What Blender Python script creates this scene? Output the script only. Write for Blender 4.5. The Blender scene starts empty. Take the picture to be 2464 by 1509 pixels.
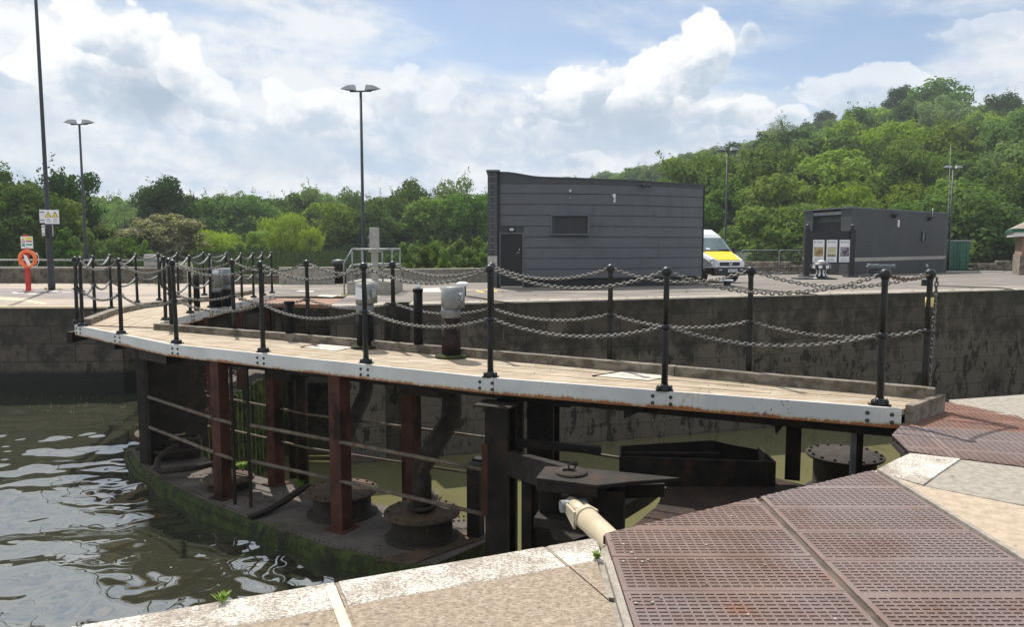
import bpy, bmesh, math, random
from mathutils import Vector, Matrix, noise
R = math.radians
rnd = random.Random(7)
C = bpy.context.scene.collection
SC = bpy.context.scene

# ---------------------------------------------------------------- camera
EYE = 1.57
cam_d = bpy.data.cameras.new("camera")
cam = bpy.data.objects.new("camera", cam_d); C.objects.link(cam)
PITCH = math.atan(166.5 / 1820)
cam.location = (0, 0, EYE)
cam.rotation_euler = (R(90) - PITCH, 0, 0)
cam_d.sensor_width = 36; cam_d.lens = 36 * 1820 / 2464
cam_d.clip_start = 0.05; cam_d.clip_end = 3000
SC.camera = cam

# ---------------------------------------------------------------- light
SUN_EL, SUN_AZ = R(57), R(-24)          # azimuth measured from +Y towards +X
SC.view_settings.view_transform = 'Standard'; SC.view_settings.look = 'None'
SC.view_settings.gamma = 1.0; SC.view_settings.exposure = 0.5
sd = bpy.data.lights.new("sun", 'SUN'); sun = bpy.data.objects.new("sun", sd); C.objects.link(sun)
sd.energy = 4.2; sd.angle = R(0.55); sd.color = (1.0, 0.945, 0.86)
sdir = Vector((math.sin(SUN_AZ) * math.cos(SUN_EL), math.cos(SUN_AZ) * math.cos(SUN_EL), math.sin(SUN_EL)))
sun.rotation_euler = sdir.to_track_quat('Z', 'Y').to_euler()

# ---------------------------------------------------------------- node helper
class NT:
    def __init__(s, tree): s.t = tree; s.n = tree.nodes; s.l = tree.links
    def new(s, typ, **kw):
        n = s.n.new(typ)
        for k, v in kw.items(): setattr(n, k, v)
        return n
    def put(s, sock, v):
        if v is None: return
        if isinstance(v, bpy.types.NodeSocket): s.l.new(v, sock)
        elif isinstance(v, (tuple, list)):
            v = tuple(v)
            if sock.type == 'RGBA' and len(v) == 3: v = v + (1,)
            sock.default_value = v
        else: sock.default_value = v
    def math(s, op, a, b=None, c=None, clamp=False):
        n = s.new('ShaderNodeMath', operation=op); n.use_clamp = clamp
        s.put(n.inputs[0], a); s.put(n.inputs[1], b); s.put(n.inputs[2], c); return n.outputs[0]
    def vmath(s, op, a, b=None):
        n = s.new('ShaderNodeVectorMath', operation=op); s.put(n.inputs[0], a); s.put(n.inputs[1], b); return n.outputs[0]
    def mul3(s, a, k): return s.vmath('MULTIPLY', a, k)
    def sep(s, v):
        n = s.new('ShaderNodeSeparateXYZ'); s.put(n.inputs[0], v); return n.outputs
    def comb(s, x, y, z=0.0):
        n = s.new('ShaderNodeCombineXYZ'); s.put(n.inputs[0], x); s.put(n.inputs[1], y); s.put(n.inputs[2], z); return n.outputs[0]
    def noise(s, vec, scale, detail=6, rough=.55, dist=0.0):
        n = s.new('ShaderNodeTexNoise'); s.put(n.inputs['Vector'], vec)
        n.inputs['Scale'].default_value = scale; n.inputs['Detail'].default_value = detail
        n.inputs['Roughness'].default_value = rough; n.inputs['Distortion'].default_value = dist; return n.outputs['Fac']
    def vor(s, vec, scale, feature='F1', out='Distance', detail=0.0, smooth=.5):
        n = s.new('ShaderNodeTexVoronoi', feature=feature); s.put(n.inputs['Vector'], vec)
        n.inputs['Scale'].default_value = scale
        if 'Detail' in n.inputs: n.inputs['Detail'].default_value = detail
        if feature == 'SMOOTH_F1': n.inputs['Smoothness'].default_value = smooth
        return n.outputs[out]
    def smooth(s, v, a, b, lo=0.0, hi=1.0):
        n = s.new('ShaderNodeMapRange'); n.interpolation_type = 'SMOOTHSTEP'
        s.put(n.inputs[0], v); s.put(n.inputs[1], a); s.put(n.inputs[2], b); s.put(n.inputs[3], lo); s.put(n.inputs[4], hi); return n.outputs[0]
    def mix(s, f, a, b, blend='MIX'):
        n = s.new('ShaderNodeMix', data_type='RGBA', blend_type=blend)
        s.put(n.inputs[0], f); s.put(n.inputs[6], a); s.put(n.inputs[7], b); return n.outputs[2]

# ---------------------------------------------------------------- sky
w = bpy.data.worlds.new("World"); SC.world = w; w.use_nodes = True
T = NT(w.node_tree); bg = T.n['Background']
skyn = T.new('ShaderNodeTexSky', sky_type='NISHITA'); skyn.sun_disc = False
skyn.sun_elevation = SUN_EL; skyn.sun_rotation = SUN_AZ; skyn.air_density = 1.0; skyn.dust_density = .6; skyn.ozone_density = 1.2
d = T.new('ShaderNodeTexCoord').outputs['Generated']
sx, sy, sz = T.sep(d)
az = T.math('ARCTAN2', sx, sy); el = T.math('ARCSINE', sz)
sky = T.mul3(skyn.outputs[0], (.80, .80, .82))
flat = T.comb(az, T.math('MULTIPLY', el, 3.2), .3)
flat2 = T.comb(T.math('MULTIPLY', az, 1.0), T.math('ADD', T.math('MULTIPLY', el, 3.6), T.math('MULTIPLY', az, .35)), 4.7)
bil = T.comb(az, T.math('MULTIPLY', el, 1.25), 2.0)
n_low = T.noise(flat, 3.1, 5, .5, .4)
n_str = T.noise(flat2, 5.2, 8, .60, .15)
billow = T.math('MULTIPLY', T.vor(bil, 15.0, 'SMOOTH_F1', detail=3.0, smooth=.5), .5)
fine = T.noise(bil, 26.0, 7, .62, .3)
K = 10.0 / 2 ** SC.view_settings.exposure  # the background below is at strength .1
def kc(r, g, b): return (r * K, g * K, b * K)
# high veil: mostly white, blue showing in gaps that widen upwards right of the middle
def ell(a0, e0, wa, we):
    u = T.math('DIVIDE', T.math('SUBTRACT', az, a0), wa); v = T.math('DIVIDE', T.math('SUBTRACT', el, e0), we)
    return T.math('SQRT', T.math('ADD', T.math('MULTIPLY', u, u), T.math('MULTIPLY', v, v))), v, u
def AE(u, v):
    a = math.atan((u - 1232) / 1820); return a, math.atan((588 - v) / 1820 * math.cos(a))
gap = None
for (u, v, wu, wv, s) in [(1130, 80, 330, 110, .30), (1300, 150, 260, 80, .28), (1900, 190, 420, 110, .22), (1320, 20, 300, 50, .2), (300, 25, 260, 30, .14), (2200, 60, 400, 60, .14), (980, 190, 160, 60, .12), (700, 390, 260, 80, .1), (1700, 60, 400, 60, .16), (620, 110, 300, 60, .12), (480, 40, 300, 40, .14), (820, 150, 260, 60, .10)]:
    a0, e0 = AE(u, v); q, _, _ = ell(a0, e0, wu / 1820, wv / 1820)
    g = T.smooth(q, 1.25, 0.0, 0.0, s); gap = g if gap is None else T.math('ADD', gap, g)
cov = T.math('ADD', T.math('MULTIPLY', n_low, .55), T.math('MULTIPLY', n_str, .75))
cov = T.math('SUBTRACT', cov, gap)
hor = T.smooth(el, .16, .0, 0.0, .30)
cov = T.math('ADD', T.math('ADD', cov, hor), T.smooth(el, .33, .55, 0.0, .10))
vm = T.smooth(cov, .34, .68, .06, .96)
vcol = T.mix(T.smooth(T.math('ADD', T.math('MULTIPLY', n_str, .6), T.math('MULTIPLY', fine, .4)), .36, .60), kc(.52, .63, .78), kc(.88, .90, .93))
col = T.mix(vm, sky, vcol)
# soft blue-grey undersides, then the cumulus heads with lit rims
def shade_patch(col, u, v, wu, wv, s, c=(.46, .57, .71)):
    a0, e0 = AE(u, v); q, _, _ = ell(a0, e0, wu / 1820, wv / 1820)
    q = T.math('ADD', q, T.math('MULTIPLY', T.math('SUBTRACT', fine, .5), 1.1))
    return T.mix(T.smooth(q, 1.15, .2, 0.0, s), col, kc(*c))
def cumulus(col, u, v, wu, wv, s=1.0, tilt=0.0):
    a0, e0 = AE(u, v); wa, we = wu / 1820, wv / 1820
    du = T.math('SUBTRACT', az, a0); dv = T.math('SUBTRACT', T.math('SUBTRACT', el, e0), T.math('MULTIPLY', du, tilt))
    uu = T.math('DIVIDE', du, wa); vv = T.math('DIVIDE', dv, we)
    q = T.math('SQRT', T.math('ADD', T.math('MULTIPLY', uu, uu), T.math('MULTIPLY', vv, vv)))
    q = T.math('ADD', q, T.math('MULTIPLY', T.math('SUBTRACT', billow, .47), 1.9))
    q = T.math('ADD', q, T.math('MULTIPLY', T.math('SUBTRACT', fine, .5), .75))
    edge = T.smooth(vv, .1, -.9, 0.0, .55)                 # ragged and soft below
    m = T.smooth(T.math('ADD', q, edge), 1.04, .86, 0.0, s)
    lit = T.math('ADD', T.math('ADD', T.math('MULTIPLY', vv, .55), T.math('MULTIPLY', q, .42)), T.math('MULTIPLY', T.math('SUBTRACT', .47, billow), 2.2))
    lit = T.math('ADD', lit, T.math('MULTIPLY', T.math('SUBTRACT', fine, .5), .8))
    c = T.mix(T.smooth(lit, -.15, .55), kc(.50, .60, .72), kc(1.02, 1.02, 1.02))
    return T.mix(m, col, c)
for a in [(1480, 345, 330, 60, .75), (720, 375, 300, 90, .6), (2020, 310, 300, 70, .25), (330, 250, 150, 70, .6), (60, 290, 160, 90, .5), (1100, 330, 200, 80, .35), (160, 400, 200, 60, .2), (330, 20, 300, 40, .35), (1350, 50, 250, 60, .2)]:
    col = shade_patch(col, *a)
col = cumulus(col, 330, 165, 150, 110, .95, -.15)
col = cumulus(col, 60, 150, 120, 110, .7)
col = cumulus(col, 230, 205, 120, 80, .9)
col = shade_patch(col, 385, 240, 120, 65, 1.0, (.38, .48, .60))
col = cumulus(col, 780, 285, 150, 70, .85)
col = cumulus(col, 500, 235, 110, 70, .7, -.6)
col = cumulus(col, 960, 270, 130, 70, .5)
col = cumulus(col, 1430, 250, 240, 80, .95, .30)
col = cumulus(col, 1670, 185, 95, 125, 1.0, .2)
col = cumulus(col, 1570, 225, 150, 85, 1.0, .5)
col = cumulus(col, 1790, 105, 30, 45, .6)
col = cumulus(col, 1740, 285, 110, 50, .85)
col = shade_patch(col, 1500, 290, 220, 45, .9, (.44, .54, .66))
col = cumulus(col, 1890, 285, 40, 30, .7)
col = cumulus(col, 2040, 230, 160, 50, .6)
col = cumulus(col, 2330, 100, 90, 40, .4)
col = cumulus(col, 1390, 400, 90, 40, .4)
# behind the camera and below the horizon
col = T.mix(T.smooth(el, -.01, -.06), col, kc(.16, .17, .13))
T.l.new(col, bg.inputs['Color']); bg.inputs['Strength'].default_value = .1
w.cycles.sampling_method = 'MANUAL'; w.cycles.sample_map_resolution = 256

# ---------------------------------------------------------------- materials
MATS = {}
def base_mat(name):
    m = bpy.data.materials.new(name); m.use_nodes = True
    T = NT(m.node_tree); b = T.n['Principled BSDF']; MATS[name] = m
    pos = T.new('ShaderNodeNewGeometry').outputs['Position']
    return m, T, b, pos
def mat(name, c1, c2=None, scale=4., rough=.8, metal=0., bump=0., bscale=30., patches=(), stretch=(1, 1, 1), spec=None, rr=None, lo=.35, hi=.65, bdist=.02):
    m, T, b, pos = base_mat(name)
    if stretch != (1, 1, 1): pos = T.mul3(pos, stretch)
    col = c1 + (1,)
    if c2 is not None: col = T.mix(T.smooth(T.noise(pos, scale, 8, .6), lo, hi), c1, c2)
    for i, (c, sc, a, bb, st) in enumerate(patches):
        v = T.mul3(T.vmath('ADD', pos, (3.1 * i + 1.7, 5.3 * i, 2.2 * i)), st)
        col = T.mix(T.smooth(T.noise(v, sc, 7, .62), a, bb), col, c)
    T.put(b.inputs['Base Color'], col)
    b.inputs['Roughness'].default_value = rough; b.inputs['Metallic'].default_value = metal
    if rr: T.put(b.inputs['Roughness'], T.smooth(T.noise(pos, scale * 2.3, 4), .3, .7, rr[0], rr[1]))
    if spec is not None: b.inputs['Specular IOR Level'].default_value = spec
    if bump:
        bn = T.new('ShaderNodeBump'); bn.inputs['Strength'].default_value = bump; bn.inputs['Distance'].default_value = bdist
        T.put(bn.inputs['Height'], T.noise(pos, bscale, 6, .6)); T.l.new(bn.outputs[0], b.inputs['Normal'])
    return m
U = (1, 1, 1)
mat('black_paint', (.006, .007, .008), (.012, .014, .014), 6, .30, 0, .25, 60, patches=[((.035, .02, .014), 9, .68, .72, U)], spec=.4)
mat('pipe_black', (.006, .0065, .007), (.012, .012, .012), 5, .8, 0, .3, 40, spec=.2)
mat('pipe_rusty', (.020, .016, .016), (.05, .032, .032), 9, .85, 0, .9, 60, patches=[((.12, .095, .09), 14, .60, .66, (1, 1, .6))], spec=.2)
mat('chain_steel', (.10, .098, .09), (.19, .18, .165), 14, .5, .45, .2, 120)
mat('chain_rust', (.10, .065, .045), (.2, .17, .145), 18, .6, .3, .3, 120)
mat('rope_grey', (.09, .095, .09), (.17, .175, .165), 9, .55)
mat('deck_wood', (.30, .235, .160), (.43, .35, .255), 3.0, .85, 0, .35, 60, patches=[((.22, .165, .12), 5, .64, .74, (1, 1, 1)), ((.47, .41, .34), 1.4, .5, .75, U)], stretch=(1, 2.6, 1))
mat('kerb_wood', (.10, .085, .062), (.25, .215, .17), 4.0, .9, 0, .6, 40, patches=[((.06, .05, .035), 6, .60, .70, (1, 3, 1)), ((.12, .14, .05), 4, .68, .78, U)], stretch=(1, 2, 2))
mat('dark_steel', (.010, .008, .0065), (.021, .017, .013), 5, .7, 0, .4, 40, patches=[((.045, .022, .013), 3.5, .52, .70, U)], spec=.25)
mat('rust_steel', (.060, .025, .017), (.092, .038, .026), 4, .8, 0, .3, 40, patches=[((.018, .010, .008), 3, .50, .64, (1, 1, .5)), ((.13, .042, .026), 3, .66, .74, (1, 1, .7))], spec=.2)
mat('rusty_pipe', (.085, .065, .045), (.15, .12, .085), 9, .7, .1, .3, 60, patches=[((.12, .045, .02), 8, .55, .64, U)])
mat('manhole_steel', (.045, .028, .017), (.10, .06, .034), 5, .85, 0, .9, 50, patches=[((.045, .055, .018), 5, .54, .66, U), ((.16, .07, .03), 9, .62, .7, U)])
mat('drum_steel', (.018, .014, .010), (.042, .032, .023), 6, .9, 0, .9, 50, patches=[((.10, .06, .035), 9, .60, .68, (1, 1, .5))])
mat('hull_plate', (.070, .056, .046), (.12, .102, .088), 2.4, .85, 0, .6, 40, patches=[((.05, .06, .02), 2.6, .6, .7, U), ((.05, .04, .033), 4, .56, .64, U)])
mat('moss', (.018, .026, .005), (.055, .075, .010), 7, .95, 0, 1.0, 60, patches=[((.015, .017, .01), 5, .52, .62, (1, 1, .4))])
mat('moss_timber', (.03, .036, .010), (.11, .15, .025), 4, .95, 0, .8, 40, patches=[((.02, .018, .012), 4, .48, .6, (2, 2, .3))])
mat('galvanised', (.19, .205, .21), (.27, .285, .29), 5, .55, .3, .12, 30, patches=[((.15, .16, .165), 7, .58, .62, (1, 1, .4)), ((.40, .42, .43), 9, .68, .72, (1, 1, .3))])
mat('galv_tube', (.20, .22, .215), (.33, .35, .34), 12, .5, .4)
mat('locker_grey', (.34, .33, .30), (.42, .41, .38), 5, .6, .1)
mat('cream_paint', (.45, .38, .265), (.54, .465, .34), 5, .42, 0, .05, 20, patches=[((.40, .34, .24), 6, .64, .74, U)])
mat('white_paint', (.78, .78, .77), None, rough=.5)
mat('white_gloss', (.80, .82, .83), None, rough=.2)
mat('glass_white', (.75, .8, .8), None, rough=.15)
mat('coping_stone', (.275, .215, .155), (.37, .295, .22), 26, .9, 0, .55, 70, patches=[((.19, .15, .115), 46, .50, .60, (1, 1.5, 1)), ((.17, .155, .14), 2.2, .60, .74, U), ((.40, .34, .27), 9, .62, .70, U), ((.12, .11, .095), 6, .68, .72, U)], lo=.4, hi=.6)
mat('far_coping', (.50, .44, .35), (.66, .60, .50), 3, .85, 0, .2, 30, patches=[((.30, .25, .18), 3, .6, .68, U)])
mat('granite_slab', (.24, .215, .18), (.34, .305, .26), 20, .9, 0, .35, 60, patches=[((.15, .135, .12), 6, .60, .7, U)])
mat('sand_slab', (.35, .28, .205), (.45, .365, .275), 14, .9, 0, .4, 80, patches=[((.46, .33, .275), 3, .58, .7, U), ((.26, .21, .16), 22, .6, .68, U)])
mat('concrete', (.27, .25, .215), (.40, .37, .32), 5, .9, 0, .4, 30, patches=[((.12, .115, .08), 4, .58, .68, (1, 1, .5))])
mat('wall_dark_stone', (.10, .085, .065), (.17, .15, .12), 4, .95, 0, .6, 20, patches=[((.05, .05, .035), 3, .52, .64, (1, 1, .5)), ((.26, .24, .20), 8, .68, .74, U)])
mat('pale_slab', (.5, .48, .44), (.62, .60, .55), 5, .9)
mat('yellow_paint', (.62, .48, .06), None, rough=.7)
mat('line_sand', (.56, .45, .27), (.66, .54, .36), 3, .9)
mat('cladding', (.100, .104, .116), (.112, .117, .129), 1.1, .48, 0, .05, 4, patches=[((.085, .088, .097), 2.2, .55, .72, (1, 1, .35))], spec=.4)
mat('trim_dark', (.050, .055, .06), None, rough=.5)
mat('door_dark', (.006, .007, .010), None, rough=.45)
mat('window_mesh', (.022, .024, .028), (.032, .034, .038), 30, .5)
mat('plinth_dark', (.02, .021, .023), (.035, .036, .038), 4, .8, 0, .3, 20)
mat('grey_roof', (.14, .15, .16), None, rough=.7)
mat('lamp_glass', (.55, .56, .54), None, rough=.3)
mat('lamp_post', (.02, .023, .03), (.032, .036, .045), 6, .45)
mat('lamp_head', (.42, .45, .47), None, rough=.4)
mat('red_paint', (.50, .025, .025), (.58, .04, .035), 6, .45)
mat('orange_buoy', (.83, .17, .045), (.88, .22, .07), 7, .5)
mat('sign_white', (.80, .81, .82), None, rough=.5)
mat('sign_yellow', (.78, .62, .05), None, rough=.5)
mat('sign_red', (.55, .05, .06), None, rough=.5)
mat('sign_green', (.05, .32, .24), None, rough=.5)
mat('sign_grey', (.30, .32, .35), None, rough=.6)
mat('poster_sepia', (.50, .40, .18), (.20, .13, .05), 3.0, .6, lo=.4, hi=.6)
mat('poster_sky', (.62, .58, .38), (.50, .44, .24), 2.0, .6)
mat('poster_dark', (.09, .055, .08), (.38, .32, .36), 7, .6, lo=.45, hi=.6)
mat('container_green', (.012, .095, .058), (.022, .125, .075), 2, .5)
mat('cannon_iron', (.07, .08, .085), (.13, .14, .145), 6, .5, .3)
mat('brick_red', (.20, .10, .065), (.30, .16, .10), 9, .9, 0, .4, 20)
mat('tile_roof', (.25, .21, .17), (.33, .28, .23), 8, .9)
mat('rubble', (.12, .09, .065), (.28, .24, .19), 2.2, .95, 0, .8, 9, patches=[((.35, .32, .27), 5, .62, .68, U), ((.03, .025, .02), 3.3, .58, .64, U)])
mat('van_white', (.74, .76, .78), None, rough=.2)
mat('van_yellow', (.85, .60, .0), None, rough=.25)
mat('van_black', (.02, .022, .025), None, rough=.5)
mat('van_glass', (.10, .15, .15), (.16, .22, .22), 1.5, .08)
mat('van_lamp', (.55, .6, .62), None, rough=.1)
mat('old_glass', (.075, .085, .09), None, rough=.25)
mat('chrome', (.6, .62, .64), None, rough=.25, metal=.8)
mat('joint_dark', (.06, .045, .035), (.11, .085, .065), 6, .9)
mat('grass_blade', (.05, .085, .02), (.10, .13, .04), 1, .9)
mat('bolt_steel', (.07, .072, .07), (.12, .12, .115), 30, .4, .6)
mat('platform_rust', (.018, .010, .007), (.045, .022, .013), 5, .9, 0, .8, 40)
mat('rubber', (.015, .015, .015), None, rough=.8)
mat('bark', (.06, .05, .035), (.11, .095, .07), 6, .95)
mat('grating_iron', (.145, .085, .064), (.20, .130, .108), 2.2, .62, .1, .5, 120, patches=[((.195, .150, .142), .9, .36, .62, U), ((.20, .095, .06), 2.3, .60, .74, U)], rr=(.5, .7))
mat('rust_grating', (.175, .085, .058), (.235, .12, .085), 3, .75, 0, .5, 90, patches=[((.17, .12, .11), 1.2, .52, .66, U)])
mat('slot_shade', (.022, .016, .013), None, rough=.9)  # near-black tone that stands in for the shade seen through grating slots
mat('bird_dirt', (.36, .33, .29), None, rough=.9)
mat('tape_yellow', (.70, .58, .18), (.60, .5, .2), 30, .5)
mat('tread_mesh', (.50, .45, .38), (.56, .50, .43), 40, .7, .0)
mat('weed_green', (.15, .25, .03), (.25, .36, .06), 20, .8)
mat('white_flower', (.6, .62, .5), None, rough=.8)
mat('brown_plate', (.17, .085, .05), (.26, .14, .085), 3, .8)

# white fascia paint with rust eating up from the lower edge
m, T, b, pos = base_mat('fascia_white')
px, py, pz = T.sep(pos)
n1 = T.noise(T.mul3(pos, (1, 1, .35)), 34, 7, .7); n2 = T.noise(pos, 1.7, 4, .6); n3 = T.noise(T.mul3(pos, (1, 1, .5)), 26, 5, .6)
low = T.smooth(pz, .02, -.052)
f = T.math('ADD', T.math('MULTIPLY', low, .325), T.math('ADD', T.math('MULTIPLY', n1, .58), T.math('MULTIPLY', n2, .50)))
f = T.math('ADD', f, T.smooth(px, -4, 3, -.045, .05))
rust = T.mix(n3, (.16, .05, .015), (.42, .17, .05))
stain = T.mix(T.smooth(f, .60, .76), T.mix(T.smooth(n2, .3, .7), (.50, .505, .49), (.62, .615, .59)), (.46, .39, .28))
colr = T.mix(T.smooth(f, .755, .80), stain, rust)
spots = T.math('MULTIPLY', T.smooth(T.noise(pos, 22, 5, .7), .66, .70), T.smooth(n2, .48, .62))
colr = T.mix(spots, colr, (.20, .10, .05))
graf = T.math('MULTIPLY', T.smooth(T.noise(T.mul3(pos, (1, 1, .6)), 48, 3, .6), .62, .66), T.math('MULTIPLY', T.smooth(px, 2.2, 2.3), T.smooth(px, 2.62, 2.55)))
colr = T.mix(graf, colr, (.05, .05, .12))
T.put(b.inputs['Base Color'], colr); b.inputs['Roughness'].default_value = .45

# the coping's worn white paint
m, T, b, pos = base_mat('worn_white')
n1 = T.noise(T.mul3(pos, (1, 1.5, 1)), 62, 8, .72, .4); n2 = T.noise(pos, 3.2, 7, .65)
f = T.math('ADD', n1, T.math('MULTIPLY', T.math('SUBTRACT', n2, .5), .62))
stone = T.mix(T.smooth(T.noise(pos, 30, 5), .4, .6), (.22, .18, .145), (.34, .285, .235))
T.put(b.inputs['Base Color'], T.mix(T.smooth(f, .475, .53), stone, T.mix(n2, (.50, .48, .43), (.66, .64, .585))))
b.inputs['Roughness'].default_value = .8
bn = T.new('ShaderNodeBump'); bn.inputs['Strength'].default_value = .5; bn.inputs['Distance'].default_value = .01
T.put(bn.inputs['Height'], n1); T.l.new(bn.outputs[0], b.inputs['Normal'])

# ashlar dock wall: courses, algae, lime runs
m, T, b, pos = base_mat('dock_wall')
px, py, pz = T.sep(pos)
al = T.math('ADD', T.math('MULTIPLY', px, .95), T.math('MULTIPLY', py, .31))
v = T.comb(al, pz)
br = T.new('ShaderNodeTexBrick'); T.put(br.inputs['Vector'], T.vmath('ADD', v, T.mul3(T.comb(T.noise(pos, 3, 3), T.noise(pos, 2.4, 3)), (.05, .05, 0))))
br.inputs['Scale'].default_value = 1.0; br.inputs['Brick Width'].default_value = 1.15; br.inputs['Row Height'].default_value = .46
br.inputs['Mortar Size'].default_value = .014; br.inputs['Mortar Smooth'].default_value = .4
T.put(br.inputs['Color1'], (.058, .046, .035)); T.put(br.inputs['Color2'], (.098, .080, .062)); T.put(br.inputs['Mortar'], (.024, .020, .015))
c = br.outputs['Color']
c = T.mix(T.smooth(T.noise(pos, 2.0, 7, .65), .42, .62), c, (.026, .023, .016))
lowg = T.smooth(pz, -.9, -1.7)
lime = T.noise(T.vmath('ADD', T.mul3(pos, (1, 1, .6)), (4, 0, 0)), 1.3, 8, .66)
limec = T.smooth(T.math('ADD', lime, T.math('MULTIPLY', T.smooth(pz, -1.1, -1.9), .14)), .52, .64, 0.0, .85)
c = T.mix(T.math('MULTIPLY', limec, T.smooth(px, -9.6, -8.6, .35, 1.0)), c, T.mix(T.noise(T.mul3(pos, (1, 1, .3)), 6, 5), (.100, .082, .060), (.165, .142, .110)))
pale = T.smooth(T.noise(T.vmath('ADD', T.mul3(pos, (1, 1, .3)), (9, 2, 0)), 4.2, 6, .65), .66, .69)
c = T.mix(T.math('MULTIPLY', pale, T.smooth(pz, -.4, -.9, 0.0, .7)), c, (.17, .155, .13))
blk = T.math('MULTIPLY', T.smooth(T.noise(T.mul3(pos, (1, 1, .55)), 3.1, 8, .7), .535, .585, 0.0, .9), T.smooth(pz, -1.0, -1.6))
c = T.mix(blk, c, (.012, .014, .008))
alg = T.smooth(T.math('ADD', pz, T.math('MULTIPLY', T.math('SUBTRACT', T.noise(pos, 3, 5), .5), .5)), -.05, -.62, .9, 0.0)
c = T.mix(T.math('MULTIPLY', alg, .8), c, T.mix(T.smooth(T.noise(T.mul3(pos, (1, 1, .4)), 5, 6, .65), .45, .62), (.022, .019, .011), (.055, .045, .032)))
wet = T.math('MULTIPLY', T.smooth(px, -8.0, -9.5), T.smooth(T.math('ADD', pz, T.math('MULTIPLY', T.noise(pos, 2, 4), .25)), -1.45, -1.62))
c = T.mix(wet, c, (.010, .012, .007))
c = T.mix(T.math('MULTIPLY', br.outputs['Fac'], .55), c, (.018, .015, .011))
c = T.mix(T.smooth(T.sep(br.outputs['Color'])[0], .058, .098, 0.0, .28), c, T.mul3(c, (.55, .53, .50)))
T.put(b.inputs['Base Color'], c); b.inputs['Roughness'].default_value = .8
bn = T.new('ShaderNodeBump'); bn.inputs['Strength'].default_value = .6; bn.inputs['Distance'].default_value = .03
T.put(bn.inputs['Height'], T.math('ADD', T.noise(pos, 9, 7, .65), T.math('MULTIPLY', br.outputs['Fac'], -1.2))); T.l.new(bn.outputs[0], b.inputs['Normal'])

# quay tarmac: worn, pinkish and grey bands
m, T, b, pos = base_mat('quay_tarmac')
px, py, pz = T.sep(pos)
n1 = T.noise(T.mul3(pos, (.35, 1, 1)), 1.1, 7, .6, .5); n2 = T.noise(pos, 22, 5, .7); n3 = T.noise(T.mul3(pos, (.5, 1.6, 1)), .5, 5, .6)
c = T.mix(T.smooth(n1, .38, .60), (.125, .110, .100), (.215, .19, .165))
pk = T.math('ADD', T.smooth(px, -8, -11, 0.0, .22), n3)
c = T.mix(T.smooth(pk, .52, .72), c, (.40, .33, .265))
c = T.mix(T.smooth(T.noise(T.mul3(pos, (.3, 2.2, 1)), 1.8, 5), .60, .68, 0.0, .6), c, (.08, .072, .07))
c = T.mix(T.smooth(n2, .35, .75, 0.0, .35), c, (.06, .055, .05))
edge = T.smooth(T.math('SUBTRACT', py, T.math('ADD', 19.3, T.math('MULTIPLY', T.math('ADD', px, 4.6), .323))), 1.3, .7)
c = T.mix(T.math('MULTIPLY', edge, T.smooth(px, -9, -4, .6, .5)), c, (.34, .285, .23))
T.put(b.inputs['Base Color'], c); b.inputs['Roughness'].default_value = .92
bn = T.new('ShaderNodeBump'); bn.inputs['Strength'].default_value = .3; bn.inputs['Distance'].default_value = .02
T.put(bn.inputs['Height'], n2); T.l.new(bn.outputs[0], b.inputs['Normal'])

def brick_mat(name, c1, c2, mortar, rot=0.0, bw=.23, rh=.075, ms=.012, rough=.7):
    m, T, b, pos = base_mat(name); px, py, pz = T.sep(pos)
    al = T.math('ADD', T.math('MULTIPLY', px, math.cos(rot)), T.math('MULTIPLY', py, math.sin(rot)))
    br = T.new('ShaderNodeTexBrick'); T.put(br.inputs['Vector'], T.comb(al, pz))
    br.inputs['Scale'].default_value = 1.0; br.inputs['Brick Width'].default_value = bw; br.inputs['Row Height'].default_value = rh; br.inputs['Mortar Size'].default_value = ms
    T.put(br.inputs['Color1'], c1); T.put(br.inputs['Color2'], c2); T.put(br.inputs['Mortar'], mortar)
    c = T.mix(T.smooth(T.noise(pos, .9, 5), .45, .7, 0.0, .25), br.outputs['Color'], (.085, .088, .09))
    T.put(b.inputs['Base Color'], c); b.inputs['Roughness'].default_value = rough
    bn = T.new('ShaderNodeBump'); bn.inputs['Strength'].default_value = .5; bn.inputs['Distance'].default_value = .01
    T.put(bn.inputs['Height'], T.math('MULTIPLY', br.outputs['Fac'], -1.)); T.l.new(bn.outputs[0], b.inputs['Normal'])
brick_mat('painted_brick', (.052, .056, .061), (.062, .066, .072), (.035, .038, .041), .2, rh=.09)
brick_mat('painted_brick_side', (.075, .08, .088), (.09, .095, .102), (.04, .043, .047), 1.2, bw=.3, rh=.12, ms=.018)
brick_mat('white_block', (.42, .40, .36), (.46, .44, .40), (.30, .28, .25), .2, bw=.44, rh=.3)
brick_mat('red_brick', (.26, .13, .085), (.33, .18, .12), (.30, .26, .21), .2, rh=.10, rough=.9)

# water
def water(name, c, rough, ior, wv=(), bumpk=.0):
    m, T, b, pos = base_mat(name)
    n = T.noise(pos, .5, 4)
    T.put(b.inputs['Base Color'], T.mix(T.smooth(n, .35, .65), c, tuple(x * 1.12 for x in c)))
    b.inputs['Roughness'].default_value = rough; b.inputs['IOR'].default_value = ior
    if bumpk:
        bn = T.new('ShaderNodeBump'); bn.inputs['Strength'].default_value = bumpk; bn.inputs['Distance'].default_value = .02
        T.put(bn.inputs['Height'], T.noise(T.mul3(pos, (.7, 1, 1)), 3.5, 4, .5, .4)); T.l.new(bn.outputs[0], b.inputs['Normal'])
    return m
water('river_water', (.036, .038, .024), .012, 4.2)
water('lock_water', (.120, .112, .052), .06, 1.45, bumpk=.16)

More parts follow.
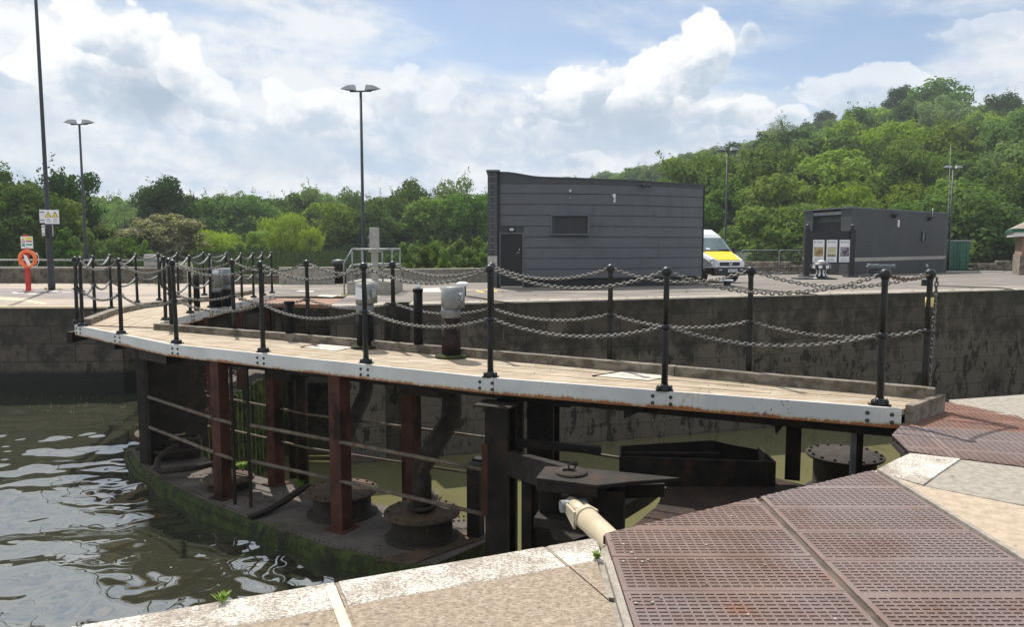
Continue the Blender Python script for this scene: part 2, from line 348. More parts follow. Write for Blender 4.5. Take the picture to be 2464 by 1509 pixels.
# foliage: one material per tint; tints vary a little from tree to tree
def leaf(name, c1, c2, trans=.35, dark=.6):
    m = bpy.data.materials.new(name); m.use_nodes = True; MATS[name] = m
    T = NT(m.node_tree); T.n.remove(T.n['Principled BSDF']); out = T.n['Material Output']
    tc = T.new('ShaderNodeTexCoord').outputs['Object']; oi = T.new('ShaderNodeObjectInfo').outputs['Random']
    c = T.mix(T.smooth(T.noise(tc, 5.5, 3, .6), .35, .65), c1, c2)
    hs = T.new('ShaderNodeHueSaturation'); T.put(hs.inputs['Color'], c)
    T.put(hs.inputs['Hue'], T.math('ADD', .492, T.math('MULTIPLY', oi, .02))); T.put(hs.inputs['Value'], T.math('ADD', .80, T.math('MULTIPLY', oi, .55)))
    T.put(hs.inputs['Saturation'], T.math('ADD', .78, T.math('MULTIPLY', T.math('FRACT', T.math('MULTIPLY', oi, 7.3)), .25)))
    c = hs.outputs[0]
    df = T.new('ShaderNodeBsdfDiffuse'); tr = T.new('ShaderNodeBsdfTranslucent'); mx = T.new('ShaderNodeMixShader')
    T.put(df.inputs['Color'], c); T.put(tr.inputs['Color'], T.mul3(c, (1.15, 1.3, .55))); mx.inputs[0].default_value = trans
    T.l.new(df.outputs[0], mx.inputs[1]); T.l.new(tr.outputs[0], mx.inputs[2])
    T.l.new(mx.outputs[0], out.inputs['Surface'])
leaf('leaf_mid', (.070, .125, .030), (.120, .195, .044))
leaf('leaf_dark', (0.034, 0.070, 0.026), (0.062, 0.112, 0.040))
leaf('leaf_bright', (.150, .215, .030), (.215, .290, .045))
leaf('leaf_willow', (0.194, 0.256, 0.046), (0.295, 0.349, 0.078), .4)
leaf('leaf_pale', (.135, .205, .080), (.20, .27, .12))
leaf('leaf_hawthorn', (0.202, 0.217, 0.109), (0.419, 0.388, 0.248))
leaf('leaf_olive', (.105, .160, .034), (.155, .215, .050))
leaf('leaf_scrub', (0.093, 0.155, 0.034), (0.186, 0.256, 0.062))
m, T, b, pos = base_mat('meadow')
n1 = T.noise(T.mul3(pos, (.5, 1, 1)), .35, 6, .65); n2 = T.noise(pos, 3, 5, .7)
c = T.mix(T.smooth(n1, .4, .6), (.04, .07, .018), (.075, .08, .035)); c = T.mix(T.smooth(n2, .45, .6, 0.0, .8), c, (.018, .032, .008))
T.put(b.inputs['Base Color'], c); b.inputs['Roughness'].default_value = .95
mat('hill_floor', (.02, .035, .012), (.04, .06, .02), .3, .95)
mat('mud', (.10, .085, .06), (.16, .14, .1), 1, .9)
# ---------------------------------------------------------------- perspective of the place: a sight line met with a level or a depth
_c, _s = math.cos(PITCH), math.sin(PITCH)
def _ray(u, v): a = u - 1232; b = 754.5 - v; return a, 1820 * _c + b * _s, -1820 * _s + b * _c
def P(u, v, z=0.0):
    d = _ray(u, v); k = (z - EYE) / d[2]; return Vector((d[0] * k, d[1] * k, z))
def Yd(u, v, y):
    d = _ray(u, v); k = y / d[1]; return Vector((d[0] * k, y, EYE + d[2] * k))
def gz(y): return -.017 * max(0., y - 27.)                 # the quay falls gently away from the lock
def G(u, v):
    d = _ray(u, v); y = 30.
    for _ in range(40):
        p = P(u, v, gz(y)); y = .5 * y + .5 * p.y
    p = P(u, v, gz(y)); return Vector((p.x, p.y, gz(p.y)))

# ---------------------------------------------------------------- mesh builder
class MB:
    def __init__(s): s.v = []; s.f = []; s.sm = []
    def add(s, vs, fs, smooth=False):
        k = len(s.v); s.v += [tuple(x) for x in vs]; s.f += [tuple(i + k for i in f) for f in fs]; s.sm += [smooth] * len(fs); return s
    def box(s, c, size, rz=0.0, M=None):
        hx, hy, hz = size[0] / 2, size[1] / 2, size[2] / 2; c = Vector(c)
        rm = Matrix.Rotation(rz, 3, 'Z') if M is None else M
        vs = [c + rm @ Vector((x, y, z)) for z in (-hz, hz) for x, y in ((-hx, -hy), (hx, -hy), (hx, hy), (-hx, hy))]
        return s.add(vs, [(3, 2, 1, 0), (4, 5, 6, 7), (0, 1, 5, 4), (1, 2, 6, 5), (2, 3, 7, 6), (3, 0, 4, 7)])
    def prism(s, pts, z0, z1):
        pts = [tuple(p)[:2] for p in pts]
        if sum(pts[i][0] * pts[(i + 1) % len(pts)][1] - pts[(i + 1) % len(pts)][0] * pts[i][1] for i in range(len(pts))) < 0: pts = pts[::-1]
        n = len(pts); vs = [(x, y, z0) for x, y in pts] + [(x, y, z1) for x, y in pts]
        return s.add(vs, [tuple(range(n - 1, -1, -1)), tuple(range(n, 2 * n))] + [(i, (i + 1) % n, n + (i + 1) % n, n + i) for i in range(n)])
    def slab(s, pts, off):                                   # any planar outline, thickened by a vector
        n = len(pts); off = Vector(off); vs = [Vector(p) for p in pts] + [Vector(p) + off for p in pts]
        return s.add(vs, [tuple(range(n - 1, -1, -1)), tuple(range(n, 2 * n))] + [(i, (i + 1) % n, n + (i + 1) % n, n + i) for i in range(n)])
    def sheet(s, pts): return s.add([tuple(p) for p in pts], [tuple(range(len(pts)))])
    def tube(s, pts, r, seg=8, caps=True, smooth=True, closed=False):
        pts = [Vector(p) for p in pts]; n = len(pts); rs = r if isinstance(r, (list, tuple)) else [r] * n
        up = None; vs = []
        for i in range(n):
            if closed: t = pts[(i + 1) % n] - pts[i - 1]
            else: t = pts[min(i + 1, n - 1)] - pts[max(i - 1, 0)]
            t.normalize()
            if up is None: up = Vector((0, 0, 1)) if abs(t.z) < .9 else Vector((1, 0, 0))
            a = t.cross(up)
            if a.length < 1e-4: a = t.cross(Vector((0, 1, 0)))
            a.normalize(); b = a.cross(t).normalized(); up = b
            for j in range(seg):
                an = 2 * math.pi * j / seg; vs.append(pts[i] + (a * math.cos(an) + b * math.sin(an)) * rs[i])
        fs = []
        for i in range(n if closed else n - 1):
            k = (i + 1) % n
            for j in range(seg): fs.append((i * seg + j, i * seg + (j + 1) % seg, k * seg + (j + 1) % seg, k * seg + j))
        s.add(vs, fs, smooth)
        if caps and not closed:
            m = len(s.v) - len(vs); s.f.append(tuple(m + j for j in range(seg - 1, -1, -1))); s.f.append(tuple(m + (n - 1) * seg + j for j in range(seg))); s.sm += [False, False]
        return s
    def bar(s, a, b, w, h):                                  # rectangular bar between two points
        a, b = Vector(a), Vector(b); t = (b - a).normalized(); up = Vector((0, 0, 1)) if abs(t.z) < .95 else Vector((1, 0, 0))
        x = t.cross(up).normalized() * w / 2; y = x.cross(t).normalized() * h / 2
        vs = [p + q for p in (a, b) for q in (-x - y, x - y, x + y, -x + y)]
        return s.add(vs, [(3, 2, 1, 0), (4, 5, 6, 7), (0, 1, 5, 4), (1, 2, 6, 5), (2, 3, 7, 6), (3, 0, 4, 7)])
    def lathe(s, prof, c=(0, 0, 0), seg=20, smooth=True, axis='Z'):
        c = Vector(c); vs = []
        for (r, z) in prof:
            for j in range(seg):
                a = 2 * math.pi * j / seg
                p = Vector((r * math.cos(a), r * math.sin(a), z))
                if axis == 'X': p = Vector((p.z, p.x, p.y))
                elif axis == 'Y': p = Vector((p.x, p.z, p.y))
                vs.append(c + p)
        fs = [(i * seg + j, i * seg + (j + 1) % seg, (i + 1) * seg + (j + 1) % seg, (i + 1) * seg + j) for i in range(len(prof) - 1) for j in range(seg)]
        s.add(vs, fs, smooth)
        m = len(s.v) - len(vs); k = len(prof) - 1
        s.f.append(tuple(m + j for j in range(seg - 1, -1, -1))); s.f.append(tuple(m + k * seg + j for j in range(seg))); s.sm += [False, False]
        return s
    def cyl(s, c, r, z0, z1, seg=20): return s.lathe([(r, z0), (r, z1)], (c[0], c[1], 0), seg)
    def ball(s, c, r, seg=12, k=7, sz=1.0):
        return s.lathe([(max(1e-4, r * math.sin(math.pi * i / k)), -r * sz * math.cos(math.pi * i / k)) for i in range(k + 1)], c, seg)
    def mesh(s, name, off=(0, 0, 0)):
        me = bpy.data.meshes.new(name); o = Vector(off)
        me.from_pydata([tuple(Vector(p) - o) for p in s.v], [], s.f)
        me.polygons.foreach_set('use_smooth', s.sm); me.update(); return me
    def build(s, name, material, parent=None, bevel=0.0, label=None):
        off = parent_loc(parent); me = s.mesh(name, off)
        if material: me.materials.append(MATS[material])
        o = bpy.data.objects.new(name, me); C.objects.link(o)
        if parent is not None: o.parent = parent
        if bevel:
            md = o.modifiers.new('bevel', 'BEVEL'); md.width = bevel; md.segments = 2; md.limit_method = 'ANGLE'; md.angle_limit = R(40)
        if label: o['label'] = label
        return o
def parent_loc(p):
    v = Vector((0, 0, 0))
    while p is not None: v += p.location; p = p.parent
    return v
def tag(o, label, cat, group=None, kind=None):
    if label: o['label'] = label
    if cat: o['category'] = cat
    if group: o['group'] = group
    if kind: o['kind'] = kind
    return o
def thing(name, loc, label, cat, group=None):
    o = bpy.data.objects.new(name, None); C.objects.link(o); o.location = loc; o.empty_display_size = .2
    return tag(o, label, cat, group)
def solo(name, mb, material, loc, label, cat, group=None, bevel=0.0):   # a thing that is one mesh, origin at its base
    me = mb.mesh(name, loc); me.materials.append(MATS[material]); o = bpy.data.objects.new(name, me); C.objects.link(o); o.location = loc
    if bevel:
        md = o.modifiers.new('bevel', 'BEVEL'); md.width = bevel; md.segments = 2; md.limit_method = 'ANGLE'; md.angle_limit = R(40)
    return tag(o, label, cat, group)
def struct(name, mb, material, kind='structure'):
    o = mb.build(name, material); o['kind'] = kind; return o
def copy_thing(root, loc, rz=0.0, scale=None, label=None, material=None):
    r = root.copy(); C.objects.link(r); r.location = loc; r.rotation_euler = (0, 0, rz)
    if scale: r.scale = scale
    if label: r['label'] = label
    for ch in list(root.children):
        c = ch.copy(); C.objects.link(c); c.parent = r
        for g in list(ch.children):
            q = g.copy(); C.objects.link(q); q.parent = c
    return r
def lerp(a, b, t): return a + (b - a) * t
def V2(p, z): return Vector((p[0], p[1], z))
# ================================================================ SETTING
QA, QB = Vector((-4.6, 19.32)), Vector((60, 19.32 + .323 * 64.6))
def far_edge(x): return 19.32 + .323 * (x + 4.6)
# the far quay: its edge with the stop-log groove and the gate recess
edge = [(-60, 18.6), (-9.9, 19.05), (-9.15, 20.4), (-9.0, 22.6), (-5.0, 22.9), (-4.72, 19.45), (-4.6, 19.32), (-3.36, far_edge(-3.36)), (-3.42, far_edge(-3.36) + .75), (-2.76, far_edge(-2.7) + .75), (-2.70, far_edge(-2.7)), (18, far_edge(18)), (60, far_edge(60))]
mb = MB()
top = [(x, y + .32, 0) for x, y in edge]
front_strip = []
for i in range(len(edge) - 1):                                   # coping top (rounded arris) and the wall below it
    (x0, y0), (x1, y1) = edge[i], edge[i + 1]
    n = max(1, int(math.hypot(x1 - x0, y1 - y0) / 3))
    for k in range(n):
        a = (lerp(x0, x1, k / n), lerp(y0, y1, k / n)); b = (lerp(x0, x1, (k + 1) / n), lerp(y0, y1, (k + 1) / n))
        mb.add([(a[0], a[1], -7), (b[0], b[1], -7), (b[0], b[1], -.035), (a[0], a[1], -.035)], [(0, 1, 2, 3)])
struct('dock_wall', mb, 'dock_wall')
mb = MB()                                                        # quay surface: level by the lock, falling gently beyond
outer = [e for e in edge]
bm = bmesh.new()
xs = [-60, -40, -25, -16, -12, -9.9]
def quay_poly(pts, name, m, z=-.0):
    q = MB(); q.sheet([(x, y, z) for x, y in pts]); return struct(name, q, m)
near = [(x, y + .0) for x, y in edge]
quay_poly([(-60, 18.6), (-9.9, 19.05), (-9.15, 20.4), (-9.0, 22.6), (-5.0, 22.9), (-4.72, 19.45), (-4.6, 19.32), (-3.36, far_edge(-3.36)), (-3.42, far_edge(-3.36) + .75), (-2.76, far_edge(-2.7) + .75), (-2.70, far_edge(-2.7)), (18, far_edge(18)), (18.9, 27.0), (-60, 27.0)], 'quay_surface', 'quay_tarmac')
q = MB(); q.sheet([(-60, 27, 0), (18.9, 27, 0), (60, far_edge(60), gz(far_edge(60))), (140, 110, gz(90)), (140, 90, gz(90)), (30, 90, gz(90)), (11.5, 44, gz(44)), (9.5, 33.2, gz(33.2)), (-60, 33.2, gz(33.2))])
q = MB()
q.sheet([(-60, 27, 0), (18.9, 27, 0), (27, far_edge(27), gz(far_edge(27))), (60, far_edge(60), gz(far_edge(60))), (60, 62, gz(62)), (13, 62, gz(62)), (9.2, 33.4, gz(33.4)), (-60, 33.4, gz(33.4))])
struct('quay_apron', q, 'quay_tarmac')
# coping stones along the far edge, real blocks with a rounded worn arris
def coping_run(pts, wdt, m, name, gap=.003, ln=1.9, h=.040, seed=1, wob=.004):
    q = MB(); rr = random.Random(seed)
    for i in range(len(pts) - 1):
        a, b = Vector(pts[i]), Vector(pts[i + 1]); L = (b - a).length; t = (b - a) / L; nrm = Vector((-t.y, t.x)); k = max(1, round(L / ln))
        for j in range(k):
            p, r_ = a + t * (L * j / k + gap), a + t * (L * (j + 1) / k - gap)
            o = rr.uniform(-wob, wob)
            prof = [(-.012 + o, -h), (-.012 + o, -.035), (.004 + o, -.008), (.03, .006), (wdt, .006), (wdt, -h)]
            vs = [V2(e + nrm * d_, z) for e in (p, r_) for d_, z in prof]; m_ = len(prof)
            q.add(vs, [(i_, m_ + i_, m_ + (i_ + 1) % m_, (i_ + 1) % m_) for i_ in range(m_)] + [tuple(range(m_)), tuple(range(2 * m_ - 1, m_ - 1, -1))])
    o = struct(name, q, m); return o
coping_run([(-4.6, 19.32), (-3.36, far_edge(-3.36))], .16, 'far_coping', 'coping')
coping_run([(-2.70, far_edge(-2.7)), (18, far_edge(18)), (60, far_edge(60))], .16, 'far_coping', 'coping')
coping_run([(-60, 18.6), (-9.9, 19.05)], .12, 'line_sand', 'coping')
# road bands and markings on the left of the quay
q = MB(); q.sheet([P(0, 716, .004), P(55, 719, .004), P(112, 729, .004), P(108, 733, .004), P(50, 724, .004), P(0, 721, .004)]); struct('yellow_line_marking', q, 'line_sand')
q = MB(); q.sheet([P(0, 693, .004), P(160, 696, .004), P(300, 705, .004), P(290, 722, .004), P(190, 718, .004), P(70, 716, .004), P(0, 712, .004)]); struct('tarmac_patch', q, 'plinth_dark')
MATS['purple_tarmac'] = mat('purple_tarmac', (.19, .165, .16), (.25, .215, .205), 1.3, .92, 0, .2, 30)
bpy.data.objects['tarmac_patch'].data.materials[0] = MATS['purple_tarmac']
q = MB()
for u0, u1, v0, v1 in [(30, 58, 703, 706), (66, 88, 706, 708), (118, 140, 700, 702), (150, 172, 702, 703.5)]: q.sheet([P(u0, v1, .008), P(u1, v1, .008), P(u1, v0, .008), P(u0, v0, .008)])
struct('white_road_marks', q, 'pale_slab')
q = MB(); q.sheet([P(1166, 697, .004), P(1190, 692, .004), P(1196, 692.6, .004), P(1172, 698, .004)]); q.sheet([P(1148, 699, .004), P(1166, 702, .004), P(1162, 704, .004), P(1144, 701, .004)])
q.sheet([P(1172, 695, .005), P(1198, 700, .005), P(1196, 702, .005), P(1168, 697, .005)]); struct('yellow_ground_mark', q, 'yellow_paint')

# ---------------------------------------------------------------- near quay: coping, paving, pit and the inner water
NE = [Vector((-9, -.03)), Vector((-1.85, 2.98)), Vector((.44, 3.94))]
tn = (NE[2] - NE[1]).normalized(); NE[0] = NE[1] - tn * 7
nn = Vector((-tn.y, tn.x)) * -1                                  # towards the viewer
nn = Vector((tn.y, -tn.x))
def cop(s0, s1, d0, d1, z=0.0): return [V2(NE[2] - tn * s + nn * d_, z) for s, d_ in ((s0, d0), (s1, d0), (s1, d1), (s0, d1))]
q = MB(); rr = random.Random(5); s = .0
joints = [0.0, .29, 1.37, 2.42, 3.6, 4.9, 6.3, 9.3]
for i in range(len(joints) - 1):                                 # painted strip and raw strip of each stone are one block, cut by the paint line
    a, b = joints[i] + .006, joints[i + 1] - .006
    q.slab([p for p in cop(a, b, .0, .27, -.30)], (0, 0, .30))
_pc = o = struct('painted_coping', q, 'worn_white'); md = o.modifiers.new('bevel', 'BEVEL'); md.width = .012; md.segments = 2
q = MB()
for i in range(len(joints) - 1):
    a, b = joints[i] + (.004 if i else .05), joints[i + 1] - .004
    q.slab(cop(a, b, .2705, 1.02, -.30), (0, 0, .299))
_cs = struct('coping_stones', q, 'coping_stone')
q = MB()
for s_, d0, d1 in [(1.37, -.0, 1.02), (2.42, 0, 1.02), (.29, .0, .27)]:
    q.slab(cop(s_ - .006, s_ + .006, d0 + .01, d1, -.05), (0, 0, .046))
struct('joint_mortar', q, 'coping_stone')
q = MB(); q.slab(cop(1.385, 1.43, .05, 1.02, .001), (0, 0, .004)); struct('pale_mortar_strip', q, 'far_coping')
q = MB(); q.slab(cop(-2.5, 9.3, 1.03, 7, -.3), (0, 0, .297)); _pv = struct('paving', q, 'sand_slab')
q = MB()                                                         # near lock wall under the coping and round the pit
wallp = [NE[0], NE[2], Vector((.50, 3.80)), Vector((.50, 2.0))]
for a, b in zip([NE[0] + nn * .03, NE[2] + nn * .03 - tn * .02, Vector((.46, 2.2))], [NE[2] + nn * .03 - tn * .02, Vector((.46, 2.2)), Vector((2.5, 2.2))]):
    q.add([V2(a, -7), V2(b, -7), V2(b, -.3), V2(a, -.3)], [(0, 1, 2, 3)])
rightp = [Vector((2.56, 2.2)), Vector((2.56, 5.06)), Vector((3.02, 5.60)), Vector((3.20, 5.75)), Vector((3.62, 6.9)), Vector((4.45, 7.6)), Vector((60, 26))]
for a, b in zip(rightp[:-1], rightp[1:]): q.add([V2(a, -7), V2(b, -7), V2(b, -.12), V2(a, -.12)], [(0, 1, 2, 3)])
struct('near_lock_wall', q, 'dock_wall')
# slabs to the right of the gratings
def slabz(pts, z0, z1, name, m, bev=.006):
    q = MB(); q.prism(pts, z0, z1); o = struct(name, q, m)
    if bev: md = o.modifiers.new('bevel', 'BEVEL'); md.width = bev; md.segments = 2
    return o
def PP(*uv): return [P(u, v) for u, v in uv]
slabz(PP((2103, 1134), (2150, 1108), (2190, 1090), (2312, 1104), (2258, 1140), (2222, 1166)), -.3, .0, 'painted_coping', 'worn_white')
slabz(PP((2224, 1168), (2260, 1141), (2314, 1105), (2464, 1124)) + [Vector((4.6, 5.05)), Vector((4.3, 4.55)), P(2464, 1215)], -.3, -.004, 'stone_slab', 'granite_slab')
slabz([P(2224, 1170), P(2464, 1218), Vector((4.33, 4.5)), Vector((6, 3.6)), Vector((6, .5)), Vector((2.575, .5)), Vector((2.58, 5.02))], -.3, -.001, 'sand_paving', 'sand_slab')
slabz([Vector((4.64, 5.05)), Vector((9, 7.1)), Vector((9, 1)), Vector((6.02, 1)), Vector((6.02, 3.62)), Vector((4.36, 4.5))], -.3, -.006, 'stone_slab', 'granite_slab')
slabz([P(2283, 962), P(2464, 949), Vector((20, 13)), Vector((20, 4)), Vector((9.1, 7.1)), Vector((4.9, 6.35)), P(2464, 1010), P(2300, 972)], -.3, -.002, 'stone_slab', 'granite_slab')
q = MB(); q.prism([Vector((.52, -6)), Vector((30, -6)), Vector((30, .48)), Vector((2.6, .48)), Vector((2.6, 2.2)), Vector((.52, 2.2))], -.3, -.008); struct('paving', q, 'granite_slab')
# steel edge angle beside the gratings
q = MB(); q.bar((2.545, 2.2, -.006), (2.545, 5.12, -.006), .03, .05); q.bar((.475, 2.2, -.012), (.475, 3.60, -.012), .035, .06); struct('grating_kerb', q, 'granite_slab')
q = MB(); q.bar((1.535, 2.2, -.035), (1.535, 4.55, -.035), .035, .05); struct('grating_joint', q, 'joint_dark')

# ---------------------------------------------------------------- water
def wave(x, y):
    p = Vector((x * .62, y * 1.0, 0))
    w_ = noise.noise(p * .55 + Vector((3, 1, 0))) * .10
    w_ += noise.noise(Vector((x * .85 + .6 * noise.noise(p * .8), y * 1.6, 2.3))) * .070
    w_ += noise.noise(Vector((x * 1.9, y * 2.9, 5.1))) * .034
    w_ += noise.noise(Vector((x * 4.6, y * 6.2, 9.1))) * .0075
    return w_
WZ = -2.22
LOCKLINE = [(-8.5, 24), (-8.45, 18.5), (-7.7, 15.9), (-6.7, 13.6), (-6.7, 13.3), (-5.7, 12.4), (-4.2, 10.6), (-2.6, 9.4), (-1.1, 8.6), (-.5, 8.3), (.2, 7.8), (.6, 7.4)]
def in_lock(x, y):
    for (xa, ya), (xb, yb) in zip(LOCKLINE[:-1], LOCKLINE[1:]):
        if xa <= x <= xb: return y > lerp(ya, yb, (x - xa) / (xb - xa + 1e-9))
    return x > .6
q = MB(); nx, ny = 400, 440; x0, x1, y0, y1 = -14.5, .6, 1.0, 19.6
vs = []
for j in range(ny + 1):
    y = y0 + (y1 - y0) * (j / ny)
    for i in range(nx + 1):
        x = x0 + (x1 - x0) * i / nx
        damp = 1 - .55 * min(1, max(0, (y - 11) / 5)); damp *= .35 + .65 * min(1, max(0, (-x - 1.0 - (y - 9) * .3) / 2.2)) if x > -6 else 1
        vs.append((x, y, WZ + wave(x, y) * damp))
q.add(vs, [(j * (nx + 1) + i, j * (nx + 1) + i + 1, (j + 1) * (nx + 1) + i + 1, (j + 1) * (nx + 1) + i) for j in range(ny) for i in range(nx) if not in_lock(x0 + (x1 - x0) * (i + .5) / nx, y0 + (y1 - y0) * (j + .5) / ny)], True)
q.sheet([(-70, -20, -2.24), (-14.5, -20, -2.24), (-14.5, 19.6, -2.24), (-70, 19.6, -2.24)])
q.sheet([(-14.5, -20, -2.24), (.6, -20, -2.24), (.6, 1.0, -2.24), (-14.5, 1.0, -2.24)])
struct('water', q, 'river_water')
q = MB(); q.sheet([(-9, 8.6, -4.2), (-9, 24, -4.2), (-3.5, 24, -4.2), (60, 45, -4.2), (60, 2, -4.2), (-.2, 2, -4.2), (-.2, 7.0, -4.2), (-6, 11.6, -4.2)][::-1]); struct('lock_water', q, 'lock_water')
q = MB(); rr = random.Random(3)                                  # floating scum flecks and leaves
for _ in range(120):
    a = rr.random()
    if a < .6: u, v = rr.uniform(60, 330), rr.gauss(968, 14)
    else: u, v = rr.uniform(20, 900), rr.uniform(985, 1400)
    if v < 945 or (u > 350 and v < 1200) or (u > 520 and v < 1290) or (u > 700 and v < 1345): continue
    p = P(u, v, WZ); z = WZ + wave(p.x, p.y) * (1 - .55 * min(1, max(0, (p.y - 11) / 5))) + .012; r_ = rr.uniform(.004, .015)
    q.sheet([(p.x + r_ * rr.uniform(.6, 1.4) * math.cos(t), p.y + r_ * rr.uniform(.6, 1.3) * math.sin(t), z) for t in (0, 1.1, 2.2, 3.3, 4.4, 5.4)])
struct('floating_scum', q, 'bird_dirt', 'stuff')

# ---------------------------------------------------------------- ground beyond: river bank, meadow and the wooded hill
def bank_z(x, y):
    if y < 36: return -1.6
    t = min(1, (y - 36) / 34.); z = -1.6 + 1.9 * (t * t * (3 - 2 * t))
    z += .35 * noise.noise(Vector((x * .08, y * .12, 0))) * t
    if x > 10: z = min(z, -1.25 + .0 * x) if y < 95 else z
    return z
q = MB(); xs = [-400 + 12 * i for i in range(80)]; ys = [33.4, 36, 40, 45, 50, 55, 60, 66, 72, 80, 90, 100, 115, 135, 160, 200, 260, 340, 460, 700, 1200]
vs = [(x, y, bank_z(x, y)) for y in ys for x in xs]; n = len(xs)
q.add(vs, [(j * n + i, j * n + i + 1, (j + 1) * n + i + 1, (j + 1) * n + i) for j in range(len(ys) - 1) for i in range(n - 1)], True)
struct('ground', q, 'meadow')
# hill: rises to the right; silhouette follows a ridge line
RIDGE = [(1000, 600, 520), (1200, 540, 500), (1370, 458, 470), (1500, 446, 430), (1620, 424, 400), (1700, 404, 370), (1850, 372, 320), (1950, 362, 290), (2050, 340, 270), (2150, 318, 250), (2250, 312, 235), (2350, 330, 225), (2464, 345, 215), (2800, 360, 210)]
def ridge(u):
    for (a, va, ra), (b, vb, rb) in zip(RIDGE[:-1], RIDGE[1:]):
        if u <= b: t = max(0, (u - a) / (b - a)); return lerp(va, vb, t), lerp(ra, rb, t)
    return RIDGE[-1][1:]
def hill_pt(u, s):                                               # s = 0 at the foot, 1 at the ridge
    v, rg = ridge(u); dx = (u - 1232) / 1820; r0 = 76 + max(0, 1500 - u) * .04
    y = lerp(r0, rg, s); zr = EYE + (588 - v) / 1820 * rg
    z = -1.2 + (zr + 1.2) * (s ** 1.02)
    z += 1.6 * noise.noise(Vector((dx * y * .03, y * .03, 0))) * min(1, s * 4)
    return Vector((dx * y, y, z))
q = MB(); us = list(range(1000, 2801, 60)); ss = [i / 16 for i in range(17)] + [1.15, 1.6]
vs = []
for s_ in ss:
    for u in us:
        if s_ <= 1: vs.append(hill_pt(u, s_))
        else: p = hill_pt(u, 1.0); vs.append(Vector((p.x * (1 + (s_ - 1) * .6), p.y * (1 + (s_ - 1)), p.z - (s_ - 1) * 14 - 1)))
n = len(us); q.add(vs, [(j * n + i, j * n + i + 1, (j + 1) * n + i + 1, (j + 1) * n + i) for j in range(len(ss) - 1) for i in range(n - 1)], True)
struct('hill', q, 'hill_floor')

def cut_obj(o, co, no):
    bm = bmesh.new(); bm.from_mesh(o.data); loc = o.location
    r_ = bmesh.ops.bisect_plane(bm, geom=bm.verts[:] + bm.edges[:] + bm.faces[:], plane_co=Vector(co) - loc, plane_no=Vector(no), clear_outer=True)
    bm.to_mesh(o.data); bm.free(); return len(o.data.polygons)
for o in (_cs, _pv): cut_obj(o, (.425, 3.5, 0), (1, .02, 0))
cut_obj(_pc, (.452, 3.8, 0), (1, .02, 0))
cut_obj(_pv, (0, 0, 0), (0, 0, 0) if False else (1, 0, 0)) if False else None
q = MB(); q.prism([(.430, 1.9), (.500, 1.9), (.500, 3.20), (.430, 3.22)], -.3, -.010); q.prism([(.430, 3.27), (.500, 3.25), (.500, 3.86), (.462, 3.80), (.430, 3.62)], -.3, -.012); struct('edge_strip', q, 'granite_slab')

# rough grass of the river bank: far too many blades to count
q = MB(); rg = random.Random(8)
for _ in range(22000):
    y = 40 + 42 * rg.random() ** 1.2; u = rg.uniform(470, 1190); x = (u - 1232) / 1820 * y
    z = bank_z(x, y); h = rg.uniform(.25, .75) * (1 + .8 * noise.noise(Vector((x * .25, y * .25, 3)))); a = rg.uniform(0, 6.28); w_ = rg.uniform(.03, .09); dx, dy = math.cos(a) * w_, math.sin(a) * w_
    lx, ly = rg.gauss(0, .22) * h, rg.gauss(0, .22) * h
    q.add([(x - dx, y - dy, z - .05), (x + dx, y + dy, z - .05), (x + lx + dx * .3, y + ly, z + h), (x + lx - dx * .6, y + ly, z + h * .9)], [(0, 1, 2, 3)])
struct('grass', q, 'grass_blade', 'stuff')

# weeds in the cracks of the quay
q = MB(); rg = random.Random(12)
def tuft(x, y, h, n=14):
    z = gz(y)
    for _ in range(n):
        a = rg.uniform(0, 6.28); t = rg.uniform(.1, .7); d_ = Vector((math.cos(a) * t, math.sin(a) * t, 1)).normalized() * h * rg.uniform(.5, 1); o = Vector((x + rg.gauss(0, h * .5), y + rg.gauss(0, h * .5), z)); s_ = Vector((-math.sin(a), math.cos(a), 0)) * h * .07
        q.add([o - s_, o + s_, o + d_], [(0, 1, 2)])
for _ in range(70): x = rg.uniform(-4.4, 17); tuft(x, far_edge(x) + rg.choice([.2, .22, .9, 2.2]) + rg.uniform(0, .08), rg.uniform(.03, .08))
for _ in range(46): x = rg.uniform(-22, -2); tuft(x, 30.9 + rg.uniform(-.5, .2), rg.uniform(.06, .17))
for u, v in ((110, 697), (140, 698), (148, 697), (470, 690), (630, 691), (640, 692), (650, 690), (960, 700), (955, 708), (830, 712), (1005, 722), (1210, 704), (2420, 655), (2380, 655)): p_ = G(u, v); tuft(p_.x, p_.y, rg.uniform(.06, .12), 26)
struct('weeds', q, 'weed_green', 'stuff')
q = MB(); q.prism([(4.70, 5.06), (4.96, 6.36), (40, 14), (40, .52), (6.1, .52), (6.1, 3.7)], -.28, -.013); struct('paving', q, 'granite_slab')
# ================================================================ THE NEAR LOCK GATE
DZ = .12
F = [Vector((3.43, 6.54)), Vector((-.17, 8.07)), Vector((-5.01, 10.91)), Vector((-7.86, 13.51))]
B = [Vector((4.01, 7.06)), Vector((-.29, 9.65)) + Vector((-.02, -.03)), Vector((-3.74, 11.67)), Vector((-5.85, 12.92))]
gate = thing('lock_gate', (-.15, 8.3, -2.1), 'near lock gate leaf with timber walkway, white rusting steel edge and rusty columns', 'lock gate')
def part(name, mb, m, parent=gate, bevel=0., label=None): return mb.build(name, m, parent, bevel, label)
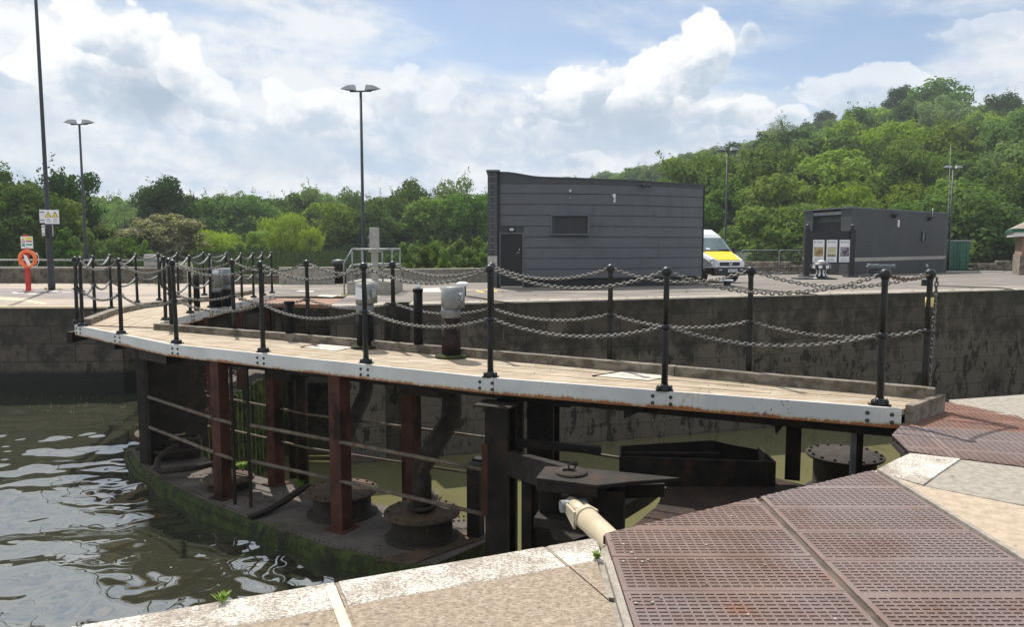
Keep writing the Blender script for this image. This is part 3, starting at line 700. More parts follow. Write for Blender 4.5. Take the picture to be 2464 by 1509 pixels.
# planks run lengthwise with real gaps
rr = random.Random(11)
q = MB(); kb = .13                                               # width kept clear for the kerb
def plank_field(q, f0, f1, b0, b1, n, z0, z1, gap=.011, ln=2.3):
    for i in range(n):
        a0, a1 = f0.lerp(b0, i / n), f1.lerp(b1, i / n); c0, c1 = f0.lerp(b0, (i + 1) / n), f1.lerp(b1, (i + 1) / n)
        w0 = (c0 - a0).normalized() * gap / 2; w1 = (c1 - a1).normalized() * gap / 2
        a0, a1, c0, c1 = a0 + w0, a1 + w1, c0 - w0, c1 - w1
        L = (a1 - a0).length; cuts = [0]; x = rr.uniform(.5, 1) * ln
        while x < L - .5: cuts.append(x / L); x += ln * rr.uniform(.85, 1.15)
        cuts.append(1)
        for s_, t_ in zip(cuts[:-1], cuts[1:]):
            e = .003 / L; dz = rr.uniform(-.002, .002)
            q.prism([a0.lerp(a1, s_ + e), a0.lerp(a1, t_ - e), c0.lerp(c1, t_ - e), c0.lerp(c1, s_ + e)], z0, z1 + dz)
Fi = [F[0] + Vector((.02, .02)), F[1] + Vector((.0, .03)), F[2] + Vector((.02, .03)), F[3] + Vector((.05, .03))]
seam0, seam1 = P(235, 789, DZ).xy, P(371, 785, DZ).xy
plank_field(q, Fi[0], Fi[1], B[0] - Vector((.0, .02)), B[1], 9, DZ - .045, DZ)
plank_field(q, Fi[1], Fi[2], B[1], B[2], 9, DZ - .045, DZ)
plank_field(q, Fi[2], Fi[3], B[2], Vector((-6.12, 12.98)), 9, DZ - .045, DZ)
part('deck', q, 'deck_wood')
q = MB(); q.bar(V2(Fi[3], DZ + .002), (-6.1, 12.99, DZ + .002), .03, .02); part('seam_strip', q, 'rust_steel')
# timber kerb along the back edge
q = MB()
def beam_run(q, pts, w_, z0, z1, ln=3.0, gap=.004):
    for a, b in zip(pts[:-1], pts[1:]):
        t = (b - a).normalized(); nrm = Vector((t.y, -t.x)); nrm = nrm if nrm.y < 0 else -nrm; L = (b - a).length; k = max(1, round(L / ln))
        for j in range(k):
            p, r_ = a + t * (L * j / k + gap), a + t * (L * (j + 1) / k - gap)
            q.prism([p, r_, r_ + nrm * w_, p + nrm * w_], z0, z1 + rr.uniform(-.003, .003))
beam_run(q, [B[0], B[1], B[2], Vector((-6.05, 12.9))], .12, DZ - .05, .225)
part('kerb', q, 'kerb_wood', bevel=.006)
q = MB(); a, b = V2(B[0], .0), V2(F[0], .0)                          # oak end board that closes the deck by the quay
q.prism([B[0] + Vector((.02, -.01)), B[0] + Vector((.07, -.04)), F[0] + Vector((.09, -.01)), F[0] + Vector((.04, .03))], -.06, .16)
part('end_board', q, 'kerb_wood', label='weathered oak end board beside the quay')
# white steel fascia with bolts
fsegs = [(F[0], Vector((-.20, 8.085))), (Vector((-.20, 8.085)), F[2]), (F[2], F[3])]
post_front = [P(u, v, DZ) for u, v in [(2120, 978), (1600, 943), (1180, 910), (880, 876), (632, 848), (423, 828), (290, 805), (196, 786)]]
for i, (a, b) in enumerate(fsegs):
    t = (b - a).normalized(); nrm = Vector((t.y, -t.x)); nrm = nrm if nrm.y < 0 else -nrm
    q = MB(); g = .004
    p, r_ = a + t * g, b - t * g
    q.prism([p, r_, r_ - nrm * .014, p - nrm * .014], DZ - .172, DZ + .003)             # web
    q.prism([p - nrm * .0142, r_ - nrm * .0142, r_ - nrm * .07, p - nrm * .07], DZ - .172, DZ - .162)   # lower flange
    q.prism([p + nrm * .001, r_ + nrm * .001, r_ - nrm * .035, p - nrm * .035], DZ + .0035, DZ + .009)    # top edge strip
    fo = part('fascia', q, 'fascia_white', bevel=.002)
    q = MB()
    bl = [(2088, 2147), (1571, 1614), (1155, 1184), (868, 885), (620, 635), (415, 428), (277, 289), (184, 194)]
    for u0, u1 in bl:
        for u in (u0, u1):
            # where the sight line meets this segment
            best = None
            for k in range(601):
                c_ = a + (b - a) * (k / 600); uu = 1232 + 1820 * c_.x / (c_.y * _c + (EYE - .05) * _s)
                if best is None or abs(uu - u) < best[0]: best = (abs(uu - u), c_)
            if best[0] > 3: continue
            for z in (DZ - .05, DZ - .12):
                c3 = V2(best[1], z); M_ = V2(nrm, 0)
                q = MB(); q.tube([c3, c3 + M_ * .004], .019, 10); q.tube([c3 + M_ * .004, c3 + M_ * .014], .012, 6); q.tube([c3 + M_ * .014, c3 + M_ * .022], .007, 6); part('bolt', q, 'bolt_steel', fo)
# cross-joists and underside girders
q = MB()
for k in range(14):
    t = (k + .5) / 14
    def along(poly, t):
        L = [(poly[i + 1] - poly[i]).length for i in range(3)]; s_ = t * sum(L)
        for i in range(3):
            if s_ <= L[i]: return poly[i].lerp(poly[i + 1], s_ / L[i])
            s_ -= L[i]
        return poly[3]
    a, b = along(F, t), along(B, t); a = a.lerp(b, .07); b = b.lerp(a, .04)
    q.bar(V2(a, -.02), V2(b, -.02), .07, .12)
for off in (.25, .75):
    pl = [F[i].lerp(B[i], off) for i in range(4)]
    for a, b in zip(pl[:-1], pl[1:]): q.bar(V2(a, -.10), V2(b, -.10), .10, .12)
part('joists', q, 'dark_steel')
for cu, cv in [(320, 838)]:
    pass
def gusset(u0, v0, u1, v1, u2, v2, y): q = MB(); q.slab([Yd(u0, v0, y), Yd(u1, v1, y), Yd(u2, v2, y)], (0, .02, 0)); part('gusset', q, 'dark_steel')
gusset(1500, 972, 1592, 968, 1502, 1008, 7.55); gusset(1862, 1005, 1905, 1000, 1868, 1046, 7.2)
for c_, s_, r_ in ((Yd(290, 826, 12.9), (.5, .4, .14), -40), (Yd(405, 850, 11.6), (.9, .5, .2), -40), (Yd(690, 893, 10.6), (.5, .35, .2), -30), (Yd(1030, 925, 9.3), (.6, .4, .22), -28), (Yd(1330, 950, 8.4), (.5, .3, .2), -22)): q = MB(); q.box(c_, s_, R(r_)); part('cross_beam', q, 'dark_steel')
None
# light tread plates let into the deck
for pts in ([(1430, 905), (1502, 894), (1632, 903), (1560, 916)], [(728, 836), (772, 829), (850, 836), (806, 845)]):
    q = MB(); q.slab([P(u, v, DZ + .003) for u, v in pts], (0, 0, .004)); tp = part('tread_plate', q, 'tread_mesh'); q = MB(); q.bar(P(pts[0][0] - 4, pts[0][1], DZ + .008), P(pts[1][0], pts[1][1] - 1, DZ + .008), .02, .012); part('tread_edging', q, 'rust_steel', tp)

# ---- hull: riveted pontoon just above the water
HZ = -2.03; HK = 1.068
hf = [Vector(p) * HK for p in [(-6.35, 12.3), (-5.59, 11.19), (-4.89, 10.47), (-3.84, 9.52), (-3.24, 9.05), (-2.01, 8.14), (-1.04, 7.71), (-.83, 7.70), (-.20, 8.45), (.0, 8.45)]]
hb = [Vector(p) * HK for p in [(.0, 8.80), (-.55, 8.99), (-1.87, 9.62), (-3.48, 10.62), (-4.28, 11.15), (-5.6, 12.5)]]
outline = hf + hb
q = MB(); q.prism([(p.x, p.y) for p in outline], HZ - .02, HZ); part('hull_top', q, 'hull_plate')
q = MB(); n = 46
def resample(pts, n):
    L = [(b - a).length for a, b in zip(pts[:-1], pts[1:])]; T_ = sum(L); out = []
    for i in range(n + 1):
        s_ = T_ * i / n
        for (a, b), l in zip(zip(pts[:-1], pts[1:]), L):
            if s_ <= l + 1e-6: out.append(a.lerp(b, min(1, s_ / l))); break
            s_ -= l
    return out
fr = resample(hf[:8], 90)
prof = [(0.0, HZ + .012), (.05, HZ - .01), (.085, HZ - .09), (.10, HZ - .28), (.10, HZ - 2.4)]
vs = []
for k, p in enumerate(fr):
    t = (fr[min(k + 1, 90)] - fr[max(k - 1, 0)]).normalized(); nrm = Vector((t.y, -t.x)); nrm = nrm if nrm.y < 0 else -nrm
    for d_, z in prof:
        j = .018 * noise.noise(Vector((p.x * 5, p.y * 5, z * 9))); vs.append(V2(p + nrm * (d_ + j), z + j))
m_ = len(prof); q.add(vs, [(k * m_ + i, (k + 1) * m_ + i, (k + 1) * m_ + i + 1, k * m_ + i + 1) for k in range(90) for i in range(m_ - 1)], True)
q.add([V2(hf[7], HZ), V2(hf[8], HZ), V2(hf[8], -4.6), V2(hf[7], -4.6)], [(0, 1, 2, 3)])
hs = part('hull_side', q, 'moss')
q = MB()                                                          # rivet rows along the curved edge, plate joints
for k in range(4, 90):
    p = fr[k]; t = (fr[min(k + 1, 90)] - fr[k - 1]).normalized(); nrm = Vector((t.y, -t.x)); nrm = nrm if nrm.y < 0 else -nrm
    for dd in (-.05, ): q.ball(V2(p - nrm * .06, HZ + .004), .011, 6, 3)
    for zz in (-.07, ): q.ball(V2(p + nrm * .082, HZ + zz), .014, 6, 3)
for a, b in [((-3.72, 9.50), (-2.9, 10.2)), ((-1.55, 7.95), (-.85, 9.1)), ((-4.9, 10.6), (-4.2, 11.0))]:
    a, b = Vector(a) * HK, Vector(b) * HK
    for k in range(9): q.ball(V2(a.lerp(b, k / 8), HZ + .004), .012, 6, 3)
for i in range(4):
    for j in range(3): q.ball(V2(Vector((-1.02, 7.98)) * HK + Vector((.15 * i, .10 * i + .0)) + Vector((-.03 * j, .09 * j)), HZ + .006), .014, 6, 3)
for i in range(4):
    for j in range(2): q.ball(P(1092 + 12 * i, 1245 + 10 * j - i, HZ + .006), .016, 6, 3)
part('rivets', q, 'manhole_steel', hs)
q = MB(); q.slab([P(905, 1350, HZ + .001), P(985, 1362, HZ + .001), P(1165, 1298, HZ + .001), P(1140, 1262, HZ + .001), P(1030, 1320, HZ + .001)], (0, 0, .012)); part('cover_plate', q, 'manhole_steel')
q = MB(); bk = resample(hb, 40)                                    # back side of the hull towards the lock
for a, b in zip(bk[:-1], bk[1:]): q.add([V2(a, HZ - .02), V2(b, HZ - .02), V2(b, -4.6), V2(a, -4.6)], [(0, 1, 2, 3)])
part('hull_back', q, 'drum_steel')

# ---- manholes
def manhole(c, r_, zl, zb, pipe=None, m='manhole_steel'):
    q = MB(); q.lathe([(r_ * .86, zb), (r_ * .80, zb + .03), (r_ * .80, zl - .07), (r_ * .84, zl - .04)], (c[0], c[1], 0), 30)
    if zl - zb > .2: q.lathe([(r_ * .98, zb), (r_ * .98, zb + .018), (r_ * .8, zb + .02)], (c[0], c[1], 0), 30)
    o = part('manhole_drum', q, 'drum_steel')
    q = MB(); vs = []; q.lathe([(r_ * .98, zl - .03), (r_, zl - .02), (r_, zl - .004), (r_ * .985, zl), (.01, zl + .006)], (c[0], c[1], 0), 34)
    for k in range(16):
        a = 2 * math.pi * k / 16 + .1; q.cyl((c[0] + r_ * .9 * math.cos(a), c[1] + r_ * .9 * math.sin(a)), .016, zl, zl + .022, 6)
    part('lid', q, m, o)
M1, M2, M3 = Vector((-3.95, 10.30)) * HK, Vector((-2.14, 9.28)) * HK, Vector((-1.04, 8.50)) * HK
manhole(M1, .37, HZ + .14, HZ + .001); manhole(M2, .48, HZ + .32, HZ + .001); manhole(M3, .47, HZ + .32, HZ + .001)
# ---- columns
gang = math.atan2(F[2].y - F[1].y, F[2].x - F[1].x)
def column(c, s_, z0, z1, m, name='column', rz=gang, foot=True, label=None):
    q = MB(); h = s_ / 2                                            # H-section: two flanges and a web
    q.box((c[0], c[1], (z0 + z1) / 2), (s_, s_, z1 - z0), rz)
    if foot: q.box((c[0], c[1], z0 + .008), (s_ * 1.7, s_ * 1.7, .016), rz)
    return part(name, q, m, bevel=.004, label=label)
column((-4.12, 10.52), .175, HZ, -.05, 'rust_steel'); column((-3.55, 11.12), .175, HZ, -.05, 'rust_steel')
column((-2.16, 9.32), .19, HZ, -.05, 'rust_steel'); column((-1.33, 9.80), .19, HZ, -.05, 'rust_steel')
column((-4.85, 12.2), .16, HZ, -.05, 'rust_steel', foot=False)
# heel post group by the kink
q = MB(); c = (-.16, 8.02)
q.box((c[0], c[1], -2.3), (.26, .07, 4.3), R(-22)); q.box((c[0] + .09, c[1] + .24, -2.3), (.26, .07, 4.3), R(-22)); q.box((c[0] + .045, c[1] + .12, -2.3), (.05, .2, 4.29), R(-22))
q.box((c[0], c[1] - .0, -.145), (.42, .34, .02), R(-22)); q.bar((-.17, 8.05, -.05), (-.17, 8.05, -.14), .02, .02)
part('heel_column', q, 'dark_steel')
q = MB(); q.box((.33, 8.55, -.55), (.30, .10, 1.0), R(-12)); q.box((.08, 8.6, -.55), (.10, .12, 1.0), R(-12)); q.box((.52, 8.65, -.55), (.06, .12, 1.0)); q.box((.3, 8.6, -1.07), (.75, .2, .06), R(-12))
part('inner_column', q, 'dark_steel')
q = MB(); q.bar((-.02, 7.98, -.78), (.55, 6.5, -.52), .10, .26); q.bar((.05, 8.15, -.60), (.95, 7.9, -.62), .08, .08); part('strut_beam', q, 'dark_steel')
q = MB(); q.box((.42, 7.6, -1.6), (.5, .08, 1.9), R(-16)); q.box((.75, 7.1, -1.8), (.55, .08, 2.2), R(-30)); q.box((.15, 7.7, -1.7), (.1, .3, 1.9)); part('heel_plates', q, 'dark_steel')
q = MB(); q.box(P(1145, 1290, HZ) + Vector((0, 0, .46)), (.17, .16, .92), R(-20)); part('fender_block', q, 'dark_steel'); q = MB(); q.box(P(1150, 1290, HZ) + Vector((.02, .17, .68)), (.15, .15, .52), R(-20)); part('fender_block', q, 'dark_steel')
q = MB(); a = P(1166, 1240, -1.12); q.bar((-.295, 7.93, -.56), (-.295, 7.9, -1.33), .02, .06); part('flat_bar', q, 'rust_steel')
# mitre post at the left end, a dark steel plate with an arched opening
q = MB(); A_, B_ = Vector((-5.52, 11.32)) * HK, Vector((-5.15, 12.12)) * HK
def mp(s_, z): return V2(A_.lerp(B_, s_), z)
arch = [mp(.32, HZ), mp(.30, -1.84), mp(.34, -1.71), mp(.44, -1.63), (mp(.6, -1.62)), mp(.8, -1.64), mp(.9, -1.75), mp(.9, HZ)]
q.slab([mp(0, HZ), mp(0, -.06), mp(1.28, -.06), mp(1.28, HZ)] + arch[::-1], (-.02, .012, 0))
q.box((-5.66 * HK, 11.42 * HK, -1.05), (.17, .05, 2.0), R(-20)); q.box((-5.63 * HK, 11.55 * HK, -1.05), (.05, .2, 1.99), R(-20))
q.bar(mp(-.02, HZ), mp(-.02, -.06), .03, .05)
part('mitre_post', q, 'dark_steel')
q = MB()                                                          # fairlead rings and roller
def rrect(c, w_, h_, r_, rz, z, tube_r, n=5):
    pts = []
    for (cx, cy, a0) in ((w_ / 2 - r_, h_ / 2 - r_, 0), (-w_ / 2 + r_, h_ / 2 - r_, 90), (-w_ / 2 + r_, -h_ / 2 + r_, 180), (w_ / 2 - r_, -h_ / 2 + r_, 270)):
        for k in range(n): a = R(a0 + 90 * k / (n - 1)); pts.append(Vector((cx + r_ * math.cos(a), cy + r_ * math.sin(a))))
    q.tube([V2(Matrix.Rotation(rz, 2) @ p + Vector(c), z) for p in pts], tube_r, 8, closed=True)
rrect((-5.72, 12.5), .80, .36, .1, R(18), -1.70, .03); rrect((-5.58, 12.33), .66, .32, .1, R(18), -1.83, .032)
q.box((-5.66, 12.55, -1.88), (.74, .32, .26), R(18))
a = [Vector((-4.55, 11.0)), Vector((-4.95, 10.85)), Vector((-5.2, 10.72)), Vector((-5.28, 10.66)), Vector((-5.22, 10.58)), Vector((-5.0, 10.62)), Vector((-4.6, 10.78)), Vector((-4.25, 10.9))]
q.tube([V2(Vector(p) * HK, z) for p, z in zip([(-4.95, 11.0), (-5.06, 10.93), (-5.16, 10.80), (-5.15, 10.70), (-5.05, 10.66), (-4.6, 10.72), (-4.15, 10.82)], [-1.62, -1.65, -1.76, -1.88, -1.92, -1.88, -1.80])], .05, 8)
part('fairlead', q, 'drum_steel')
q = MB(); q.lathe([(.05, -.04), (.145, -.04), (.15, -.02), (.15, .02), (.145, .04), (.05, .04)], Yd(335, 1043, 12.3), 24, axis='Y'); part('roller', q, 'manhole_steel')
q = MB(); q.lathe([(.01, -.05), (.06, -.05), (.06, .05), (.01, .05)], Yd(336, 1043, 12.25), 16, axis='Y'); part('roller_hub', q, 'cream_paint')
# diagonal skid strap
q = MB(); pts = [P(u, v, HZ + z) for u, v, z in [(600, 1247, .03), (640, 1232, .05), (680, 1210, .10), (715, 1185, .17), (745, 1168, .22)]]
for a, b in zip(pts[:-1], pts[1:]): q.bar(a, b, .10, .045)
part('skid_strap', q, 'dark_steel')
# ladder down to the hull
q = MB(); la, lb = P(566, 1214, HZ), P(604, 1221, HZ)
ta = Yd(564, 905, la.y); tb = Yd(600, 915, lb.y)
q.bar(la, (la.x, la.y, -.1), .055, .03); q.bar(lb, (lb.x, lb.y, -.1), .055, .03)
for k in range(8): z = HZ + .16 + .25 * k; q.tube([(la.x, la.y, z), (lb.x, lb.y, z)], .011, 6)
part('ladder', q, 'dark_steel', label='mossy steel ladder')
# handrails of the hull
def railpts(pts, z): return [P(u, v, z) for u, v in pts]
zu, zl = -.88, -1.38
q = MB()
for pts in ([(-5.86, 12.02), (-4.15, 10.45), (-3.84, 10.2)], [(-3.58, 10.12), (-2.16, 9.24)], [(-2.14, 9.22), (-.30, 8.05)]):
    for z in (zu, zl):
        q = MB(); q.tube([(x, y, z) for x, y in pts], .025, 8); part('front_handrail', q, 'rusty_pipe')
bp = [(-4.95, 12.1), (-4.5, 11.85), (-3.7, 11.3), (-2.95, 10.75), (-.32, 9.45), (.5, 9.0), (1.18, 8.55), (1.9, 8.2)]
for z in (zu, zl): q = MB(); q.tube([(x, y, z) for x, y in bp[:(5 if z == zl else 8)]], .018, 8); part('back_handrail', q, 'rusty_pipe')
q = MB(); q.tube([Yd(492, 905, 12.4), Yd(510, 896, 12.2), Yd(512, 915, 12.1), Yd(518, 1042, 12.0)], .022, 8); q.tube([Yd(494, 942, 12), Yd(530, 960, 11.6)], .016, 6); q.tube([Yd(496, 984, 12), Yd(500, 1003, 12), Yd(530, 1015, 11.6)], .02, 6)
part('grab_rail', q, 'rust_steel')
# ---- vent and sluice pipes that stand on the deck and drop to the manholes
def standpipe(c, r_, ztop, label, cap=None, low=None):
    q = MB(); q.cyl(c, r_, DZ, ztop, 22)
    if cap == 'flat': q.cyl(c, r_ * 1.12, ztop - .03, ztop + .012, 22)
    o = part('standpipe', q, 'pipe_rusty' if 'rusty' in label else 'pipe_black', label=label)
    q = MB(); q.lathe([(r_ * 1.75, DZ + .003), (r_ * 1.7, DZ + .03), (r_ * 1.05, DZ + .045)], (c[0], c[1], 0), 22); part('collar', q, 'moss' if 'thick' in label else 'kerb_wood', o)
    return o
spA, spB, spC, spD = P(694, 820, DZ) + Vector((0, .09, 0)), P(876, 840, DZ) + Vector((0, .11, 0)), P(1005, 850, DZ) + Vector((0, .1, 0)), P(1084, 864, DZ) + Vector((0, .12, 0))
standpipe(spA, .068, .70, 'short black standpipe with a flat cap', 'flat')
o = standpipe(spB, .118, .62, 'thick standpipe with a galvanised hood and a blank white notice')
q = MB(); q.lathe([(.122, .60), (.122, .76)], (spB.x, spB.y, 0), 26); q.lathe([(.005, 1.035), (.150, 1.03), (.150, .755), (.10, .75)][::-1], (spB.x + .025, spB.y, 0), 28); part('hood', q, 'galvanised', o)
q = MB(); q.slab([Yd(856, 691, spB.y - .165), Yd(875, 695, spB.y - .175), Yd(872, 722, spB.y - .175), Yd(854, 720, spB.y - .165)], (0, .008, 0)); part('notice', q, 'sign_white', o)
q = MB(); q.slab([Yd(894, 693, spB.y - .165), Yd(912 - 8, 696, spB.y - .155), Yd(906, 714, spB.y - .155), Yd(896, 717, spB.y - .165)], (0, .008, 0)); part('faded_notice', q, 'galv_tube', o)
o = standpipe(spC, .062, .965, 'slim black standpipe topped by a clear lamp globe', 'flat')
q = MB(); q.lathe([(.036, .975), (.038, 1.01), (.036, 1.04), (.02, 1.052), (.001, 1.055)], (spC.x, spC.y, 0), 14); part('lamp_globe', q, 'glass_white', o)
o = standpipe(spD, .121, .66, 'thick rusty standpipe with a plain galvanised hood and a sticker'); 
q = MB(); q.lathe([(.124, .64), (.124, .78)], (spD.x, spD.y, 0), 26); q.lathe([(.005, 1.035), (.150, 1.03), (.150, .765), (.10, .76)][::-1], (spD.x + .028, spD.y, 0), 28); part('hood', q, 'galvanised', o)
sy = spD.y - .155; q = MB(); q.slab([Yd(1103, 704, sy + .03), Yd(1113, 705, sy + .045), Yd(1112, 722, sy + .045), Yd(1102, 720, sy + .03)], (0, .004, 0)); st = part('sticker', q, 'sign_white', o)
q = MB(); q.bar(Yd(1104, 709, sy + .025), Yd(1110.5, 719.5, sy + .034), .008, .008); q.bar(Yd(1111.5, 709, sy + .036), Yd(1105, 723, sy + .025), .008, .008); part('sticker_cross', q, 'door_dark', st)
q = MB()                                                          # cranked pipes below the walkway
q.tube([spD.xy.to_3d() + Vector((0, 0, .08)), (spD.x, spD.y, -.62), (spD.x - .02, spD.y - .03, -.70), (M3.x - .02, M3.y + .1, -1.20), (M3.x, M3.y + .02, -1.30), (M3.x, M3.y, HZ + .32)], [.13, .13, .13, .12, .12, .12], 16)
q.cyl(M3, .18, HZ + .37, HZ + .40, 20)
part('cranked_pipe', q, 'drum_steel')
q = MB()
q.tube([spB.xy.to_3d() + Vector((0, 0, .08)), (spB.x, spB.y, -.45), (spB.x - .02, spB.y - .03, -.55), (M2.x - .03, M2.y + .15, -1.15), (M2.x - .02, M2.y + .05, -1.28), (M2.x, M2.y, HZ + .32)], .10, 16)
part('cranked_pipe', q, 'drum_steel')
q = MB(); q.cyl(spA, .065, HZ, .08, 14); part('drop_pipe', q, 'dark_steel'); q = MB(); q.cyl((-3.12, 11.05), .085, HZ, -.05, 14); part('drop_pipe', q, 'dark_steel')
# ---- heel end above the lock: platform, trough, bracket, big manhole
PZ = -.87
q = MB(); q.prism([P(u, v, PZ) for u, v in [(1600, 1155), (1640, 1152), (1700, 1148), (1870, 1152), (1935, 1168), (2140, 1150), (2200, 1240), (1960, 1330), (1560, 1400), (1496, 1325), (1500, 1285), (1530, 1262), (1560, 1235), (1577, 1222), (1588, 1205), (1590, 1180), (1603, 1174), (1606, 1166)]], PZ - .03, PZ)
part('heel_platform', q, 'platform_rust')
q = MB(); q.prism([P(u, v, -1.15) for u, v in [(1430, 1168), (1600, 1155), (1560, 1185), (1500, 1220), (1460, 1262), (1440, 1280), (1380, 1300), (1330, 1260), (1300, 1200)]], -1.3, -1.15); part('lower_plate', q, 'dark_steel')
q = MB(); y0 = 7.65                                               # open trough
Lf, Rf, Rb, Lb = Vector((1.10, 7.45)), Vector((2.66, 7.45)), Vector((2.62, 7.85)), Vector((1.16, 7.85))
for a, b, zt0, zt1, zb in ((Lf, Rf, -.56, -.615, PZ), (Rf, Rb, -.615, -.56, PZ), (Lf, Lb, -.56, -.56, PZ)):
    t = (b - a).normalized(); nr = Vector((-t.y, t.x)) * .02
    q.slab([V2(a, zb), V2(b, zb), V2(b, zt1), V2(a, zt0)], V2(nr, 0))
q.slab([V2(Lb, PZ), V2(Rb, PZ), V2(Rb, -.60), V2(Lb.lerp(Rb, .65), -.50), V2(Lb, -.56)], (0, .02, 0))
q.bar(V2(Lf.lerp(Lb, .5), -.58), V2(Rf.lerp(Rb, .5) - Vector((.5, 0)), -.585), .02, .02)
part('trough', q, 'dark_steel')
column((2.93, 7.72), .15, PZ, -.05, 'dark_steel', rz=R(-20), foot=False)
q = MB(); q.box((3.28, 7.0, -.60), (.05, .05, 1.1)); part('hanger', q, 'dark_steel'); q = MB(); q.box((3.22, 6.99, -.60), (.045, .03, 1.1)); part('hanger_face', q, 'galvanised')
manhole((3.62, 8.05), .40, -.70, PZ - .25, m='drum_steel')
q = MB()                                                          # pivot bracket that holds the ram
T_ = [P(u, v, -.36) for u, v in [(1290, 1150), (1296, 1141), (1312, 1122), (1380, 1124), (1640, 1150), (1520, 1159), (1437, 1168)]]
q.prism(T_, -.395, -.36); L_ = [P(u, v, -.36) for u, v in [(1290, 1150), (1312, 1122), (1480, 1136), (1437, 1168)]]; q.prism([p + Vector((.0, .004, 0)) for p in L_], -.47, -.3955); q.prism([p + Vector((-.02, 0, 0)) for p in L_], -.78, -.70)
q.box((.33, 6.35, -.58), (.16, .25, .25), R(-10)); q.box((.82, 6.22, -.66), (.26, .28, .40), R(-12)); q.box((1.05, 6.3, -.52), (.5, .1, .12), R(6))
part('pivot_bracket', q, 'dark_steel', bevel=.008)
pc = P(1376, 1137, -.35); q = MB(); q.lathe([(.135, -.36), (.135, -.345), (.12, -.335), (.01, -.333)], (pc.x, pc.y, 0), 28); q.tube([Vector((pc.x + .0, pc.y, -.33)) + Vector((.03 * math.cos(a), 0, .03 + .03 * math.sin(a))) for a in [k * math.pi / 5 for k in range(10)]], .008, 6, closed=True); q.box((pc.x - .03, pc.y, -.325), (.1, .03, .02))
part('pivot_cap', q, 'drum_steel')

# ================================================================ hydraulic ram (its own thing: it pushes the gate)
ram = thing('hydraulic_ram', (.44, 5.9, -.62), 'cream painted hydraulic ram running from the gate bracket under the rusty gratings', 'ram')
r0, r1 = Vector((.50, 5.98, -.545)), Vector((.98, 4.1, -.52))
dr = (r1 - r0).normalized(); q = MB(); q.tube([r0 + dr * .30, r1], .088, 26); q.tube([r0 + dr * .27, r0 + dr * .34], .095, 26); q.build('cylinder', 'cream_paint', ram)
q = MB(); q.tube([r0 - dr * .05, r0 + dr * .28], .06, 20); q.build('rod', 'cream_paint', ram)
q = MB(); sd_ = dr.cross(Vector((0, 0, 1))).normalized()
for s_ in (-1, 1):
    a = r0 + dr * .04 + sd_ * .062 * s_; b = r0 + dr * .30 + sd_ * .082 * s_
    q.slab([a + Vector((0, 0, .035)), b + Vector((0, 0, .055)), b + Vector((0, 0, -.085)), a + Vector((0, 0, -.05))], sd_ * .02 * s_)
q.build('clevis', 'cream_paint', ram, .004)
q = MB(); q.tube([r0 + sd_ * .11, r0 - sd_ * .11], .05, 16); q.build('pivot_pin', 'galvanised', ram)

# ================================================================ THE FAR LOCK GATE
far = thing('lock_gate', (-7.4, 17.5, -2.1), 'far lock gate leaf with grey rope rails, meeting the near leaf at the left', 'lock gate')
gi = [Vector((-6.22, 13.12)), Vector((-6.57, 14.52)), Vector((-6.74, 16.65)), Vector((-6.84, 18.6)), Vector((-6.93, 22.0))]
go = [P(u, v, .22).xy for u, v in [(199, 772), (258, 746.6), (333, 731.4), (439, 719.5), (501, 714.8)]] + [Vector((-7.75, 22.0))]
q = MB()
gi_f = [Vector((-6.20, 13.05))] + gi[1:]
gf = [go[0] + Vector((.12, 0))] + [p + Vector((.12, 0)) for p in go[1:]]
seg_o = [Vector((-7.7, 13.45)), gf[1], gf[2], gf[3], Vector((-7.70, 22.0))]
for i in range(4): plank_field(q, gi[i] - Vector((.03, 0)), gi[i + 1] - Vector((.03, 0)), seg_o[i], seg_o[i + 1], 8, DZ - .045, DZ, ln=3)
q.build('deck', 'deck_wood', far)
q = MB(); gko = [Vector((-7.74, 13.5)), go[1], go[2], go[3], go[4], Vector((-7.72, 22.1))]
for a, b in zip(gko[:-1], gko[1:]):
    t = (b - a).normalized(); nr = Vector((t.y, -t.x)); nr = nr if nr.x > 0 else -nr
    q.prism([a, b, b + nr * .16, a + nr * .16], DZ - .05, .235)
q.build('kerb', 'kerb_wood', far, .006)
for a, b in ((gi[1] - Vector((-.03, .6)), gi[3]), (gi[3] + Vector((0, .01)), gi[4])):
    q = MB(); a2, b2 = a, b
    q.prism([a2, b2, b2 - Vector((.03, 0)), a2 - Vector((.03, 0))], DZ - .18, DZ + .003); fo = q.build('fascia', 'fascia_white', far)
    q = MB(); t = (b2 - a2); nb = 4
    for k in range(nb):
        c_ = a2 + t * ((k + .5) / nb)
        for dy in (-.06, .06):
            for z in (.07, .0): q = MB(); q.tube([V2(c_ + Vector((0, dy)), z), V2(c_ + Vector((.02, dy)), z)], .016, 8); q.build('bolt', 'dark_steel', fo)
q = MB(); q.prism([(-6.55, 13.3), (-6.2, 12.9), (-6.35, 15), (-6.45, 22), (-8.4, 22), (-8.45, 18), (-7.6, 15.6)], HZ - .06, HZ + .02); q.build('hull_top', 'hull_plate', far)
q = MB(); q.prism([(-6.6, 13.4), (-6.35, 12.9), (-6.5, 15), (-6.6, 22), (-8.35, 22), (-8.4, 18), (-7.6, 15.7)], -4.7, HZ - .061); q.build('hull_side', 'drum_steel', far)
q = MB()
for k in range(30): y = 13.2 + k * .285; x = lerp(-6.30, -6.36, k / 30); q.box((x + .03, y, -3.1 + .1 * noise.noise(Vector((0, y * 3, 0)))), (.13, .11, 2.6))
q.build('fender_timbers', 'moss_timber', far, label='moss-covered upright timbers')
q = MB()
for k in range(26): y = 13.1 + k * .33; q.ball((-6.45 + .12 * rr.uniform(-1, 1), y, HZ + .02), rr.uniform(.10, .2), 8, 5, .3)
q.build('moss_growth', 'moss', far)
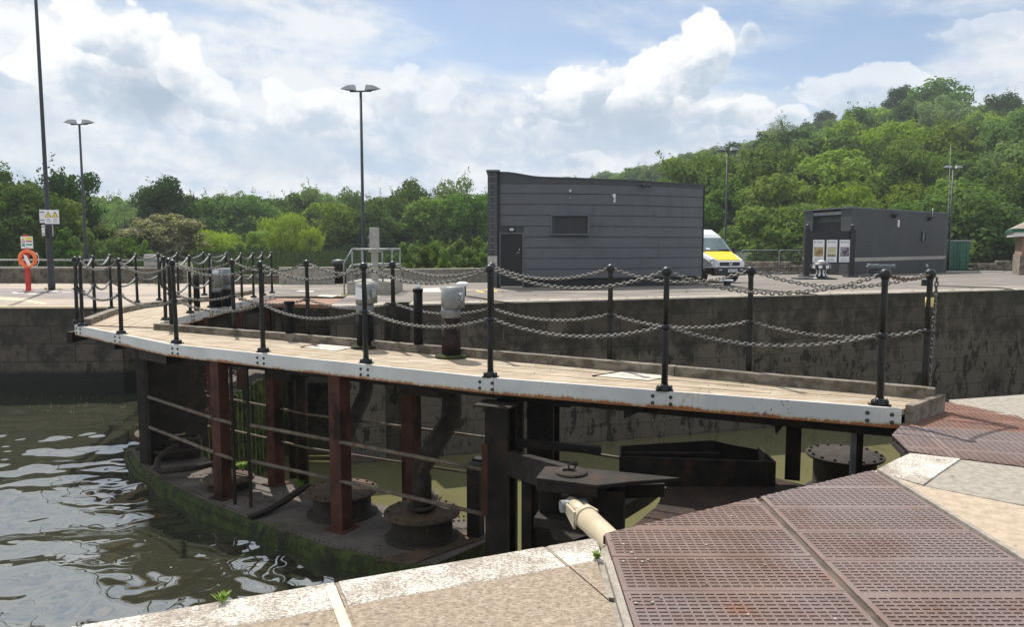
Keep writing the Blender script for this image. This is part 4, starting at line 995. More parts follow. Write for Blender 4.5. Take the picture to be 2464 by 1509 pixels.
for y in (14.3, 16.4, 18.6, 20.8): q = MB(); q.box((-6.75, y, -1.02), (.16, .16, 2.0)); q.build('column', 'rust_steel', far)
for z in (zu, zl): q = MB(); q.tube([(-6.5, 13.3, z), (-6.55, 22, z)], .02, 6); q.build('handrail', 'rusty_pipe', far)
q = MB(); q.slab([(-6.9, 13.6, -.06), (-6.9, 22, -.06), (-7.0, 22, -.06), (-7.0, 13.6, -.06)], (0, 0, -.2)); q.build('girder', 'dark_steel', far); q = MB(); q.slab([(-8.2, 14, -.06), (-8.2, 22, -.06), (-8.3, 22, -.06), (-8.3, 14, -.06)], (0, 0, -.2)); q.build('girder', 'dark_steel', far)
def fpipe(u0, u1, vb, vt, lab, hood=None):
    c = P((u0 + u1) / 2, vb, DZ); r_ = (u1 - u0) / 2 / 1820 * c.y; c = c + Vector((0, r_, 0)); zt = Yd(u0, vt, c.y).z
    q = MB(); q.cyl(c, r_, DZ, zt, 20); o = q.build('standpipe', 'pipe_black', far, label=lab)
    if hood:
        hz = Yd(u0, hood[0], c.y).z; q = MB(); q.cyl((c.x + .02, c.y), r_ * 1.12, zt, hz, 20); q.cyl(c, r_ * 1.02, zt - .12, zt, 20); q.build('hood', 'galvanised', o)
    return c, o
fpipe(464.5, 479, 747, 661.5, 'slim black standpipe')
c1, o1 = fpipe(502, 528, 741, 690, 'wide black standpipe with a grey hood', (646,))
q = MB(); q.slab([Yd(511, 650, c1.y - .22), Yd(525, 650, c1.y - .22), Yd(525, 658, c1.y - .22), Yd(511, 658, c1.y - .22)], (0, .02, 0)); q.build('notice', 'sign_white', o1)
fpipe(530, 553, 738, 684, 'wide black standpipe with a grey hood', (645,))

# ================================================================ chain posts
def post_mb(h=1.18):
    s_, m_ = MB(), None
    s_.lathe([(.034, .0), (.033, .30), (.030, .58), (.029, .62)], (0, 0, 0), 14)
    s_.lathe([(.030, .60), (.029, .9), (.026, 1.10), (.034, 1.14)], (0, 0, 0), 14)
    return s_
def make_post(loc, label, ang, scale=1.0):
    t = thing('chain_post', loc, label, 'chain post', 'black ball-topped posts along the gate walkways')
    t.rotation_euler = (0, 0, 0)
    def b(mb, n, m='black_paint'):
        me = mb.mesh(n); me.materials.append(MATS[m]); o = bpy.data.objects.new(n, me); C.objects.link(o); o.parent = t; return o
    b(post_mb(), 'shaft')
    q = MB(); q.ball((0, 0, 1.18), .052, 16, 10); b(q, 'ball_top')
    q = MB(); q.ball((0, 0, .63), .044, 14, 8); q.tube([(-.075, 0, .635), (.075, 0, .625)], .009, 6); b(q, 'middle_ball')
    q = MB(); q.lathe([(.062, .0), (.058, .02), (.045, .045), (.036, .07)], (0, 0, 0), 12); q.box((0, 0, .006), (.17, .10, .012))
    for s_ in (-1, 1): q.lathe([(.018, -.0), (.018, .03), (.008, .045)], (.062 * s_, 0, .012), 8); q.ball((.05 * s_, -.02, .03), .026, 8, 5)
    b(q, 'foot'); return t
order = ['nearest the right-hand quay', 'second from the right quay', 'standing right of the sticker-marked hood', 'in front of the hood with the white notice', 'third from the left end', 'just before the walkway bends at the left', 'second from the meeting point', 'at the left tip where the gates meet']
front_posts, back_posts, fi_posts, fo_posts = [], [], [], []
proto = None
def place_post(p, label):
    global proto
    if proto is None: proto = make_post(p, label, 0); return proto
    r_ = copy_thing(proto, p, rnd.uniform(-.3, .3), label=label); r_.rotation_euler.x = R(rnd.uniform(-.7, .7)); r_.rotation_euler.y = R(rnd.uniform(-.7, .7)); return r_
for p, lb in zip(post_front, order):
    front_posts.append(place_post(Vector((p.x, p.y + .03, DZ + .004)), 'front-edge chain post of the near gate, ' + lb))
bl = ['at the right end, wrapped with yellow tape', 'second from the right', 'third from the right', 'directly behind a front post near the middle', 'right of the thick standpipe with the white notice', 'right of the short flat-capped standpipe', 'left of the short flat-capped standpipe', 'at the inner corner where both kerbs meet']
bu = [(2226, 930), (1800, 894.5), (1465, 866), (1180, 841.5), (943, 825.6), (737, 806), (558.8, 789), (407, 778)]
def kerb_hit(u):
    pl = [B[0], B[1], B[2], Vector((-6.05, 12.9))]; best = None
    for i in range(3):
        for k in range(300):
            c_ = pl[i].lerp(pl[i + 1], k / 300); uu = 1232 + 1820 * c_.x / (c_.y * _c + (EYE - .12) * _s)
            if best is None or abs(uu - u) < best[0]: best = (abs(uu - u), c_)
    return best[1]
for (u, v), lb in zip(bu, bl):
    c_ = kerb_hit(u) + Vector((.02, .05)); 
    back_posts.append(place_post(Vector((c_.x, c_.y, DZ - .01)), 'back-edge chain post of the near gate, ' + lb))
q = MB()
for p in back_posts: q.box((p.location.x, p.location.y, DZ - .03), (.2, .14, .05))
part('post_brackets', q, 'dark_steel')
fl = ['first from the meeting point', 'second from the meeting point', 'third from the meeting point', 'fourth from the meeting point', 'fifth from the meeting point', 'sixth from the meeting point', 'seventh from the meeting point', 'last before the far quay']
for (u, v), lb in zip([(398.7, 770.4), (458, 753.7), (507, 741), (547, 731.5), (582.6, 722.7), (610.5, 716.4), (634, 711), (655, 705.5)], fl):
    fi_posts.append(place_post(P(u, v, DZ), 'chain post on the far gate\'s inner white edge, ' + lb))
for (u, v), lb in zip([(186, 777), (228.8, 757.6), (268.5, 743.4), (331, 729), (383.6, 723.5), (429.7, 717), (492, 710.9), (548, 706)], fl):
    p = P(u, v, DZ); 
    fo_posts.append(place_post(Vector((p.x, p.y, DZ)), 'chain post on the far gate\'s outer timber kerb, ' + lb))
q = MB(); p = back_posts[0].location; q.cyl((p.x, p.y), .036, DZ + .86, DZ + .95, 14); solo('warning_tape', q, 'tape_yellow', (p.x, p.y, DZ + .86), 'strip of worn yellow tape wrapped round the right-hand back post', 'tape')

# ---------------------------------------------------------------- chains
def catenary(a, b, sag, n):
    return [a.lerp(b, k / n) - Vector((0, 0, sag * 4 * (k / n) * (1 - k / n))) for k in range(n + 1)]
def link_rings(q, pts, pitch, wire, wd, seg=5):
    acc = 0.0; L = [0]
    for a, b in zip(pts[:-1], pts[1:]): L.append(L[-1] + (b - a).length)
    n = int(L[-1] / pitch); 
    def at(s_):
        for i in range(len(L) - 1):
            if s_ <= L[i + 1]: return pts[i].lerp(pts[i + 1], (s_ - L[i]) / (L[i + 1] - L[i]))
        return pts[-1]
    for k in range(n):
        c_ = at((k + .5) * L[-1] / n); t = (at(min(L[-1], (k + 1) * L[-1] / n)) - at(k * L[-1] / n)).normalized()
        up = Vector((0, 0, 1)) if abs(t.z) < .9 else Vector((0, 1, 0)); s_ = t.cross(up).normalized(); up = s_.cross(t)
        ax = (s_ if k % 2 else up); ax = (ax + .25 * (up if k % 2 else s_)).normalized()
        hl = pitch * .5 + wire * .9; r_ = wd; ring = []
        for j in range(10):
            a = 2 * math.pi * j / 10; x, y = math.cos(a), math.sin(a)
            ring.append(c_ + t * (x * r_ + (hl - r_) * (1 if x > 0 else -1)) + ax * (y * r_))
        q.tube(ring, wire, seg, closed=True)
CG = 'iron chains slung between the posts of the near gate'
def chain(a, b, sag, label, grp=CG, m='chain_steel', big=1.0):
    q = MB(); link_rings(q, catenary(a, b, sag, 24), .037 * big, .0066 * big, .0150 * big); mid = a.lerp(b, .5)
    return solo('chain', q, m, (mid.x, mid.y, mid.z - sag), label, 'chain', grp)
def rope(a, b, sag, label, grp, m='rope_grey', r_=.021):
    q = MB(); q.tube(catenary(a, b, sag, 12), r_, 8); mid = a.lerp(b, .5); return solo('rope', q, m, (mid.x, mid.y, mid.z - sag), label, 'rope', grp)
def top(p): return p.location + Vector((0, 0, 1.17))
def midp(p): return p.location + Vector((0, 0, .63))
def endpt(a, b, r_=.05): return a + (b - a).normalized() * r_
nth = ['first', 'second', 'third', 'fourth', 'fifth', 'sixth', 'seventh']
for i in range(7):
    for f, nm, sg in ((top, 'upper', .17), (midp, 'lower', .13)):
        a, b = f(front_posts[i]), f(front_posts[i + 1]); 
        chain(endpt(a, b), endpt(b, a), sg * (a - b).length / 1.85, '%s iron chain, %s bay from the right, front of the near gate' % (nm, nth[i]))
for i in range(7):
    for f, nm, sg in ((top, 'upper', .15), (midp, 'lower', .11)):
        a, b = f(back_posts[i]), f(back_posts[i + 1]); 
        chain(endpt(a, b), endpt(b, a), sg * (a - b).length / 1.85, '%s iron chain, %s bay from the right, back of the near gate' % (nm, nth[i]))
a, b = top(front_posts[0]), top(back_posts[0]); chain(endpt(a, b), endpt(b, a), .035, 'short rusty chain closing the right end of the walkway between front and back posts', None, 'chain_rust')
a = top(back_posts[0]) + Vector((.06, .0, -.02)); chain(a, Vector((a.x - .03, a.y, -.02)), .0, 'loose chain hanging straight down beside the yellow-taped post', None, 'chain_steel', 1.15)
a, b = Yd(1570, 1012, 8.6), Yd(1572, 1082, 8.6); chain(a, b, 0, 'thin chain hanging under the walkway, left of the pair', None, 'chain_rust')
a, b = Yd(1598, 1010, 8.6), Yd(1596, 1078, 8.6); chain(a, b, 0, 'thin chain hanging under the walkway, right of the pair', None, 'chain_rust')
RG = 'grey covered ropes between the posts of the far gate'
for i in range(7):
    for f, nm, sg in ((top, 'upper', .17), (midp, 'lower', .15)):
        a, b = f(fi_posts[i]), f(fi_posts[i + 1]); rope(endpt(a, b, .04), endpt(b, a, .04), sg * (a - b).length / 1.5, '%s grey rope, %s bay, inner side of the far gate' % (nm, nth[i]), RG)
        a, b = f(fo_posts[i]), f(fo_posts[i + 1]); rope(endpt(a, b, .04), endpt(b, a, .04), sg * (a - b).length / 1.6, '%s grey rope, %s bay, outer side of the far gate' % (nm, nth[i]), RG)
for p, nm in ((front_posts[7], 'at the left tip of the gates'), (fi_posts[0], 'at the inner corner of the two gates')):
    a, b = top(p), midp(p); q = MB(); off = Vector((-.10, .05, 0)); q.tube([a + Vector((-.02, .03, 0)), a + off * .8 + Vector((0, 0, -.08)), a + off + Vector((0, 0, -.25)), b + off * .9 + Vector((0, 0, .08)), b + Vector((-.02, .02, -.02))], .022, 8)
    solo('rope', q, 'black_paint', (b.x, b.y, b.z), 'black hanging loop of rope ' + nm, 'rope')

# ================================================================ gratings over the ram pit
def grating_mesh(q, x0, x1, y0, y1, z=0.0, nxs=20, nys=10, th=.022):
    fr_ = .022; cx, cy = (x1 - x0 - 2 * fr_) / nxs, (y1 - y0 - 2 * fr_) / nys; hx, hy = cx * .395, cy * .175
    def qd(a, b, c_, d_): q.add([(a, c_, z), (b, c_, z), (b, d_, z), (a, d_, z)], [(0, 1, 2, 3)])
    qd(x0, x1, y0, y0 + fr_); qd(x0, x1, y1 - fr_, y1); qd(x0, x0 + fr_, y0 + fr_, y1 - fr_); qd(x1 - fr_, x1, y0 + fr_, y1 - fr_)
    for i in range(nxs):
        for j in range(nys):
            ax, ay = x0 + fr_ + i * cx, y0 + fr_ + j * cy; mx, my = ax + cx / 2, ay + cy / 2
            o = [(ax, ay), (ax + cx, ay), (ax + cx, ay + cy), (ax, ay + cy)]; h = [(mx - hx, my - hy), (mx + hx, my - hy), (mx + hx, my + hy), (mx - hx, my + hy)]
            dp = th if rnd.random() > .07 else .004; h = [(x + rnd.uniform(-.0008, .0008), y) for x, y in h]; vs = [(x, y, z) for x, y in o] + [(x, y, z + .003) for x, y in h] + [(x, y, z - dp) for x, y in h]
            q.add(vs, [(0, 1, 5, 4), (1, 2, 6, 5), (2, 3, 7, 6), (3, 0, 4, 7), (5, 9, 8, 4), (6, 10, 9, 5), (7, 11, 10, 6), (4, 8, 11, 7)] + ([(8, 9, 10, 11)] if dp < .01 else []))
    for a, b in (((x0, y0), (x1, y0)), ((x1, y0), (x1, y1)), ((x1, y1), (x0, y1)), ((x0, y1), (x0, y0))):
        q.add([(a[0], a[1], z - .05), (b[0], b[1], z - .05), (b[0], b[1], z), (a[0], a[1], z)], [(0, 1, 2, 3)])
ea, eb = Vector((.49, 3.985)), Vector((2.53, 5.165)); et = (eb - ea).normalized(); en = Vector((-et.y, et.x))
GG = 'cast-iron gratings over the ram pit'
ords = ['lowest', 'second', 'third', 'fourth', 'fifth', 'sixth', 'seventh', 'eighth']
for col_, x0, x1, y00, nrow in (('left', .505, 1.515, 2.17, 7), ('right', 1.553, 2.525, 2.13, 9)):
    k = 0
    for j in range(nrow):
        y0 = y00 + .381 * j + (.0 if col_ == 'left' else -.002 * j); y1 = y0 + .375
        if (Vector((x1, y0)) - ea).dot(en) > -.02: continue
        q = MB(); grating_mesh(q, x0, x1, y0, y1, rnd.uniform(-.002, .001))
        clip = (Vector((x0, y1)) - ea).dot(en) > 0
        lb = ('slotted iron grating, %s column, %s from the bottom of the photo' % (col_, ords[min(k, 7)]))
        if y1 < 2.95: lb = 'slotted iron grating panel in the %s row, at the viewer\'s feet' % col_
        o = solo('grating_panel', q, 'grating_iron', ((x0 + x1) / 2, (y0 + y1) / 2, 0), lb, 'grating', GG)
        if clip: cut_obj(o, (ea.x, ea.y, 0), (en.x, en.y, 0))
        if y1 >= 2.95: k += 1
q = MB(); q.prism([(.47, 2.1), (2.54, 2.1), (2.54, 5.10), (.49, 3.93)], -.07, -.045); struct('slot_shade_sheet', q, 'slot_shade')  # added dark sheet just under the slots, its colour imitates the pit's shade
q = MB(); q.bar(V2(ea - en * .02, -.028), V2(eb - en * .02, -.028), .02, .045); struct('pit_edge_steel', q, 'rust_steel')
# rusty gratings beyond, on a skew
c0 = P(2262, 965); sk = R(-12); q0 = [P(u, v) for u, v in [(2142, 1042), (2180, 1012), (2262, 966), (2300, 971)]] + [Vector((4.9, 6.33)), Vector((4.5, 5.2)), P(2464, 1128), P(2314, 1104), P(2190, 1089), P(2165, 1062)]
def clip_convexish(o, poly):
    n = len(poly); cen = sum(poly, Vector((0, 0))) / n if len(poly[0]) == 2 else None
    for i in range(n):
        a, b = poly[i], poly[(i + 1) % n]; t = (b - a).normalized(); nr = Vector((t.y, -t.x))
        if (cen - a).dot(nr) > 0: nr = -nr
        if cut_obj(o, (a.x, a.y, 0), (nr.x, nr.y, 0)) == 0: return 0
    return len(o.data.polygons)
poly = [p.xy.copy() if len(p) == 3 else p for p in [P(2146, 1046), P(2186, 1005), P(2262, 966), P(2300, 971), Vector((4.9, 6.33)), Vector((4.5, 5.0)), P(2464, 1126), P(2314, 1104), P(2190, 1089)]]
org = P(2216, 1027).xy; ux = (P(2464, 1041).xy - org).normalized(); uy = Vector((-ux.y, ux.x)); cnt = 0
for j in range(-4, 4):
    for i in range(-1, 2):
        q = MB(); x0, y0 = i * 1.0 - .0, j * .375; grating_mesh(q, x0 + .004, x0 + .996, y0 + .003, y0 + .372)
        q.v = [(org.x + ux.x * x + uy.x * y, org.y + ux.y * x + uy.y * y, z - .003) for x, y, z in q.v]
        cx, cy = org.x + ux.x * (x0 + .5) + uy.x * (y0 + .18), org.y + ux.y * (x0 + .5) + uy.y * (y0 + .18)
        o = solo('grating_panel', q, 'rust_grating' if j >= 0 else 'grating_iron', (cx, cy, 0), '', 'grating', 'rust-red gratings beside the gate heel')
        if clip_convexish(o, poly) < 12: bpy.data.objects.remove(o); continue
        cnt += 1
        o['label'] = ('orange rusted' if j >= 0 else 'purple-brown') + ' grating beyond the gate heel, row %s from the viewer, %s piece' % (['one', 'two', 'three', 'four', 'five', 'six', 'seven', 'eight'][j + 4], ['left', 'middle', 'right'][i + 1])
q = MB(); q.prism([p for p in poly], -.09, -.05); struct('slot_shade_sheet', q, 'slot_shade')  # same added sheet below the skewed gratings, shade put in as colour
# bird droppings and grit on the gratings
q = MB()
for u, v in [(1850, 1195), (1853, 1198), (1470, 1300), (1500, 1310), (1520, 1330), (1700, 1312), (1600, 1275), (1930, 1210), (1900, 1230), (1960, 1400), (1700, 1405), (1840, 1360), (2010, 1490), (1570, 1450), (1590, 1440), (1515, 1440), (1530, 1452), (1690, 1490), (2300, 1420), (2110, 1260), (1760, 1242), (1640, 1262), (1800, 1480), (2110, 1480), (2350, 1350), (1546, 1352), (1530, 1345), (1560, 1348), (1500, 1352)]:
    p = P(u, v, .005); r_ = rnd.uniform(.004, .011); q.lathe([(r_, 0), (r_ * .6, .004)], (p.x, p.y, .0035), 7)
struct('grit', q, 'bird_dirt', 'stuff')
# weeds
def weed(name, p, n, h, label, m='weed_green', spread=.6):
    q = MB(); rr = random.Random(int(p.x * 1000))
    for _ in range(n):
        a = rr.uniform(0, 6.28); t = rr.uniform(.2, spread); hh = h * rr.uniform(.5, 1); d_ = Vector((math.cos(a) * t, math.sin(a) * t, 1)).normalized() * hh; s_ = Vector((-math.sin(a), math.cos(a), 0)) * h * .09
        b0 = p + Vector((rr.uniform(-1, 1), rr.uniform(-1, 1), 0)) * h * .2; m1 = b0 + d_ * .55; 
        q.add([b0, m1 - s_, b0 + d_ + Vector((math.cos(a), math.sin(a), -.3)) * hh * .25, m1 + s_], [(0, 1, 2, 3)])
    return solo(name, q, m, tuple(p), label, 'weed')
weed('weed', P(536, 1450), 26, .06, 'small leafy weed rooted in the gap of the white coping at the bottom left')
weed('grass_tuft', P(1436, 1345), 110, .045, 'short grass tuft where the painted coping meets the gratings')
weed('weed', P(582, 1130, HZ), 40, .16, 'yellow-green weed growing beside the ladder on the gate hull')
weed('weed', P(725, 1172, HZ), 40, .2, 'tall yellow-green weed behind the skid strap on the gate hull', spread=.4)
weed('grass_tuft', P(2240, 958, DZ) + Vector((-.06, -.02, 0)), 60, .03, 'green tuft in the right-hand corner of the walkway')
weed('weed', P(1048, 1212, HZ + .32), 14, .22, 'dry stalk of weed on the right-hand manhole lid', 'bird_dirt', .25)
# ================================================================ BUILDINGS AND THINGS ON THE FAR QUAY
# -------- curved clad pump house
bx0, bx1 = Yd(1205, 600, 28.3).x, None
bldg = thing('pump_house', (3.0, 30, gz(29)), 'dark grey pump house with a curved front of wide horizontal cladding and a black door', 'building')
def bp(mb, n, m, par=None, bevel=0., label=None): return mb.build(n, m, par or bldg, bevel, label)
XA, XB = -.45, 7.68
def fy(x): t = (x - .2); return 28.0 + .046 * max(0, t) ** 2
def zr_(x): t = min(1, max(0, (x + .35) / 1.5)); return 4.22 - .18 * (t * t * (3 - 2 * t)) - .10 * max(0, (x - 1.1) / 6.6)
zg = -.05
nseg = 26; xs = [XA + (XB - XA) * i / nseg for i in range(nseg + 1)]
lines = [.34 + .400 * k for k in range(10)]
DX0, DX1 = .0 - .40, .0 + .42
door_x0, door_x1 = Yd(1205, 600, 28).x, Yd(1257, 600, 28).x
zt_door = Yd(1230, 563, 28).z
wx0, wx1 = Yd(1326, 540, 28.1).x, Yd(1415, 540, 28.2).x; wz0, wz1 = Yd(1370, 564, 28.1).z, Yd(1370, 517.5, 28.1).z
q = MB()
xs2 = sorted(set([XA + .02, door_x1 + .03, wx0, wx1] + [x for x in xs if x > door_x1 + .1]))
zl_ = [Yd(1300, v, 28.05).z for v in (670.8, 648, 622, 596, 570, 544, 518, 491.7, 465.5, 432)]
def band(xa, xb, za, zb, y_off=0.0, steps=None):
    n = max(1, int((xb - xa) / .3)); X = [lerp(xa, xb, k / n) for k in range(n + 1)]; th = .03
    vs = []
    for x in X: vs += [(x, fy(x) + y_off, za + .006), (x, fy(x) + y_off - .004, za + .03), (x, fy(x) + y_off + .006, zb - .014), (x, fy(x) + y_off + .05, zb - .012), (x, fy(x) + y_off + .05, za + .006)]
    q.add(vs, [(i * 5 + j, (i + 1) * 5 + j, (i + 1) * 5 + (j + 1) % 5, i * 5 + (j + 1) % 5) for i in range(n) for j in range(5)] + [(0, 1, 2, 3, 4), tuple(n * 5 + k for k in (4, 3, 2, 1, 0))])
for za, zb in zip(zl_[:-1], zl_[1:]):
    segs = [(XA + .02, XB)]
    if za < zt_door - .02: segs = [(door_x1 + .05, XB)]
    out = []
    for a, b in segs:
        if zb > wz0 + .05 and za < wz1 - .05: out += [(a, wx0 - .03), (wx1 + .03, b)]
        else: out.append((a, b))
    for a, b in out: band(a, b, za, zb)
bp(q, 'cladding', 'cladding')
q = MB()                                                          # body behind the cladding, set back at the foot
ft = [(x, fy(x) + .055) for x in xs]
q.prism([(XA, 28.06)] + [p for p in ft if p[0] > door_x1 + .05] + [(XB, 33.5), (XA, 33.5)], .33, 3.85); bp(q, 'wall', 'trim_dark')
q = MB(); q.prism([(door_x1 + .04, 28.10)] + [(x, fy(x) + .12) for x in xs if door_x1 + .05 < x < 7.0] + [(7.0, 33), (door_x1 + .04, 33)], -.14, .329); bp(q, 'plinth', 'plinth_dark')
q = MB(); vs = []                                                 # parapet band and coping
for x in xs: y = fy(x) - .03; zt = zr_(x); vs += [(x, y, 3.80), (x, y, zt - .05), (x, y - .03, zt - .05), (x, y - .03, zt), (x, y + .35, zt), (x, y + .35, 3.80)]
q.add(vs, [(i * 6 + j, (i + 1) * 6 + j, (i + 1) * 6 + (j + 1) % 6, i * 6 + (j + 1) % 6) for i in range(nseg) for j in range(6)] + [(0, 1, 2, 3, 4, 5), tuple(nseg * 6 + k for k in (5, 4, 3, 2, 1, 0))]); bp(q, 'parapet', 'trim_dark')
q = MB(); q.prism([(x, fy(x) + .33) for x in xs] + [(XB, 33.5), (XA, 33.5)], 3.851, 3.9); bp(q, 'roof', 'grey_roof')
q = MB(); px0, px1 = Yd(1174, 600, 27.9).x, Yd(1196, 600, 27.9).x
for za, zb in ((-.12, Yd(1180, 640, 27.9).z), (Yd(1180, 616, 27.9).z, 4.2)): q.box(((px0 + px1) / 2, 28.6, (za + zb) / 2), (px1 - px0, 1.6, zb - za))
o = bp(q, 'brick_pier', 'painted_brick_side')
q = MB(); za, zb = Yd(1180, 640, 27.9).z, Yd(1180, 616, 27.9).z; q.box(((px0 + px1) / 2, 28.6, (za + zb) / 2), (px1 - px0 + .01, 1.61, zb - za - .004)); bp(q, 'white_course', 'white_block', o)
q = MB(); q.box(((px0 + px1) / 2 + .03, 28.6, 4.235), (px1 - px0 + .16, 1.75, .06)); bp(q, 'pier_coping', 'grey_roof', o)
q = MB(); q.prism([(px1, 28.02), (px1 + .14, 28.02), (px1 + .14, 33), (px1, 33)], -.12, 4.1); bp(q, 'return_wall', 'painted_brick')
dx = (door_x0 + door_x1) / 2
q = MB(); q.box((dx, 28.02, zt_door / 2 + .0), (door_x1 - door_x0 - .02, .05, zt_door - .04)); dr_ = bp(q, 'door', 'door_dark')
q = MB(); hx = Yd(1250, 606, 27.95).x; zh = Yd(1250, 608, 27.95).z; q.tube([(hx, 27.98, zh), (hx, 27.93, zh), (hx - .11, 27.93, zh)], .012, 6); q.tube([(hx, 27.99, zh + .12), (hx, 27.95, zh + .12)], .022, 8); bp(q, 'handle', 'chrome', dr_)
q = MB(); q.box((door_x0 - .03, 28.0, zt_door / 2), (.06, .1, zt_door)); q.box((door_x1 + .03, 28.0, zt_door / 2), (.06, .1, zt_door)); q.box((dx, 28.0, zt_door + .03), (door_x1 - door_x0 + .12, .1, .06)); bp(q, 'door_frame', 'cladding')
q = MB(); q.box((dx, 27.95, -.01), (door_x1 - door_x0 + .0, .25, .07)); bp(q, 'doorstep', 'far_coping')
wc = ((wx0 + wx1) / 2, (wz0 + wz1) / 2)
q = MB(); q.box((wc[0], 28.16, wc[1]), (wx1 - wx0 - .04, .03, wz1 - wz0 - .04)); wn = bp(q, 'window', 'window_mesh')
q = MB(); W_, H_ = wx1 - wx0, wz1 - wz0
for a, b in (((0, H_ / 2), (W_ + .06, .06)), ((0, -H_ / 2), (W_ + .06, .06)), ((W_ / 2, 0), (.06, H_ - .061)), ((-W_ / 2, 0), (.06, H_ - .061))): q.box((wc[0] + a[0], 28.12, wc[1] + a[1]), (b[0], .2, b[1]))
bp(q, 'window_frame', 'cladding', wn)
q = MB(); q.box((wc[0], 28.13, wc[1]), (.015, .01, H_ - .08))
for k in range(30): q.box((wc[0] - W_ / 2 + .05 + k * (W_ - .1) / 29, 28.14, wc[1]), (.008, .01, H_ - .08))
bp(q, 'window_bars', 'trim_dark', wn)
def lampbox(u, v, y, w_, h_, lab):
    p = Yd(u, v, y); q = MB(); q.box(p, (w_, .09, h_)); o = bp(q, 'wall_lamp', 'black_paint', bevel=.02, label=lab); q = MB(); q.lathe([(.01, -.05), (h_ * .42, -.03), (h_ * .42, .0), (.01, .01)], p + Vector((0, -.05, 0)), 14, axis='Y')
    q.v = [(p.x + (x - p.x) * 1.7, y_, z) for x, y_, z in q.v]; bp(q, 'lens', 'lamp_glass', o)
lampbox(1231, 552.5, 27.95, .26, .13, 'oval bulkhead lamp over the door')
q = MB(); p = Yd(1372, 459, 28.1); q.box(p, (.09, .1, .09)); q.box(p + Vector((0, 0, -.25)), (.03, .03, .03)); bp(q, 'sensor', 'lamp_glass', bevel=.01)
q = MB(); p = Yd(1475.5, 477, fy(3.9) - .02); q.box(p, (.17, .03, .32)); a = bp(q, 'alarm_sign', 'sign_white'); q = MB(); q.box(p + Vector((-.07, -.017, 0)), (.03, .006, .32)); bp(q, 'red_edge', 'sign_red', a)
q = MB(); q.lathe([(.001, .05), (.03, .045), (.035, -.01), (.02, -.02), (.045, -.06), (.001, -.061)][::-1], p + Vector((.015, -.02, 0)), 8); q.box(p + Vector((0.01, -.02, -.14)), (.12, .006, .012)); bp(q, 'sign_figure', 'sign_grey', a)
for u in (1549, 1560):
    p = Yd(u, 447, fy(5.0) - .12); q = MB(); q.lathe([(.01, -.02), (.05, -.02), (.085, -.16), (.01, -.16)][::-1], p, 10, axis='Y'); q.box(p + Vector((0, .05, .03)), (.04, .12, .04)); bp(q, 'floodlight', 'trim_dark')
q = MB(); q.box((XB - .0, fy(XB) + .02, 2.08), (.05, .1, 3.5)); bp(q, 'corner_trim', 'door_dark')

# -------- second, brick house
A2, B2, C2 = G(1930, 659), G(2043, 663), G(2270, 656)
b2 = thing('brick_house', (B2.x, B2.y, gz(B2.y)), 'flat-roofed dark grey brick house with a pale stripe and louvred doors, behind the notice board', 'building')
ztA = Yd(1930, 509, A2.y).z; ztB = Yd(2048, 503, B2.y).z; ztC = Yd(2278, 511, C2.y).z
def wallpt(a, b, t, z): p = a.lerp(b, t); return Vector((p.x, p.y, z))
z0 = gz(50) - .1
back = (C2 - B2).normalized(); dep = Vector((3.1, 5.2, 0))
bandz = [(Yd(2150, 626, (B2.y + C2.y) / 2).z), (Yd(2150, 618, (B2.y + C2.y) / 2).z)]
zt = (ztA + ztB + ztC) / 3
q = MB(); a1, a2 = A2.lerp(B2, .20), A2.lerp(B2, .80); ind = (B2 - A2).normalized(); ind = Vector((-ind.y, ind.x, 0)) * .35
if ind.y < 0: ind = -ind
foot = [A2, a1, a1 + ind, a2 + ind, a2, B2, C2, C2 + dep, A2 + dep]
q.prism([p.xy for p in foot], z0, bandz[0]); 
q.prism([p.xy for p in foot], bandz[1], zt); q.build('wall', 'painted_brick', b2)
def outset(pts, d_):
    cen = sum((Vector(p.xy) for p in pts), Vector((0, 0))) / len(pts); return [Vector(p.xy) + (Vector(p.xy) - cen).normalized() * d_ for p in pts]
q = MB(); q.prism([p.xy for p in foot], bandz[0] + .001, bandz[1] - .001); q.build('pale_stripe', 'white_block', b2)
q = MB(); q.prism(outset([A2, B2, C2, C2 + dep, A2 + dep], .08), zt, zt + .07); q.build('roof_coping', 'grey_roof', b2)
lz0, lz1 = z0 + .1, zt - .45
q = MB(); e0, e1 = a1 + ind * .85, a2 + ind * .85; q.slab([V2(e0.xy, z0), V2(e1.xy, z0), V2(e1.xy, zt - .6), V2(e0.xy, zt - .6)], ind * .1); ld = q.build('louvre_doors', 'trim_dark', b2)
q = MB(); nl = 30
for h_ in ((.04, .48), (.52, .96)):
    for k in range(nl):
        z = lerp(z0 + .25, zt - .75, k / nl); a, b = e0.lerp(e1, h_[0]), e0.lerp(e1, h_[1]); n_ = ind.normalized()
        q.slab([V2((a - n_ * .05).xy, z), V2((b - n_ * .05).xy, z), V2((b - n_ * .005).xy, z + .10), V2((a - n_ * .005).xy, z + .10)], (0, 0, -.02))
q.build('louvres', 'plinth_dark', ld)
q = MB(); q.slab([V2((a1 + ind * .1).xy, zt - .35), V2((a2 + ind * .1).xy, zt - .35), V2((a2 + ind * .1).xy, zt - .16), V2((a1 + ind * .1).xy, zt - .16)], ind * .8); q.build('lintel_strip', 'galvanised', b2)
def onwall(u, v, off=.03):                                          # point on the long wall where a sight line meets it
    d_ = _ray(u, v); n_ = Vector((back.y, -back.x)); k = (B2.xy.dot(n_)) / (d_[0] * n_.x + d_[1] * n_.y); return Vector((d_[0] * k, d_[1] * k, EYE + d_[2] * k)) + Vector((n_.x, n_.y, 0)) * off
bang = math.atan2(back.y, back.x)
p = onwall(2221, 569, .03); q = MB(); q.box(p, (.46, .03, .60), bang); wn = q.build('window', 'old_glass', b2); q = MB(); 
